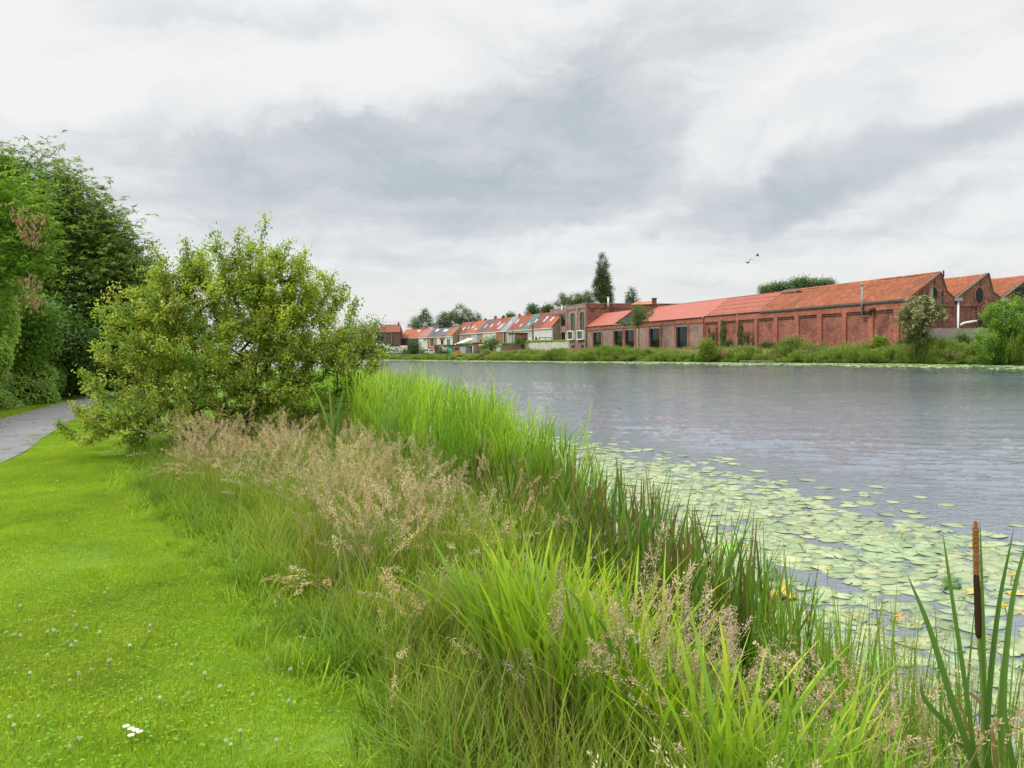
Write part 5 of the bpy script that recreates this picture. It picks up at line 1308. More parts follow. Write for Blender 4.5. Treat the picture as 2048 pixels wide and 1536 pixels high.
# ivy hedge along the far edge of the path
hedge = thing('ivy_hedge', 'tall ivy-covered hedge along the far side of the asphalt path', 'hedge', (*B_[25], LAWN_Z))
hl = [tuple(p) for p in B_]; arcs = []
hp = []; hn = []
for k in range(len(B_)-1):
    a, b = B_[k], B_[k+1]; d = b-a; L_ = np.linalg.norm(d); d = d/L_; n_ = np.array([-d[1], d[0]])
    if n_@(A_[k]-a) > 0: n_ = -n_
    hp.append(a+n_*.75); hn.append((d, n_))
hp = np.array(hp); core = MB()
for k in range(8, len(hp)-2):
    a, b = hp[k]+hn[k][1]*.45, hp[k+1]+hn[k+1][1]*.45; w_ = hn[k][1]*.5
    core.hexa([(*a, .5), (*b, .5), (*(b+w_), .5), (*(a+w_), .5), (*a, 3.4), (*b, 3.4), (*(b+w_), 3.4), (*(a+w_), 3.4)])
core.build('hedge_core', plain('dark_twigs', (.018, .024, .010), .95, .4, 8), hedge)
NH = 60000
k = rng.integers(10, len(hp)-3, NH); u = rng.random((NH, 1))
P0 = hp[k]*(1-u)+hp[k+1]*u; nn_ = np.array([hn[i_][1] for i_ in range(len(hn))])[k]
zt_ = rng.random(NH)**.85*3.2
bulge = .30*np.sin(P0[:, 0]*1.9+zt_*1.3)+.22*np.sin(P0[:, 1]*1.1-zt_*2.1)+.15*np.sin(P0[:, 0]*5+P0[:, 1]*4)+.1*np.sin(zt_*5+P0[:, 1]*2.3)
off = -(bulge*.8+.05)+np.abs(rng.normal(0, .14, NH)); topf = zt_ > 2.2
P3_ = np.column_stack([P0+nn_*off[:, None], LAWN_Z+zt_+np.where(topf, rng.normal(.15, .25, NH), 0)])
dd = np.column_stack([-nn_*.35+rng.normal(0, .5, (NH, 2)), -.75+rng.normal(0, .4, NH)]); nm = np.column_stack([-nn_+rng.normal(0, .5, (NH, 2)), .55+rng.normal(0, .4, NH)])
cl = jit((1, 1, 1), NH, .3); base_c = np.where((np.sin(P0[:, :1]*.9+zt_[:, None]*1.1)+rng.normal(0, .5, (NH, 1))) > .3, np.array([[.38, .56, .10]]), np.array([[.24, .39, .07]]))
v, f, c = leafquads(P3_, dd, nm, rng.uniform(.07, .13, NH), rng.uniform(.07, .11, NH), base_c*cl)
link('ivy_leaves', np_mesh('ivy_leaves', v, f, c, M['leaf']), hedge)['kind'] = 'stuff'
# dark shrubs filling under the chestnut where the path turns
for (px, py, rx, ry, Yd, cols_, lab) in ((215, 730, 100, 80, 33, [(.05, .10, .025), (.07, .14, .03)], 'dark shrub where the path bends away under the chestnut'),
                                         (110, 690, 80, 70, 27.5, [(.10, .19, .035), (.07, .14, .03)], 'leafy green shrub spilling over the hedge top at the bend'),
                                         (20, 640, 70, 70, 24.5, [(.13, .25, .03), (.17, .30, .04)], 'fresh green climber mound at the hedge top near the left end'),
                                         (330, 640, 70, 90, 40, [(.07, .14, .03), (.09, .17, .035)], 'mid green shrub half hidden behind the big bush')):
    e = ell_px([(px, py, rx, ry), (px+rx*.4, py+ry*.3, rx*.7, ry*.7), (px-rx*.4, py+ry*.3, rx*.7, ry*.7)], Yd)
    make_tree('shrub', lab, 'shrub', (*at_y(px, 790, Yd)[:2], LAWN_Z), e, 150, 70, .16, cols_, spread=.35, r_tip=.008, shell=.4, crown='foliage', trunk_name='stems')
# trees beyond the bush along the left bank
for (x, y, rx, ry, Yd, lab) in ((738, 690, 26, 48, 150, 'dark tree just showing past the right side of the big bush'), (690, 700, 40, 45, 160, 'dark tree behind the big bush by the water')):
    e = ell_px([(x, y, rx, ry), (x-rx*.4, y+ry*.4, rx, ry*.6)], Yd)
    make_tree('bank_tree', lab, 'tree', (*at_y(x, 716, Yd)[:2], .9), e, 130, 40, .5, [(.05, .10, .03), (.07, .13, .035)], r_tip=.05, shell=.4)

# the big bush on the near bank
BY = 11.6
bushe = ell_px([(460, 620, 165, 130), (560, 600, 130, 110), (330, 640, 130, 110), (640, 680, 110, 75), (560, 740, 200, 90), (300, 780, 130, 95), (235, 750, 60, 60), (200, 860, 50, 45), (440, 800, 250, 90), (700, 735, 70, 55), (250, 850, 80, 60), (690, 780, 80, 50), (420, 540, 80, 50), (520, 530, 80, 50), (600, 570, 60, 50), (350, 560, 50, 50)], BY)
ex = []
for (x0, y0, x1, y1) in ((520, 560, 529, 428), (455, 560, 427, 462), (340, 570, 303, 480), (380, 560, 372, 482), (590, 580, 612, 500), (640, 620, 660, 562), (480, 550, 478, 460), (690, 660, 712, 598), (720, 690, 752, 645), (200, 780, 165, 742), (180, 850, 150, 812), (160, 880, 118, 845), (215, 720, 190, 690), (735, 740, 768, 700), (745, 790, 778, 770), (560, 560, 575, 480), (540, 560, 500, 478), (410, 550, 398, 505), (630, 600, 598, 512), (560, 540, 545, 500), (650, 640, 690, 590), (300, 600, 262, 580), (265, 650, 225, 640), (320, 590, 330, 520)):
    dy = rng.normal(0, .45)
    for t in np.linspace(0, 1, 7): ex.append(at_y(x0+(x1-x0)*t+rng.normal(0, 2.5), y0+(y1-y0)*t+rng.normal(0, 2.5), BY+dy))
bc_ = at_y(470, 760, BY)
for k_ in range(95):     # long free shoots leaving the crown
    a_ = rng.uniform(0, 6.28); e_ = rng.uniform(.05, 1.35); d_ = np.array([math.cos(a_)*math.cos(e_), math.sin(a_)*math.cos(e_)*.8, math.sin(e_)]); ln = rng.uniform(.2, .6)
    env = np.array([1.95, 1.5, 1.7]); s_0 = bc_+d_*env*rng.uniform(.72, .92)
    up_ = np.array([0, 0, 1.]); dd_ = d_*.8+up_*rng.uniform(.2, .9); dd_ /= np.linalg.norm(dd_)
    for t in np.linspace(0, 1, 7): ex.append(s_0+dd_*ln*t+rng.normal(0, .012, 3))
ex = np.array(ex)
bush, tips_ = make_tree('bush', 'big sprawling yellow-green bush with dark twigs on the near bank between path and water', 'bush', (*at_y(470, 905, BY)[:2], LAWN_Z-.05), bushe, 1300, 50, .051,
    [(.40, .48, .055), (.47, .55, .075), (.31, .41, .05), (.53, .56, .11), (.25, .36, .05)], trunk_top=at_y(480, 850, BY), spread=.048, r_tip=.0045, shell=.1, crown='foliage', trunk_name='stems', extra=ex, sides=4, lw=.55, clump=.5)

# ------------------------------------------------------------------ trees far off
def far_tree(lab, px, yb, ells, Yd, cols_, n=150, per=34, leaf=.5, name='broadleaf_tree', group='trees beyond the roofs', cat='tree', shell=.35, r_tip=.05, bark='bark', zb=1.0, clump=.35):
    e = ell_px(ells, Yd); b = at_y(px, yb, Yd)
    return make_tree(name, lab, cat, (b[0], b[1], zb), e, n, per, leaf, cols_, group=group, spread=leaf*1.4, r_tip=r_tip, shell=shell, bark=bark, sides=4, clump=clump)
DG = [(.075, .135, .04), (.10, .175, .045), (.065, .115, .035)]
MG = [(.13, .20, .06), (.17, .25, .065), (.10, .17, .05)]
BG = [(.17, .21, .10), (.14, .19, .08), (.20, .22, .13)]
far_tree('dark pointed tree at the left end of the tall group behind the slate roofs', 850, 700, [(848, 645, 20, 18), (850, 630, 10, 14), (835, 652, 14, 10)], 330, DG, 110)
far_tree('thin pale tree with gaps, leftmost behind the orange low roofs', 829, 700, [(829, 645, 6, 12), (824, 652, 8, 7)], 335, BG, 50, 20)
far_tree('broad dark tree between the pointed one and the tall crown', 880, 700, [(888, 642, 14, 18), (878, 652, 14, 12), (895, 640, 14, 16)], 325, DG, 120)
far_tree('tallest full round crown behind the orange roofs of the terrace', 920, 700, [(920, 628, 20, 20), (910, 645, 24, 18), (932, 640, 18, 20)], 328, MG, 190)
far_tree('dark tree with ragged right side behind the slate roofed house', 950, 700, [(950, 640, 13, 15), (958, 648, 8, 10), (943, 648, 14, 12)], 326, DG, 110)
far_tree('tiny tree top peeping over the grey roof', 1022, 690, [(1022, 632, 7, 4)], 300, DG, 30, 30)
far_tree('dark small tree behind the green roof', 1066, 690, [(1064, 620, 10, 10), (1074, 624, 10, 7), (1058, 628, 8, 5)], 270, DG, 80)
far_tree('dark rounded tree left of the flat-topped block', 1096, 690, [(1098, 618, 8, 8), (1090, 623, 8, 6)], 262, DG, 70)
far_tree('wispy pale birch leaning left above the flat-topped block', 1128, 690, [(1126, 598, 6, 12), (1122, 608, 14, 6), (1134, 602, 8, 8)], 255, BG, 90, 24, .4, 'birch_tree', bark='barklight')
far_tree('grey-green birch between the wispy one and the poplar', 1152, 690, [(1152, 600, 16, 14), (1145, 610, 16, 8), (1162, 604, 10, 10)], 250, MG, 130, 30, .4, 'birch_tree', bark='barklight')
far_tree('pale drooping birch close against the poplar', 1176, 690, [(1175, 594, 8, 12), (1178, 604, 10, 8)], 248, BG, 80, 26, .4, 'birch_tree', bark='barklight')
pe = [(1206, 522, 8, 15), (1199, 536, 8, 14), (1210, 538, 9, 14), (1204, 545, 11, 16), (1197, 548, 8, 14), (1204, 568, 15, 20), (1195, 575, 10, 22), (1205, 592, 18, 20), (1214, 585, 12, 22), (1220, 604, 8, 12), (1212, 560, 8, 16)]
far_tree('tall slender columnar poplar standing above all the roofs', 1205, 690, pe, 240, [(.095, .15, .055), (.12, .18, .06), (.075, .125, .045)], 380, 46, .38, 'poplar_tree', None, shell=.15)
far_tree('small airy tree right of the poplar over the brick parapet', 1263, 690, [(1263, 590, 8, 11), (1256, 602, 8, 6), (1270, 600, 8, 8)], 215, DG, 60, 30, .36)
for k, (x, y, rx, ry, lab) in enumerate(((1531, 580, 11, 5, 'low grey-green tree top at the left above the red sheet roof'), (1551, 575, 13, 7, 'flat grey-green tree top above the red sheet roof'), (1570, 573, 12, 7, 'middle grey-green tree top above the red sheet roof'),
        (1595, 567, 11, 9, 'roundest tree top beside the lifted roofing sheet'), (1608, 565, 9, 9, 'tree top touching its round neighbour above the pantile ridge'), (1630, 567, 13, 8, 'tree top above the left end of the pantile ridge'), (1653, 566, 13, 7, 'rightmost tree top above the pantile ridge'))):
    far_tree(lab, x, 640, [(x, y, rx, ry), (x+rx*.5, y+5, rx*.6, ry*.7)], 190, [(.21, .29, .15), (.16, .24, .12)], 70, 26, .42, group='tree tops behind the works hall')
# trees of the courtyard and the foot of the wall
far_tree('slim young tree growing in the roof courtyard of the low brick wing', 1277, 650, [(1277, 625, 11, 17), (1281, 640, 14, 12), (1270, 645, 10, 8)], 150, MG, 80, 34, .28, 'courtyard_tree', None, r_tip=.03)
far_tree('small yellow-green bush at the courtyard parapet', 1243, 650, [(1243, 645, 8, 4), (1252, 648, 10, 4)], 148, MG, 26, 30, .2, 'courtyard_shrub', None, 'shrub', r_tip=.02, zb=4)
far_tree('reddish bush by the courtyard edge of the smooth red roof', 1301, 640, [(1300, 624, 9, 8), (1294, 632, 5, 5)], 152, [(.22, .18, .06), (.15, .17, .05)], 30, 26, .2, 'courtyard_shrub', None, 'shrub', r_tip=.02, zb=4)
# elder in flower before the gable corner
el_e = [(1835, 612, 30, 22), (1815, 630, 22, 16), (1850, 622, 34, 26), (1872, 632, 22, 16), (1832, 645, 34, 22), (1795, 640, 14, 8), (1790, 655, 14, 5), (1830, 665, 28, 18), (1840, 682, 26, 16), (1815, 690, 20, 12), (1850, 672, 24, 16)]
eld, _ = far_tree('flowering elder tree with cream blossom in front of the gable corner', 1832, 690, el_e, 84, [(.10, .145, .045), (.13, .18, .055), (.17, .20, .08)], 210, 60, .17, 'elder_tree', None, r_tip=.02)
bl = in_ellipsoids(ell_px(el_e[:5], 83.6), 260, .8)
bl = np.repeat(bl, 8, 0)+rng.normal(0, .09, (260*8, 3))
v, f, c = leafquads(bl, rng.normal(0, 1, (len(bl), 3))+[0, 0, .5], rng.normal(0, .3, (len(bl), 3))+[0, -.3, 1], .13, .10, jit((.50, .50, .28), len(bl), .15))
link('blossom', np_mesh('blossom', v, f, c, M['leaf']), eld)
alder_e = [(2010, 640, 40, 40), (2000, 680, 46, 36), (2032, 612, 22, 20), (2035, 660, 30, 50), (1985, 625, 18, 14), (1975, 690, 24, 26), (2050, 690, 30, 40)]
far_tree('bright green alder bush rooted at the far water edge by the slab fence', 2010, 728, alder_e, 75, [(.19, .33, .04), (.24, .40, .05), (.14, .26, .035), (.28, .44, .06)], 330, 90, .17, 'alder_bush', None, 'bush', r_tip=.015, zb=.1, clump=.3)
# bank shrubs on the far side: (px, ybase, ellipsoids, distance, colours, label)
fs = [
 (832, 716, [(828, 690, 10, 16), (836, 700, 14, 12), (822, 705, 10, 12), (846, 704, 8, 8)], 196, DG, 'tall dark shrub hiding the nose of the white car', 90),
 (812, 716, [(812, 708, 8, 8)], 202, DG, 'low dark shrub beside the tall one left of the white car', 30),
 (767, 708, [(767, 702, 5, 4)], 240, MG, 'little clipped round tree before the white ground floor', 26),
 (790, 717, [(775, 712, 18, 4), (795, 711, 14, 5)], 205, DG, 'long low shrub strip under the silver-blue car', 60),
 (850, 717, [(850, 714, 12, 4), (862, 714, 9, 4)], 194, MG, 'pale low bush along the bank under the white car', 40),
 (885, 717, [(884, 709, 13, 8), (892, 712, 12, 6)], 192, DG, 'dark green reed-like shrub by the cream garage', 70),
 (915, 719, [(915, 712, 9, 7)], 190, [(.55, .33, .03), (.45, .24, .02), (.6, .42, .06)], 'orange-yellow flowering bush on the far bank', 60),
 (945, 719, [(936, 715, 9, 5), (945, 713, 8, 6)], 188, MG, 'small green bank bush just right of the orange flowering bush', 40),
 (955, 719, [(955, 711, 6, 9)], 188, DG, 'upright dark shrub by the brown roller door', 34),
 (975, 719, [(975, 690, 13, 16), (985, 682, 11, 12), (970, 704, 10, 14), (990, 695, 14, 16), (975, 712, 12, 8)], 186, MG, 'tall leafy green bush beside the jetty', 120),
 (1048, 719, [(1050, 712, 16, 8), (1066, 712, 14, 7)], 160, [(.14, .19, .06), (.18, .22, .07)], 'olive rounded bush right of the jetty', 80),
 (1413, 716, [(1414, 692, 13, 13), (1412, 705, 15, 12)], 108, [(.28, .33, .05), (.22, .28, .05)], 'yellow-green rounded bush against the ivied red wall', 120),
 (1586, 712, [(1588, 684, 14, 9), (1590, 694, 14, 10)], 101, [(.27, .29, .09), (.20, .24, .07)], 'straw-tinted rounded bush at the foot of the red wall', 100),
 (1470, 705, [(1458, 684, 5, 4), (1461, 690, 5, 5)], 120, DG, 'small dark elder shoot at the wall foot', 20),
 (1535, 705, [(1528, 693, 9, 7), (1545, 695, 9, 6)], 112, DG, 'dark low nettle-like bush against the red wall', 50),
 (1755, 722, [(1757, 688, 14, 15), (1750, 702, 18, 15), (1765, 700, 14, 16)], 92, [(.22, .32, .03), (.28, .37, .04), (.16, .26, .03)], 'bright yellow-green bush in the reeds left of the elder', 150),
 (1805, 715, [(1808, 690, 12, 10), (1800, 700, 10, 8)], 90, DG, 'dark bush under the flowering elder', 60),
 (1940, 715, [(1924, 678, 7, 10), (1937, 692, 14, 12)], 86, MG, 'mid green bush climbing the slab fence', 70),
 (1029, 686, [(1037, 682, 3.5, 5)], 192, MG, 'little shrub before the red brick side of the annex', 20),
]
for (px, yb, e, Yd, cols_, lab, n) in fs:
    far_tree(lab, px, yb, e, Yd, cols_, n, 44, .22 if Yd < 130 else .30, 'bank_shrub', None, 'shrub', r_tip=.02, zb=.15 if yb > 714 else .9, clump=.35)
# climbers on the red wall
for (x0, x1, y0, y1, cols_, lab, den) in ((1443, 1451, 636, 695, [(.08, .15, .03), (.12, .2, .04)], 'green creeper column climbing the red wall to the eaves', 1500), (1420, 1444, 650, 700, [(.16, .10, .06), (.12, .13, .05)], 'brownish half-bare creeper left on the red wall', 1300),
      (1478, 1486, 640, 695, [(.09, .14, .03), (.11, .17, .04)], 'thin green creeper beside the pilaster on the red wall', 700), (1486, 1512, 655, 700, [(.20, .12, .08), (.15, .12, .06)], 'bare brown creeper stems on the red wall', 800)):
    n = den; s0_, s1_ = S(x1, 665), S(x0, 665); ztop_ = FB.hit((x0+x1)/2, y0, .2)[1]
    nc = 9; cs = rng.uniform(s0_, s1_, nc); hh = rng.uniform(.6, 1, nc); kk = rng.integers(0, nc, n); zz_ = GBASE+(ztop_-GBASE)*hh[kk]*rng.random(n)**.8
    P0 = np.array([FB.pt(s_, .2+abs(rng.normal(0, .08)), z_) for s_, z_ in zip(cs[kk]+.25*np.sin(zz_*1.7+kk)+rng.normal(0, .14, n), zz_)])
    v, f, c = leafquads(P0, np.column_stack([rng.normal(0, .5, (n, 2)), -np.ones(n)]), rng.normal(0, .4, (n, 3))+np.array([*FB.n[:2], .4]), .22, .17, np.array(cols_)[rng.integers(0, 2, n)]*jit((1, 1, 1), n, .3))
    t = thing('wall_creeper', lab, 'creeper', FB.pt((s0_+s1_)/2, .2, GBASE))
    link('leaves', np_mesh('leaves', v, f, c, M['leaf']), t)
    st_ = MB()
    for c_, h_ in zip(cs, hh):
        pv = None
        for z_ in np.arange(GBASE, GBASE+(ztop_-GBASE)*h_, .8):
            q_ = FB.pt(c_+.25*math.sin(z_*1.7), .19, z_)
            if pv is not None: st_.tube(pv, q_, .03, 4)
            pv = q_
    st_.build('stems', M['bark'], t)['kind'] = 'stuff'

# ================================================================== grasses
lawn_edge = [(1.5, -2.0), (.7, .2), (.0, 1.6), (-.5, 2.4), (-.74, 2.9), (-.97, 3.36), (-1.31, 3.91), (-1.82, 4.72), (-2.5, 5.65), (-3.1, 6.45), (-3.9, 7.5), (-4.6, 8.5), (-5.4, 10.0), (-6.8, 12.6), (-8.4, 16), (-12, 23), (-18, 38)]
def bank_t(P):
    """0 at the lawn edge, 1 at the water edge"""
    dl, _ = dist_line(P, lawn_edge); dn, _ = dist_line(P, near_shore); return dl/(dl+dn+1e-6)
bank_poly = lawn_edge + [(p[0], p[1]) for p in near_shore[::-1] if -3 < p[1] < 40]
lawn_poly = [(1.9, -2.0), (-3.4, -4)] + [tuple(p) for p in A_[8:40]] + lawn_edge[::-1][3:]
def noise2(P, s, seed=0):
    x, y = P[:, 0]*s+seed, P[:, 1]*s+seed*1.7
    return (np.sin(x*1.3+1.7*np.sin(y*.9))+np.sin(y*1.7+1.3*np.sin(x*1.1+2))+np.sin((x+y)*2.3+seed))/3
# lawn turf patches, thousands of short blades each
for vi in range(4):
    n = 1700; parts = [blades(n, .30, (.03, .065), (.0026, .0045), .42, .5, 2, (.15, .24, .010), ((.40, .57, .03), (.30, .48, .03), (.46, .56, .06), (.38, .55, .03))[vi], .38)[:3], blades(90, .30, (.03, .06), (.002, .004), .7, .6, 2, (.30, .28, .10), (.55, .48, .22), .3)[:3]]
    nc = 12; a = rng.random(nc)*6.28; r_ = np.sqrt(rng.random(nc))*.28; c0 = np.stack([r_*np.cos(a), r_*np.sin(a), rng.uniform(.015, .035, nc)], -1); c0 = np.repeat(c0, 3, 0)
    az3 = np.tile([0, 2.1, 4.2], nc)+np.repeat(rng.random(nc)*6, 3); D = np.stack([np.cos(az3), np.sin(az3), np.full(nc*3, .15)], -1)
    parts.append(leafquads(c0, D, np.tile([0, 0, 1.], (nc*3, 1)), .009, .010, jit((.20, .37, .035), nc*3, .25)))
    N_ = 900 if vi < 3 else 500
    P = pts_in(2600, -9, 1.5, 1.8, 11.5, lambda P: inpoly(P, lawn_poly) | (dist_line(P, lawn_edge)[0] < .38)); P = P[(noise2(P, 1.1, 4) > (-9, -.15, .15, -9)[vi]*1.0)]
    if vi == 3: P = pts_in(5200, -17, 0, 9, 26, lambda P: inpoly(P, lawn_poly) | ((dist_line(P, [tuple(q_) for q_ in B_])[0] < 1.0) & ~inpoly(P, path_poly)))
    G = on_ground(P); G[:, 2] += .002
    stuff_scatter('lawn_grass', join(parts), G, (.75, 1.25), .03, 'veg', 'short mown lawn grass with clover leaves beside the path')
print('lawn done')
# fallen leaves and grit along the path
n = 420; k = rng.integers(0, 58, n); u = rng.random((n, 1)); side = rng.random(n) < .7; w_ = np.where(side, np.abs(rng.normal(0, .12, n)), rng.random(n))[:, None]
P0 = (B_[k]*(1-u)+B_[k+1]*u)*(1-w_)+(A_[k]*(1-u)+A_[k+1]*u)*w_
v, f, c = leafquads(np.column_stack([P0, np.full(n, LAWN_Z+.028)]), np.column_stack([rng.normal(0, 1, (n, 2)), rng.normal(0, .1, n)]), np.column_stack([rng.normal(0, .2, (n, 2)), np.ones(n)]), rng.uniform(.04, .10, n), .035, np.array([(.28, .18, .08), (.20, .12, .06), (.30, .30, .10)])[rng.integers(0, 3, n)]*jit((1, 1, 1), n, .3))
tag(link('fallen_leaves', np_mesh('fallen_leaves', v, f, c, M['dry'])), 'brown fallen leaves scattered along the far edge of the asphalt path', kind='stuff')
# clover and daisy flowers on the lawn
def clover(px, py, r_, lab, grp, petal=False):
    p = at_z(px, py, LAWN_Z+.06); h = thing('daisy_flower' if petal else 'clover_flower', lab, 'flower', (p[0], p[1], LAWN_Z), grp)
    MB().tube((p[0], p[1], LAWN_Z-.005), (p[0], p[1], LAWN_Z+.06), .0013, 4).build('stalk', M['stalk'], h)
    n = 60; d = rng.normal(0, 1, (n, 3)); d /= np.linalg.norm(d, axis=1, keepdims=True); d[:, 2] = np.abs(d[:, 2])*.9 if petal else d[:, 2]
    if petal:
        n = 18; a = np.arange(n)*2*math.pi/n; D = np.stack([np.cos(a), np.sin(a), np.full(n, .12)], -1); v, f, c = leafquads(np.tile(p, (n, 1)), D, np.tile([0, 0, 1.], (n, 1)), r_*1.2, r_*.35, jit((.8, .8, .78), n, .03))
        link('petals', np_mesh('petals', v, f, c, M['dry']), h); MB().tube(p, p+np.array([0, 0, .004]), r_*.35, 8, r_*.2).build('centre', M['yellow'], h)
    else:
        v, f, c = leafquads(p+d*r_*.25, d, rng.normal(0, 1, (n, 3)), r_*.85, r_*.32, jit((.72, .69, .62), n, .12)); link('flower_head', np_mesh('flower_head', v, f, c, M['dry']), h)
M['stalk'] = plain('green_stalk', (.10, .20, .03), .7, .1); M['yellow'] = plain('yellow_petals', (.75, .52, .01), .6, .1, 30)
cl_px = [(150, 1223), (146, 1232), (152, 1250), (173, 1255), (29, 1268), (42, 1270), (95, 1262), (107, 1260), (115, 1262), (135, 1282), (142, 1290), (152, 1282), (214, 1176), (209, 1185), (181, 1203), (40, 1211), (12, 1264), (199, 1263), (299, 1262), (553, 1212), (566, 1236), (518, 1250), (601, 1273), (609, 1275), (603, 1253), (532, 1321), (536, 1316), (580, 1338), (605, 1328), (630, 1325), (543, 1362), (506, 1389), (695, 1354), (715, 1349), (760, 1391), (577, 1402), (552, 1480), (480, 1461), (19, 1433), (28, 1450), (77, 1431), (158, 1476), (140, 1492), (452, 1480), (282, 1398), (320, 1394), (383, 1328), (216, 1322), (220, 1319), (352, 1289), (55, 1067), (60, 1240), (40, 1140), (77, 1148), (35, 943), (70, 950), (88, 950), (115, 962), (105, 981), (30, 965), (175, 1043), (462, 1488), (158, 1346), (182, 1338), (140, 1360), (300, 1250), (260, 1290), (410, 1345), (440, 1372), (95, 1310), (60, 1345)]
for k, (x, y) in enumerate(cl_px):
    clover(x, y, .0055+.005*rng.random(), 'small off-white clover flower head in the mown lawn', 'white clover flowers dotted over the lawn')
for (x, y) in ((252, 1452), (262, 1457), (271, 1460), (279, 1463), (262, 1470)):
    clover(x, y, .014, 'white flower of the tight clump low in the lawn', 'tight clump of bright white lawn flowers', True)

GRN0, GRN1 = (.13, .20, .014), (.33, .48, .045)
# the bank falls towards the viewer's right: plants there stay lower
def zcap(P, G, zs, L=.55):
    q_, d_ = project(np.column_stack([P, G[:, 2]])); ytop = np.interp(q_[:, 0], [700, 1000, 1100, 1250, 1400, 1550, 1700, 2100], [1080, 1120, 1140, 1260, 1370, 1400, 1370, 1360])
    hor = 698-.014*(q_[:, 0]-1024); zt_ = EYE-(ytop-hor)*d_/FP
    return np.where(P[:, 1] < 4.6, np.clip(np.minimum(zs, (zt_-G[:, 2])/L), .3, 9), zs)
# short fringe and meadow grass
def meadow(L, n=34, sp=.10, w=(.004, .008), c0=GRN0, c1=GRN1, lean=.25, curve=.7, tip=None): return blades(n, sp, L, w, lean, curve, 4, c0, c1, .25, tipc=tip)[:3]
def bank_pts(n, y0, y1, tlo, thi, dens=None):
    P = pts_in(n, -9, 9, y0, y1, lambda P: inpoly(P, bank_poly)); t = bank_t(P); k = (t > tlo) & (t < thi); P = P[k]
    if dens is not None: P = P[rng.random(len(P)) < dens(P)]
    return P
def near_bush(P): return np.hypot((P[:, 0]+4.0)/2.2, (P[:, 1]-11.4)/1.9) < 1
dist_scale = lambda P: None
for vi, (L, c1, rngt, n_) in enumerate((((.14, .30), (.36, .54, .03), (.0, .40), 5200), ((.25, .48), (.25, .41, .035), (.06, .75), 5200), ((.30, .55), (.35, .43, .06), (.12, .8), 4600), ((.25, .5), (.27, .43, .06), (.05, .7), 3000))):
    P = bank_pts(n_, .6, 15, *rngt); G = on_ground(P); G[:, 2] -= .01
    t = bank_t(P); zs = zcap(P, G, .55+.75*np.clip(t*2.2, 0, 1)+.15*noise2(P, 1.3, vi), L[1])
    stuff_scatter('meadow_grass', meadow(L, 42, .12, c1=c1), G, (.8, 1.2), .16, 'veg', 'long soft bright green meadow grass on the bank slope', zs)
# thin straw stalks among it
P = bank_pts(1500, 1.2, 12, .12, .8); stuff_scatter('meadow_grass', meadow((.35, .7), 16, .1, (.0018, .0035), (.16, .15, .04), (.42, .34, .14), .22, .35), on_ground(P), (.8, 1.2), .14, 'veg', 'thin straw-coloured grass stalks among the meadow grass', zcap(P, on_ground(P), np.ones(len(P)), .6))
# tan seed-head grasses
def tan_d(P):
    d = .30+.0*P[:, 0]
    pc = lambda x, y, r_: np.exp(-((P[:, 0]-x)**2+(P[:, 1]-y)**2)/(r_*r_))
    return np.clip(.17+.75*pc(-.55, 4.9, .85)+.7*pc(-.2, 4.2, .5)+.75*pc(-1.6, 6.6, .9)+.8*pc(-3.0, 8.6, 1.1)+.8*pc(-4.2, 9.0, 1.0)+.6*pc(-1.6, 8.2, .8)+.9*pc(.95, 2.75, .35)+.5*pc(1.5, 2.1, .5)+.3*pc(-.6, 6.2, .7)+.3*pc(-5, 9.6, .7), 0, 1)
for vi in range(5):
    L = ((.55, .85), (.6, .95), (.5, .8), (.45, .8), (.6, .9))[vi]; c = ((.64, .50, .34), (.58, .45, .30), (.68, .56, .38), (.54, .39, .26), (.60, .49, .28))[vi]
    geo = seedheads(15, .14, L, .18, .6+.15*vi, head=(.2, .26, .3, .18, .24)[vi], nsp=74, size=.0115, rad_=(.013, .018, .026, .011, .020)[vi], c=c, nod=.6)
    P = bank_pts((370, 400, 340, 370, 300)[vi], 1.5, 13, .14, .85, tan_d); stuff_scatter('seeding_grass', geo, on_ground(P), (.8, 1.2), .12, 'dry', 'tan seeding grass heads arching over the green meadow grass', zcap(P, on_ground(P), np.ones(len(P)), L[1]*.85))
geo = seedheads(9, .10, (.62, .8), .12, .5, head=.36, nsp=120, size=.0105, rad_=.028, c=(.66, .50, .38), nod=.5)
P = np.array([at_z(x, y, .5)[:2] for x, y in ((1260, 1560), (1330, 1600), (1400, 1580), (1290, 1640), (1370, 1660), (1450, 1640), (1480, 1580), (1340, 1540), (1850, 1700), (1620, 1700), (1100, 1600))])
stuff_scatter('seeding_grass', geo, on_ground(P), (.75, 1.0), .1, 'dry', 'pale pinkish-tan seed plumes close by in the right foreground')
# reeds: broad bright leaves on stems
def reed(n, L, c0, c1, wl=(.010, .018), spread=.13, lv=6):
    st = blades(n, spread, L, (.005, .007), .07, .10, 5, c0, c1, .15, wexp=.15); cen = st[3]; parts = [st[:3]]
    k = rng.integers(1, 6, (n, lv)); base = cen[np.arange(n)[:, None], k].reshape(-1, 3)
    lf = blades(n*lv, 0, (L[0]*.28, L[1]*.42), wl, .28, .55, 4, tuple(.6*a+.4*b for a, b in zip(c0, c1)), c1, .22, base=base, taper0=.3); parts.append(lf[:3])
    return join(parts)
RC0, RC1 = (.11, .20, .014), (.20, .40, .035)
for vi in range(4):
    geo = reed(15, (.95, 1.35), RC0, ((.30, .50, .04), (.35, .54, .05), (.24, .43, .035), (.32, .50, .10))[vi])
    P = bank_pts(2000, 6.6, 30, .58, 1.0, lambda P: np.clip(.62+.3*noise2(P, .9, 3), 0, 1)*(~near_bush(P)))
    stuff_scatter('reeds', geo, np.column_stack([P, height(P)*.8-.05]), (.72, 1.0), .07, 'veg', 'fresh green reeds standing along the near water edge', np.clip(1.0-.012*(P[:, 1]-10), .6, 1))
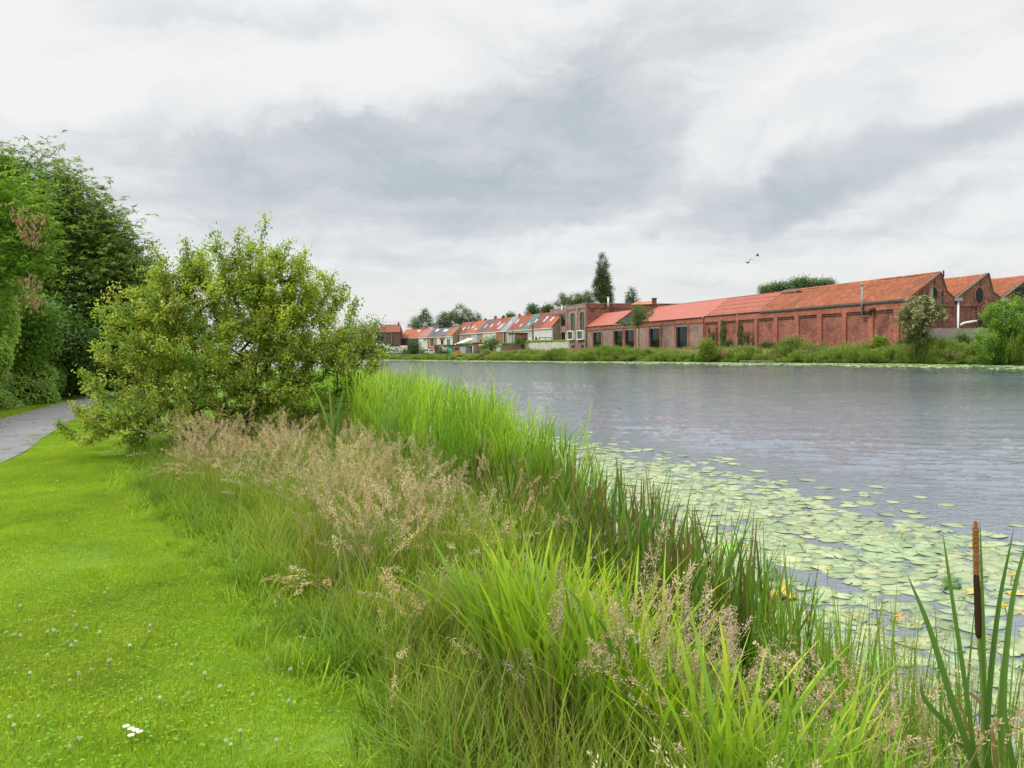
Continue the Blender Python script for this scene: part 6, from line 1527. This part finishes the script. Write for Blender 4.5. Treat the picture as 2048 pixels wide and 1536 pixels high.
# broad bright grass patch in the foreground and edge
for vi in range(3):
    geo = blades(22, .13, (.5, .85), (.013, .023), .22, .5, 6, (.11, .20, .012), ((.36, .55, .035), (.29, .48, .03), (.42, .58, .05))[vi], .2, taper0=.5)[:3]
    P = bank_pts(1500, 1.4, 6.2, .36, .98, lambda P: np.clip(1.1*np.exp(-((P[:, 0]-.1)**2+(P[:, 1]-3.35)**2)/.65)+.1*np.exp(-((P[:, 0]-.8)**2+(P[:, 1]-2.5)**2)/.5)-.06, 0, 1))
    stuff_scatter('broad_grass', geo, on_ground(P), (.8, 1.2), .10, 'veg', 'lime green broad-bladed grass near the water edge', zcap(P, on_ground(P), np.ones(len(P)), .6))
def px_blade(pts, w, Yd, c0, c1, parent, name='leaf', dyaw=.0):
    """blade through picture-measured points at distance Yd; pts from foot to tip"""
    q_ = np.array([at_y(x, y, Yd+dyaw*i_) for i_, (x, y) in enumerate(pts)]); m_ = len(q_)-1; out = []
    e = np.vstack([2*q_[0]-q_[1], q_, 2*q_[-1]-q_[-2]])
    for t in np.linspace(0, m_-1e-6, 15):
        k = int(t); u = t-k; p0, p1, p2, p3 = e[k], e[k+1], e[k+2], e[k+3]; out.append(.5*((2*p1)+(-p0+p2)*u+(2*p0-5*p1+4*p2-p3)*u*u+(-p0+3*p1-3*p2+p3)*u**3))
    out = np.array(out); T = np.gradient(out, axis=0); T /= np.linalg.norm(T, axis=1, keepdims=True); Sd = np.cross(T, [0, .9, .15]); Sd /= np.linalg.norm(Sd, axis=1, keepdims=True)
    tt = np.linspace(0, 1, 15); ww = w*np.clip(1-tt**3, .02, 1)**.8*.5; N2 = np.cross(Sd, T)
    V_ = np.stack([out-Sd*ww[:, None], out+N2*ww[:, None]*.35, out+Sd*ww[:, None]], 1).reshape(-1, 3)
    F_ = []
    for k in range(14):
        for h_ in range(2): F_.append((k*3+h_, k*3+h_+1, (k+1)*3+h_+1, (k+1)*3+h_))
    C_ = np.repeat((np.array(c0)*(1-tt[:, None])+np.array(c1)*tt[:, None]), 3, 0)*jit((1, 1, 1), 45, .05)
    return link(name, np_mesh(name, V_, F_, C_, M['veg'], True), parent)
px_blade0 = px_blade
rt = thing('reed_plant', 'single tall blue-green reed plant standing before the right side of the big bush', 'reed', (*at_z(665, 900, .45)[:2], .4))
for pts, w in (([(662, 930), (655, 850), (638, 800), (618, 762)], .035), ([(665, 930), (663, 850), (660, 790), (655, 745)], .028), ([(668, 930), (672, 850), (682, 800), (690, 770)], .03), ([(666, 930), (668, 870), (680, 835), (700, 815)], .026), ([(662, 930), (650, 880), (636, 850), (628, 840)], .024)):
    px_blade0(pts, w, 9.0, (.08, .19, .03), (.17, .34, .07), rt)
# sword sedge: each clump a plant with its own leaves (nearest), the rest scattered
def sword_leaf(L, w, lean, curve, az0, c0, c1, tip=None):
    v, f, c, _ = blades(1, .0, (L, L), (w, w), 0, 0.0001, 8, c0, c1, .1, az_=np.array([az0]), tipc=None, taper0=.7)
    return v, f, c
def sword_plant(name, label, cat, base, n, Lr_, wr_, spread, group, dark=.5, lean=.2, curve=.5, maker=None):
    t = thing(name, label, cat, base, group)
    for k in range(n):
        a = rng.random()*6.28; r_ = math.sqrt(rng.random())*spread
        red = rng.random() < dark*.17
        c0, c1 = ((.035, .07, .012), (.115, .25, .03)) if not red else ((.06, .05, .02), (.17, .09, .05))
        b_ = np.array([[base[0]+r_*math.cos(a), base[1]+r_*math.sin(a), base[2]-.03]])
        v, f, c, _ = blades(1, 0, Lr_, wr_, lean, curve*(2.0 if rng.random() < .18 else .6), 8, c0, c1, .12, base=b_, taper0=.8, wexp=.55, tipc=(.2, .12, .06))
        # V-shaped keel: give the ribbon some thickness by folding it
        link('leaf', np_mesh('leaf', v, f, c, M['veg'], True), t)
    return t
sp_px = [(1215, 1275), (1250, 1330), (1290, 1365), (1190, 1235), (1240, 1245), (1280, 1300), (1330, 1400), (1150, 1190), (1380, 1440), (1300, 1255), (1350, 1330), (1400, 1390), (1440, 1445), (1180, 1165), (1120, 1130), (1230, 1190), (1440, 1500), (1500, 1510), (1385, 1495), (1095, 1085), (1130, 1210), (1170, 1215), (1265, 1235), (1320, 1290), (1360, 1370), (1420, 1430), (1470, 1480), (1550, 1520), (1300, 1330), (1340, 1450), (1215, 1310)]
sl = ['reddish dark sword-leaved sedge clump standing in the bank among its like', 'dark sword-leaved sedge clump at the lily pads']
for k, (x, y) in enumerate(sp_px):
    p = at_z(x, y, .12); sword_plant('sedge_clump', 'dark green and reddish sword-leaved sedge clump at the edge of the lily pads' if y > 1200 else 'dark green sword-leaved sedge clump farther along, below the bright reeds', 'sedge', (p[0], p[1], .1), 17, (.85, 1.35), (.021, .034), .16, 'sword-leaved sedge clumps at the edge of the lily pads' if y > 1200 else 'sedge clumps farther along below the bright reeds', dark=.7, lean=.13, curve=.45)
geo = blades(13, .14, (.7, 1.2), (.016, .027), .15, .4, 6, (.035, .075, .012), (.12, .25, .03), .3, taper0=.8, wexp=.55, tipc=(.20, .10, .05))[:3]
P = bank_pts(3400, 3.4, 13, .66, 1.0, lambda P: np.full(len(P), .8)); stuff_scatter('sedge', geo, np.column_stack([P, height(P)*.8]), (.8, 1.15), .1, 'veg', 'dark sword-leaved sedge at the water edge')
geo = blades(22, .12, (.4, .85), (.008, .014), .3, .7, 5, (.05, .035, .018), (.16, .10, .05), .3, tipc=(.25, .18, .1))[:3]
P = bank_pts(330, 3.3, 9, .74, .98); stuff_scatter('sedge', geo, np.column_stack([P, height(P)*.8]), (.8, 1.1), .1, 'veg', 'withered brown sedge leaves low at the water edge')

# cattail at the right with its broad blades
cb = np.array(at_y(1966, 1500, 2.15)); cz = .05
ct = thing('cattail', 'cattail with brown spike and long blue-green blades at the right water edge', 'cattail', (cb[0], cb[1], cz))
def along(pts, r_, name, m_, parent, n=8):
    q = MB()
    for a, b in zip(pts[:-1], pts[1:]): q.tube(a[0], b[0], a[1], n, b[1])
    q.f = [f for f in q.f if len(f) == 4]
    return q.build(name, m_, parent, True)
Yc = 2.1
P_ = lambda x, y: at_y(x, y, Yc)
along([(np.array([P_(1972, 1536)[0], Yc, cz]), .006), (P_(1966, 1400), .005), (P_(1958, 1275), .0045)], 0, 'stem', plain('cattail_stem', (.13, .2, .04), .6), ct)
def rough(c, sc_):
    def f_(N):
        g = N.n('ShaderNodeNewGeometry').outputs['Position']; n = N.noise(g, sc_, 3, .7)
        return principled(N, N.ramp(n, [(.3, tuple(x*.55 for x in c)), (.7, c)]), .95, n, 1, .004, spec=.1)
    return f_
sp1 = [(P_(1958, 1278), .003), (P_(1957.5, 1274), .0062), (P_(1957, 1266), .0082), (P_(1956, 1235), .0090), (P_(1954.6, 1195), .0088), (P_(1953, 1158), .0083), (P_(1952.8, 1149), .0074)]
along(sp1, 0, 'spike', mat('cattail_velvet', rough((.085, .042, .022), 900)), ct, 12)
q = MB(); zs_ = np.linspace(1149, 1042, 30)
pv = None
for k, y in enumerate(zs_):
    r_ = (.0078 if y > 1060 else .0045)*(1+.09*rng.normal()); p = P_(1953-(1150-y)*.018+rng.normal(0, .25), y)
    if pv is not None: q.tube(pv[0], p, pv[1], 9, r_)
    pv = (p, r_)
q.build('seed_tip', mat('cattail_tip', rough((.42, .21, .095), 500)), ct)
n = 700; yy = rng.uniform(1044, 1149, n); base_ = np.array([P_(1953-(1150-y)*.018, y) for y in yy]); a = rng.random(n)*6.28; D = np.stack([np.cos(a), np.sin(a), rng.normal(.4, .4, n)], -1)
v, f, c = leafquads(base_+D*[.006, .006, 0], D, rng.normal(0, 1, (n, 3)), .0045, .002, jit((.46, .24, .11), n, .25)); link('seed_fluff', np_mesh('seed_fluff', v, f, c, M['dry']), ct)['kind'] = 'stuff'
CB0, CB1 = (.09, .17, .035), (.13, .26, .06)
for pts, w, dY in (([(1975, 1600), (1968, 1450), (1966, 1250), (1960, 1037)], .0165, 0), ([(1985, 1600), (1975, 1450), (1995, 1230), (2028, 1055)], .019, -.03), ([(1960, 1600), (1935, 1400), (1905, 1200), (1885, 1062)], .015, .05), ([(2000, 1600), (2005, 1400), (2025, 1200), (2060, 1060)], .020, -.06), ([(1990, 1620), (1920, 1450), (1860, 1260), (1815, 1150)], .020, .04), ([(2040, 1600), (2010, 1440), (2014, 1355)], .020, .1), ([(1990, 1600), (1910, 1470), (1850, 1400), (1842, 1355)], .017, .15)):
    px_blade(pts, w, Yc+dY, CB0, CB1, ct)
px_blade([(1985, 1620), (1990, 1520), (1975, 1430), (1935, 1385), (1905, 1420)], .014, Yc+.08, (.20, .17, .07), (.36, .26, .13), ct)
px_blade([(1950, 1620), (1940, 1500), (1925, 1420), (1890, 1370)], .011, Yc+.12, (.16, .17, .06), (.30, .24, .11), ct)
# iris-like clump of broad blades lower centre
ic = thing('iris_clump', 'clump of broad upright sword blades in the foreground grass', 'iris', (*at_y(1230, 1560, 2.75)[:2], .45))
for pts, w, dY in (([(1245, 1640), (1225, 1450), (1205, 1330), (1160, 1210), (1135, 1180)], .021, 0), ([(1250, 1640), (1240, 1480), (1225, 1320), (1205, 1250), (1175, 1225)], .022, .06), ([(1270, 1640), (1268, 1400), (1250, 1270), (1226, 1122)], .020, .12), ([(1285, 1640), (1283, 1420), (1276, 1300), (1269, 1190)], .020, .15), ([(1255, 1640), (1225, 1500), (1195, 1380), (1190, 1360)], .018, .1), ([(1300, 1640), (1320, 1500), (1350, 1330), (1365, 1228)], .022, .35)):
    px_blade(pts, w, 2.8+dY, (.09, .18, .03), (.16, .33, .05), ic)
# arching pale blades
for (pts, w, Yd) in (([(1240, 1450), (1200, 1425), (1150, 1420), (1105, 1453)], .020, 2.9), ([(1190, 1400), (1150, 1368), (1110, 1375), (1080, 1415)], .016, 3.0)):
    t = thing('arching_blade', 'pale arching blade bending left over the lime grass, ' + ('the lower one' if w > .018 else 'the upper one'), 'grass blade', at_y(pts[0][0], pts[0][1], Yd)); px_blade(pts, w, Yd, (.12, .26, .08), (.30, .45, .22), t, 'leaf')
# airy panicle grasses at the right
for vi in range(3):
    geo = seedheads(7, .10, ((.75, 1.0), (.8, 1.1), (.7, .95))[vi], .07, .28+.25*vi, head=.36, nsp=110, size=.0085, rad_=.075, c=(.40, .37, .16), stemc=(.10, .18, .03), nod=1.1, stemw=.0025)
    P = pts_in(150, .9, 2.8, 2.1, 3.8, lambda P: (bank_t(P) > .55)); P = P[P[:, 0] > 1.25][:13]
    stuff_scatter('panicle_grass', geo, np.column_stack([P, np.maximum(height(P), 0)]), (.85, 1.12), .08, 'dry', 'airy green panicle grass standing before the lily pads')
geo = blades(9, .12, (.85, 1.5), (.010, .018), .09, .16, 6, (.06, .14, .015), (.20, .38, .04), .2, taper0=.8)[:3]
P = pts_in(1500, 1.0, 3.0, 2.0, 4.4, lambda P: (bank_t(P) > .5) | inpoly(P, water_poly)); P = P[(dist_line(P, near_shore)[0] < .6) & (P[:, 0] > 1.15) & (P[:, 1] > 2.2)][:125]
stuff_scatter('reed_shoots', geo, np.column_stack([P, np.minimum(height(P), .1)-.03]), (.7, 1.1), .06, 'veg', 'upright young reed shoots in the shallows at the right')
geo = blades(30, .14, (.3, .6), (.006, .012), .25, .5, 5, (.08, .17, .012), (.26, .48, .04), .25)[:3]
P = pts_in(520, .8, 4.2, .9, 2.9, lambda P: inpoly(P, bank_poly) & (bank_t(P) > .35)); stuff_scatter('meadow_grass', geo, on_ground(P), (.7, 1.0), .12, 'veg', 'thick grass at the right foot of the bank', zcap(P, on_ground(P), np.ones(len(P)), .5))

# ------------------------------------------------------------------ lily pads
def pad_mesh(r_, seed, c, warp_=.003):
    rs = np.random.default_rng(seed); n = 22; a = np.linspace(.16, 2*math.pi-.16, n); k = 1+.05*np.sin(a*3+rs.random()*6)+.025*np.sin(a*7+rs.random()*6)
    rim = np.stack([r_*1.12*k*np.cos(a), r_*.9*k*np.sin(a), warp_*np.sin(a*2+rs.random()*6)+warp_*.6*np.sin(a*5+rs.random()*6)], -1)
    inn = rim*[.55, .55, .3]; cen_ = np.array([[r_*.12, 0, .0]])
    V_ = np.concatenate([cen_, inn, rim, rim-[0, 0, .003]]); F_ = []
    for i_ in range(n-1): F_.append((1+i_, 1+n+i_, 2+n+i_, 2+i_)); F_.append((1+n+i_, 1+2*n+i_, 2+2*n+i_, 2+n+i_))
    for i_ in range(0, n-1, 1): F_.append((0, 1+i_, 2+i_, 2+i_))
    C_ = np.tile(np.array(c), (len(V_), 1))*jit((1, 1, 1), len(V_), .05); C_[1+n:1+2*n] *= .93; C_[0] *= 1.1
    return V_, F_, C_
def pad_obj(name, V_, F_, C_):
    me = bpy.data.meshes.new(name); me.from_pydata([tuple(v) for v in V_], [], [tuple(dict.fromkeys(f)) for f in F_]); a = me.attributes.new('Col', 'FLOAT_COLOR', 'POINT')
    a.data.foreach_set('color', np.concatenate([C_, np.ones((len(C_), 1))], 1).astype(np.float32).ravel()); me.materials.append(M['pad']); me['local'] = 1
    for p in me.polygons: p.use_smooth = True
    return me
PG = [(.28, .36, .19), (.31, .38, .19), (.24, .32, .15), (.34, .38, .18), (.26, .34, .20)]
pads_green = [pad_obj('lily_pad', *pad_mesh(.17, 50+k, PG[k % 5])) for k in range(10)]
pads_yel = [pad_obj('lily_pad', *pad_mesh(.16, 80+k, ((.50, .42, .13), (.42, .38, .15), (.40, .28, .12))[k % 3], .012)) for k in range(3)]
cand = pts_in(60000, -3, 14, -3, 24, lambda P: inpoly(P, lily_poly))
do, _ = dist_line(cand, outer); dns, _ = dist_line(cand, near_shore)
keep = []; grid = {}
prob = np.clip(.004+.02*do+np.clip((do-1.0+.5*noise2(cand, 1.1, 2))/2.0, 0, 1)**2, 0, 1); holes = noise2(cand, 1.35, 5)+.6*noise2(cand, 3.3, 9)
cell = .26
for k in range(len(cand)):
    if rng.random() > prob[k] or dns[k] < .12 or holes[k] < -.72: continue
    x, y = cand[k]; gx, gy = int(x//cell), int(y//cell); ok = True
    for ax in (-1, 0, 1):
        for ay in (-1, 0, 1):
            for (qx, qy) in grid.get((gx+ax, gy+ay), ()):
                if (qx-x)**2+(qy-y)**2 < .118**2: ok = False
    if ok: grid.setdefault((gx, gy), []).append((x, y)); keep.append((x, y))
keep = np.array(keep)
pp, dep = project(np.column_stack([keep, np.zeros(len(keep))]))
inview = (pp[:, 0] > -20) & (pp[:, 0] < 2080) & (pp[:, 1] > 800) & (pp[:, 1] < 1600) & (dep > 0)
order = np.argsort(np.where(inview, dep, 1e6))
print('pads', len(keep), 'in view', inview.sum())
grp = 'lily pads floating off the near bank'
for rank, k in enumerate(order[:292]):
    x, y = keep[k]; yel = rng.random() < .07
    me = pads_yel[rng.integers(0, 3)] if yel else pads_green[rng.integers(0, 10)]
    o = bpy.data.objects.new('lily_pad', me); col.objects.link(o); s_ = rng.uniform(.40, .84)
    o.location = (x, y, .0025+.0012*(rank % 6)); o.rotation_euler = (rng.normal(0, .018), rng.normal(0, .018), rng.random()*6.28); o.scale = (s_, s_*rng.uniform(.85, 1.05), s_)
    if yel: tag(o, 'yellowing lily pad lying flat among the green ones', 'lily pad', 'yellowing lily pads among the green ones')
    else: tag(o, 'pale green lily pad lying flat in the dense carpet off the near bank', 'lily pad', grp)
rest = keep[order[292:]]; rest = rest[np.isfinite(rest[:, 0])]
for vi in range(4):
    R_ = rest[vi::4]; v, f, c = pad_mesh(.16, 200+vi, PG[vi]); 
    me = pad_obj('lily_pads', v, f, c); src = link('lily_pads', me); src.location = (*R_[0], .007); tag(src, 'carpet of pale green lily pads thinning out towards open water', None, kind='stuff')
    n = len(R_)-1; s_ = rng.uniform(.5, .98, n)
    gn_scatter('lily_pads', src, np.column_stack([R_[1:], .0025+.0012*rng.integers(0, 6, n)]), np.stack([rng.normal(0, .018, n), rng.normal(0, .018, n), rng.random(n)*6.28], -1), np.stack([s_, s_, s_], -1), 'carpet of pale green lily pads thinning out towards open water')
# pads standing up out of the water
rp = [(1452, 1096, (.22, .42, .05), .13, 'bright green lily leaf lifted clear of the water'), (1900, 1170, (.10, .2, .05), .09, 'dark lily leaf standing on edge left of the cattail'), (1545, 1150, (.08, .15, .04), .07, 'small dark lily leaf on edge by the yellow flower'), (1760, 1320, (.22, .38, .08), .13, 'raised green lily leaf among the reed shoots'), (1660, 1360, (.20, .36, .07), .12, 'raised green lily leaf low beside the reed shoots'), (1600, 1395, (.2, .34, .09), .11, 'curled lily leaf near the sedge tips')]
for k, (x, y, c_, r_, lab) in enumerate(rp):
    p = at_z(x, y, .05); me = pad_obj('lily_leaf', *pad_mesh(r_, 300+k, c_, .03)); o = bpy.data.objects.new('lily_leaf', me); col.objects.link(o); o.location = (p[0], p[1], .05); o.rotation_euler = (R(25 if k != 1 else 70), R(-12), rng.random()*1.0); tag(o, lab, 'lily leaf')
p = at_z(1572, 1190, .03); me = pad_obj('withered_lily_leaf', *pad_mesh(.12, 400, (.62, .38, .06), .04)); o = bpy.data.objects.new('withered_lily_leaf', me); col.objects.link(o); o.location = (p[0], p[1], .04); o.rotation_euler = (R(14), R(8), .4); tag(o, 'crumpled yellow-brown lily leaf among the green pads', 'lily leaf')
# yellow water-lily flowers
fl_px = [(1391, 1081, 'yellow water-lily flower beside the sedge tips, nearest the reddish blades'), (1526, 1175, 'yellow water-lily flower on an upright stalk left of the crumpled leaf'), (1656, 1138, 'yellow water-lily flower on a bent stalk above the panicle grass'), (1621, 1236, 'open yellow water-lily flower behind the panicle grass'), (1791, 1232, 'yellow water-lily flower in the panicle grass halfway to the cattail'), (2010, 1211, 'yellow water-lily bud on a stalk just right of the cattail spike'), (2024, 1150, 'yellow water-lily flower right of the cattail, higher one'), (2023, 1189, 'yellow water-lily bud low right of the cattail'), (1522, 1041, None), (1437, 978, None), (1403, 984, None), (1377, 937, None), (1233, 927, None), (1225, 947, None), (1170, 903, None), (1328, 914, None), (1488, 1091, None), (1599, 1085, None), (1147, 949, None), (1331, 939, None), (1075, 887, None), (1327, 1015, None), (1530, 976, None), (1805, 1065, None), (1250, 985, None), (1290, 960, None)]
for k, (x, y, lab) in enumerate(fl_px):
    hz_ = .07+.05*rng.random(); p = at_z(x, y, hz_); r_ = .020
    h = thing('water_lily_flower', lab or 'tiny yellow water-lily flower far out among the pads', 'flower', (p[0], p[1], 0), None if lab else 'distant yellow water-lily flowers among the pads')
    dx = rng.normal(0, .04); MB().tube((p[0]+dx, p[1], -.02), tuple(p-[0, 0, .012]), .004, 6).build('stalk', M['stalk'], h)
    n = 6; V_ = []; F_ = []
    for j_ in range(n):
        a = j_*2*math.pi/n; ca_, sa_ = math.cos(a), math.sin(a)
        for (rr_, zz_, ww) in ((.004, -.012, .004), (.016, -.006, .012), (.021, .006, .012), (.014, .017, .005)):
            b0 = len(V_); V_ += [tuple(p+np.array([rr_*ca_-ww*sa_, rr_*sa_+ww*ca_, zz_])), tuple(p+np.array([rr_*ca_+ww*sa_, rr_*sa_-ww*ca_, zz_]))]
        b0 = len(V_)-8; F_ += [(b0+2*i_, b0+2*i_+1, b0+2*i_+3, b0+2*i_+2) for i_ in range(3)]
    MB().add(V_, F_).build('petals', M['yellow'], h); MB().tube(p-[0, 0, .01], p+[0, 0, .006], .009, 8, .012).build('pistil', M['yellow'], h)

# ------------------------------------------------------------------ far bank reeds, meadow, lily belt
fa = far_shore[1:-1]
def along_far(n, din0, din1, s0=0, s1=1):
    a = np.array(fa); seg = np.linalg.norm(np.diff(a, axis=0), axis=1); cum = np.concatenate([[0], np.cumsum(seg)]); t = rng.uniform(s0, s1, n)*cum[-1]
    k = np.clip(np.searchsorted(cum, t)-1, 0, len(seg)-1); u = ((t-cum[k])/seg[k])[:, None]; p = a[k]*(1-u)+a[k+1]*u; d = (a[k+1]-a[k])/seg[k][:, None]; nrm = np.stack([-d[:, 1], d[:, 0]], -1)
    return p, nrm
p_, n_ = along_far(10, 0, 0); test = p_+n_*2.0
sgn = 1 if not inpoly(test[:1], water_poly)[0] else -1
def far_strip(n, d0, d1, s0=0, s1=1):
    p, nn2 = along_far(n, d0, d1, s0, s1); d = rng.uniform(d0, d1, n)[:, None]; return p+nn2*sgn*d
def visible_far(P, m_=60):
    q, f_ = project(np.column_stack([P, np.ones(len(P))])); return P[(q[:, 0] > 735) & (q[:, 0] < 2048+m_) & (f_ > 0)]
kinds = [
 ('reeds', (.12, .18, .025), (.21, .32, .05), (1.3, 2.1), 'veg', 'green reeds lining the far bank', 1500, (-.2, 2.6), 0),
 ('reeds', (.10, .16, .02), (.19, .30, .045), (1.0, 1.8), 'veg', 'green reeds lining the far bank', 1300, (-.1, 3.5), 0),
 ('bank_weeds', (.17, .21, .04), (.38, .42, .10), (.7, 1.4), 'veg', 'pale weeds on the far bank', 1900, (1.0, 6.5), 0),
 ('bank_weeds', (.20, .17, .08), (.42, .33, .20), (.8, 1.5), 'dry', 'tan seeding grasses on the far bank', 1300, (.8, 6), 0),
]
for nm_, c0, c1, L, mt, lab, n, (d0, d1), _ in kinds:
    P = visible_far(np.concatenate([far_strip(n*2//3, d0, d1, .25, 1), far_strip(n//3, d0, d1, 0, .4)]))
    k = noise2(P, .16, len(lab))+.5*noise2(P, .55, 2); P = P[(k > -.35) | (rng.random(len(P)) < .35)]
    q, _d = project(np.column_stack([P, np.ones(len(P))]))
    # the stretch in front of the glazed wing is kept low, the right end grows tall
    low = (q[:, 0] > 1150) & (q[:, 0] < 1560); P2 = P; hgt = height(P2)
    zs = np.where(q[:, 0] > 1560, .74, np.where(low, .52, np.where(q[:, 0] > 965, .5, .2)))*np.clip(.95+.75*noise2(P2, .33, 4), .3, 1.6)*(1 if nm_ == 'reeds' else 1.25)
    if 'tan' in lab: geo = seedheads(34, .5, L, .15, .35, head=.3, nsp=40, size=.05, rad_=.07, c=(.46, .35, .24), stemw=.012, nod=.4)
    elif nm_ == 'reeds': geo = reed(26, L, c0, c1, (.03, .055), .5, 4)
    else: geo = blades(60, .55, L, (.03, .06), .25, .5, 3, c0, c1, .3)[:3]
    stuff_scatter(nm_, geo, np.column_stack([P2, hgt-.05]), (.75, 1.2), .08, mt, lab, zs)
# meadow between the reeds and the buildings
geo = blades(70, .8, (.35, .8), (.03, .06), .35, .6, 3, (.14, .20, .03), (.30, .36, .09), .3)[:3]
P = visible_far(far_strip(3600, 4, 34, .2, 1)); fo = np.array([((p-FB.P[:2])@FB.n[:2]) for p in P]); P = P[fo > .6]; P = P[(noise2(P, .12, 8) > -.5)]
stuff_scatter('bank_weeds', geo, on_ground(P), (.7, 1.3), .1, 'veg', 'rough pale meadow before the brick walls')
fo_ = np.array([FB.pt(s_, o_, 0)[:2] for s_, o_ in zip(rng.uniform(0, sEnd+10, 1500), rng.uniform(.4, 3.0, 1500))])
geo = blades(50, .5, (.6, 1.4), (.03, .05), .2, .4, 3, (.12, .17, .03), (.34, .34, .13), .3)[:3]
stuff_scatter('bank_weeds', geo, on_ground(fo_), (.7, 1.2), .1, 'veg', 'straw-green weeds along the foot of the brick walls')
# green tops on the garden walls and garages
def top_weeds(x0, x1, y, Yd0, Yd1, n, lab, L=(.3, .8), c1=(.28, .42, .05), dy=1.5):
    t = rng.random(n); P = np.array([at_y(x0+(x1-x0)*a, y, Yd0+(Yd1-Yd0)*a) for a in t]); P[:, 1] += rng.uniform(.3, dy, n)
    geo = blades(40, .5, L, (.04, .07), .5, .8, 3, (.10, .18, .02), c1, .3)[:3]; stuff_scatter('wall_top_plants', geo, P, (.7, 1.2), .15, 'veg', lab)
def slab(x0, x1, y, Yd0, Yd1, name, lab, depth):
    a, b = at_y(x0, y, Yd0), at_y(x1, y, Yd1); z = (a[2]+b[2])/2
    q = MB(); q.hexa([(a[0], a[1]+1.6, .6), (b[0], b[1]+1.6, .6), (b[0], b[1]+depth, .6), (a[0], a[1]+depth, .6), (a[0], a[1]+1.6, z), (b[0], b[1]+1.6, z), (b[0], b[1]+depth, z), (a[0], a[1]+depth, z)]); o = q.build(name, M['ground']); tag(o, kind='structure'); return z
slab(1003, 1136, 686, 203, 170.5, 'terrace_ground', '', 14)
top_weeds(1055, 1136, 685, 189.5, 170.5, 130, 'yellow-green plants along the top of the pale retaining wall'); top_weeds(1003, 1056, 688, 203, 190, 60, 'low plants along the top of the dark garden wall', (.15, .4), (.2, .27, .06))
top_weeds(914, 975, 690, 224, 219, 90, 'grass growing on the flat garage roofs', (.3, .9), (.22, .32, .07), 4)
# lily belt off the far bank
for vi in range(3):
    P = visible_far(np.concatenate([far_strip(2800, -11 if vi else -5, .3, .35, 1), far_strip(900, -7, .3, 0, .5)])); P = P[inpoly(P, water_poly)]
    d_, arc_ = dist_line(P, fa); tot = arc_.max(); lim = 5+6*np.clip(arc_/tot, 0, 1)+1.2*np.sin(arc_*.35); P = P[d_ < lim]
    v, f, c = pad_mesh(.42, 500+vi, ((.24, .36, .17), (.30, .42, .20), (.34, .50, .12))[vi], .02); me = pad_obj('lily_belt', v, f, c); src = link('lily_belt', me); src.location = (*P[0], .01); tag(src, 'pale green belt of lily pads along the far bank', None, kind='stuff')
    n = len(P)-1; s_ = rng.uniform(.7, 1.3, n); gn_scatter('lily_belt', src, np.column_stack([P[1:], .008+.01*rng.random(n)]), np.stack([rng.normal(0, .03, n), rng.normal(0, .03, n), rng.random(n)*6.28], -1), np.stack([s_]*3, -1), 'pale green belt of lily pads along the far bank')
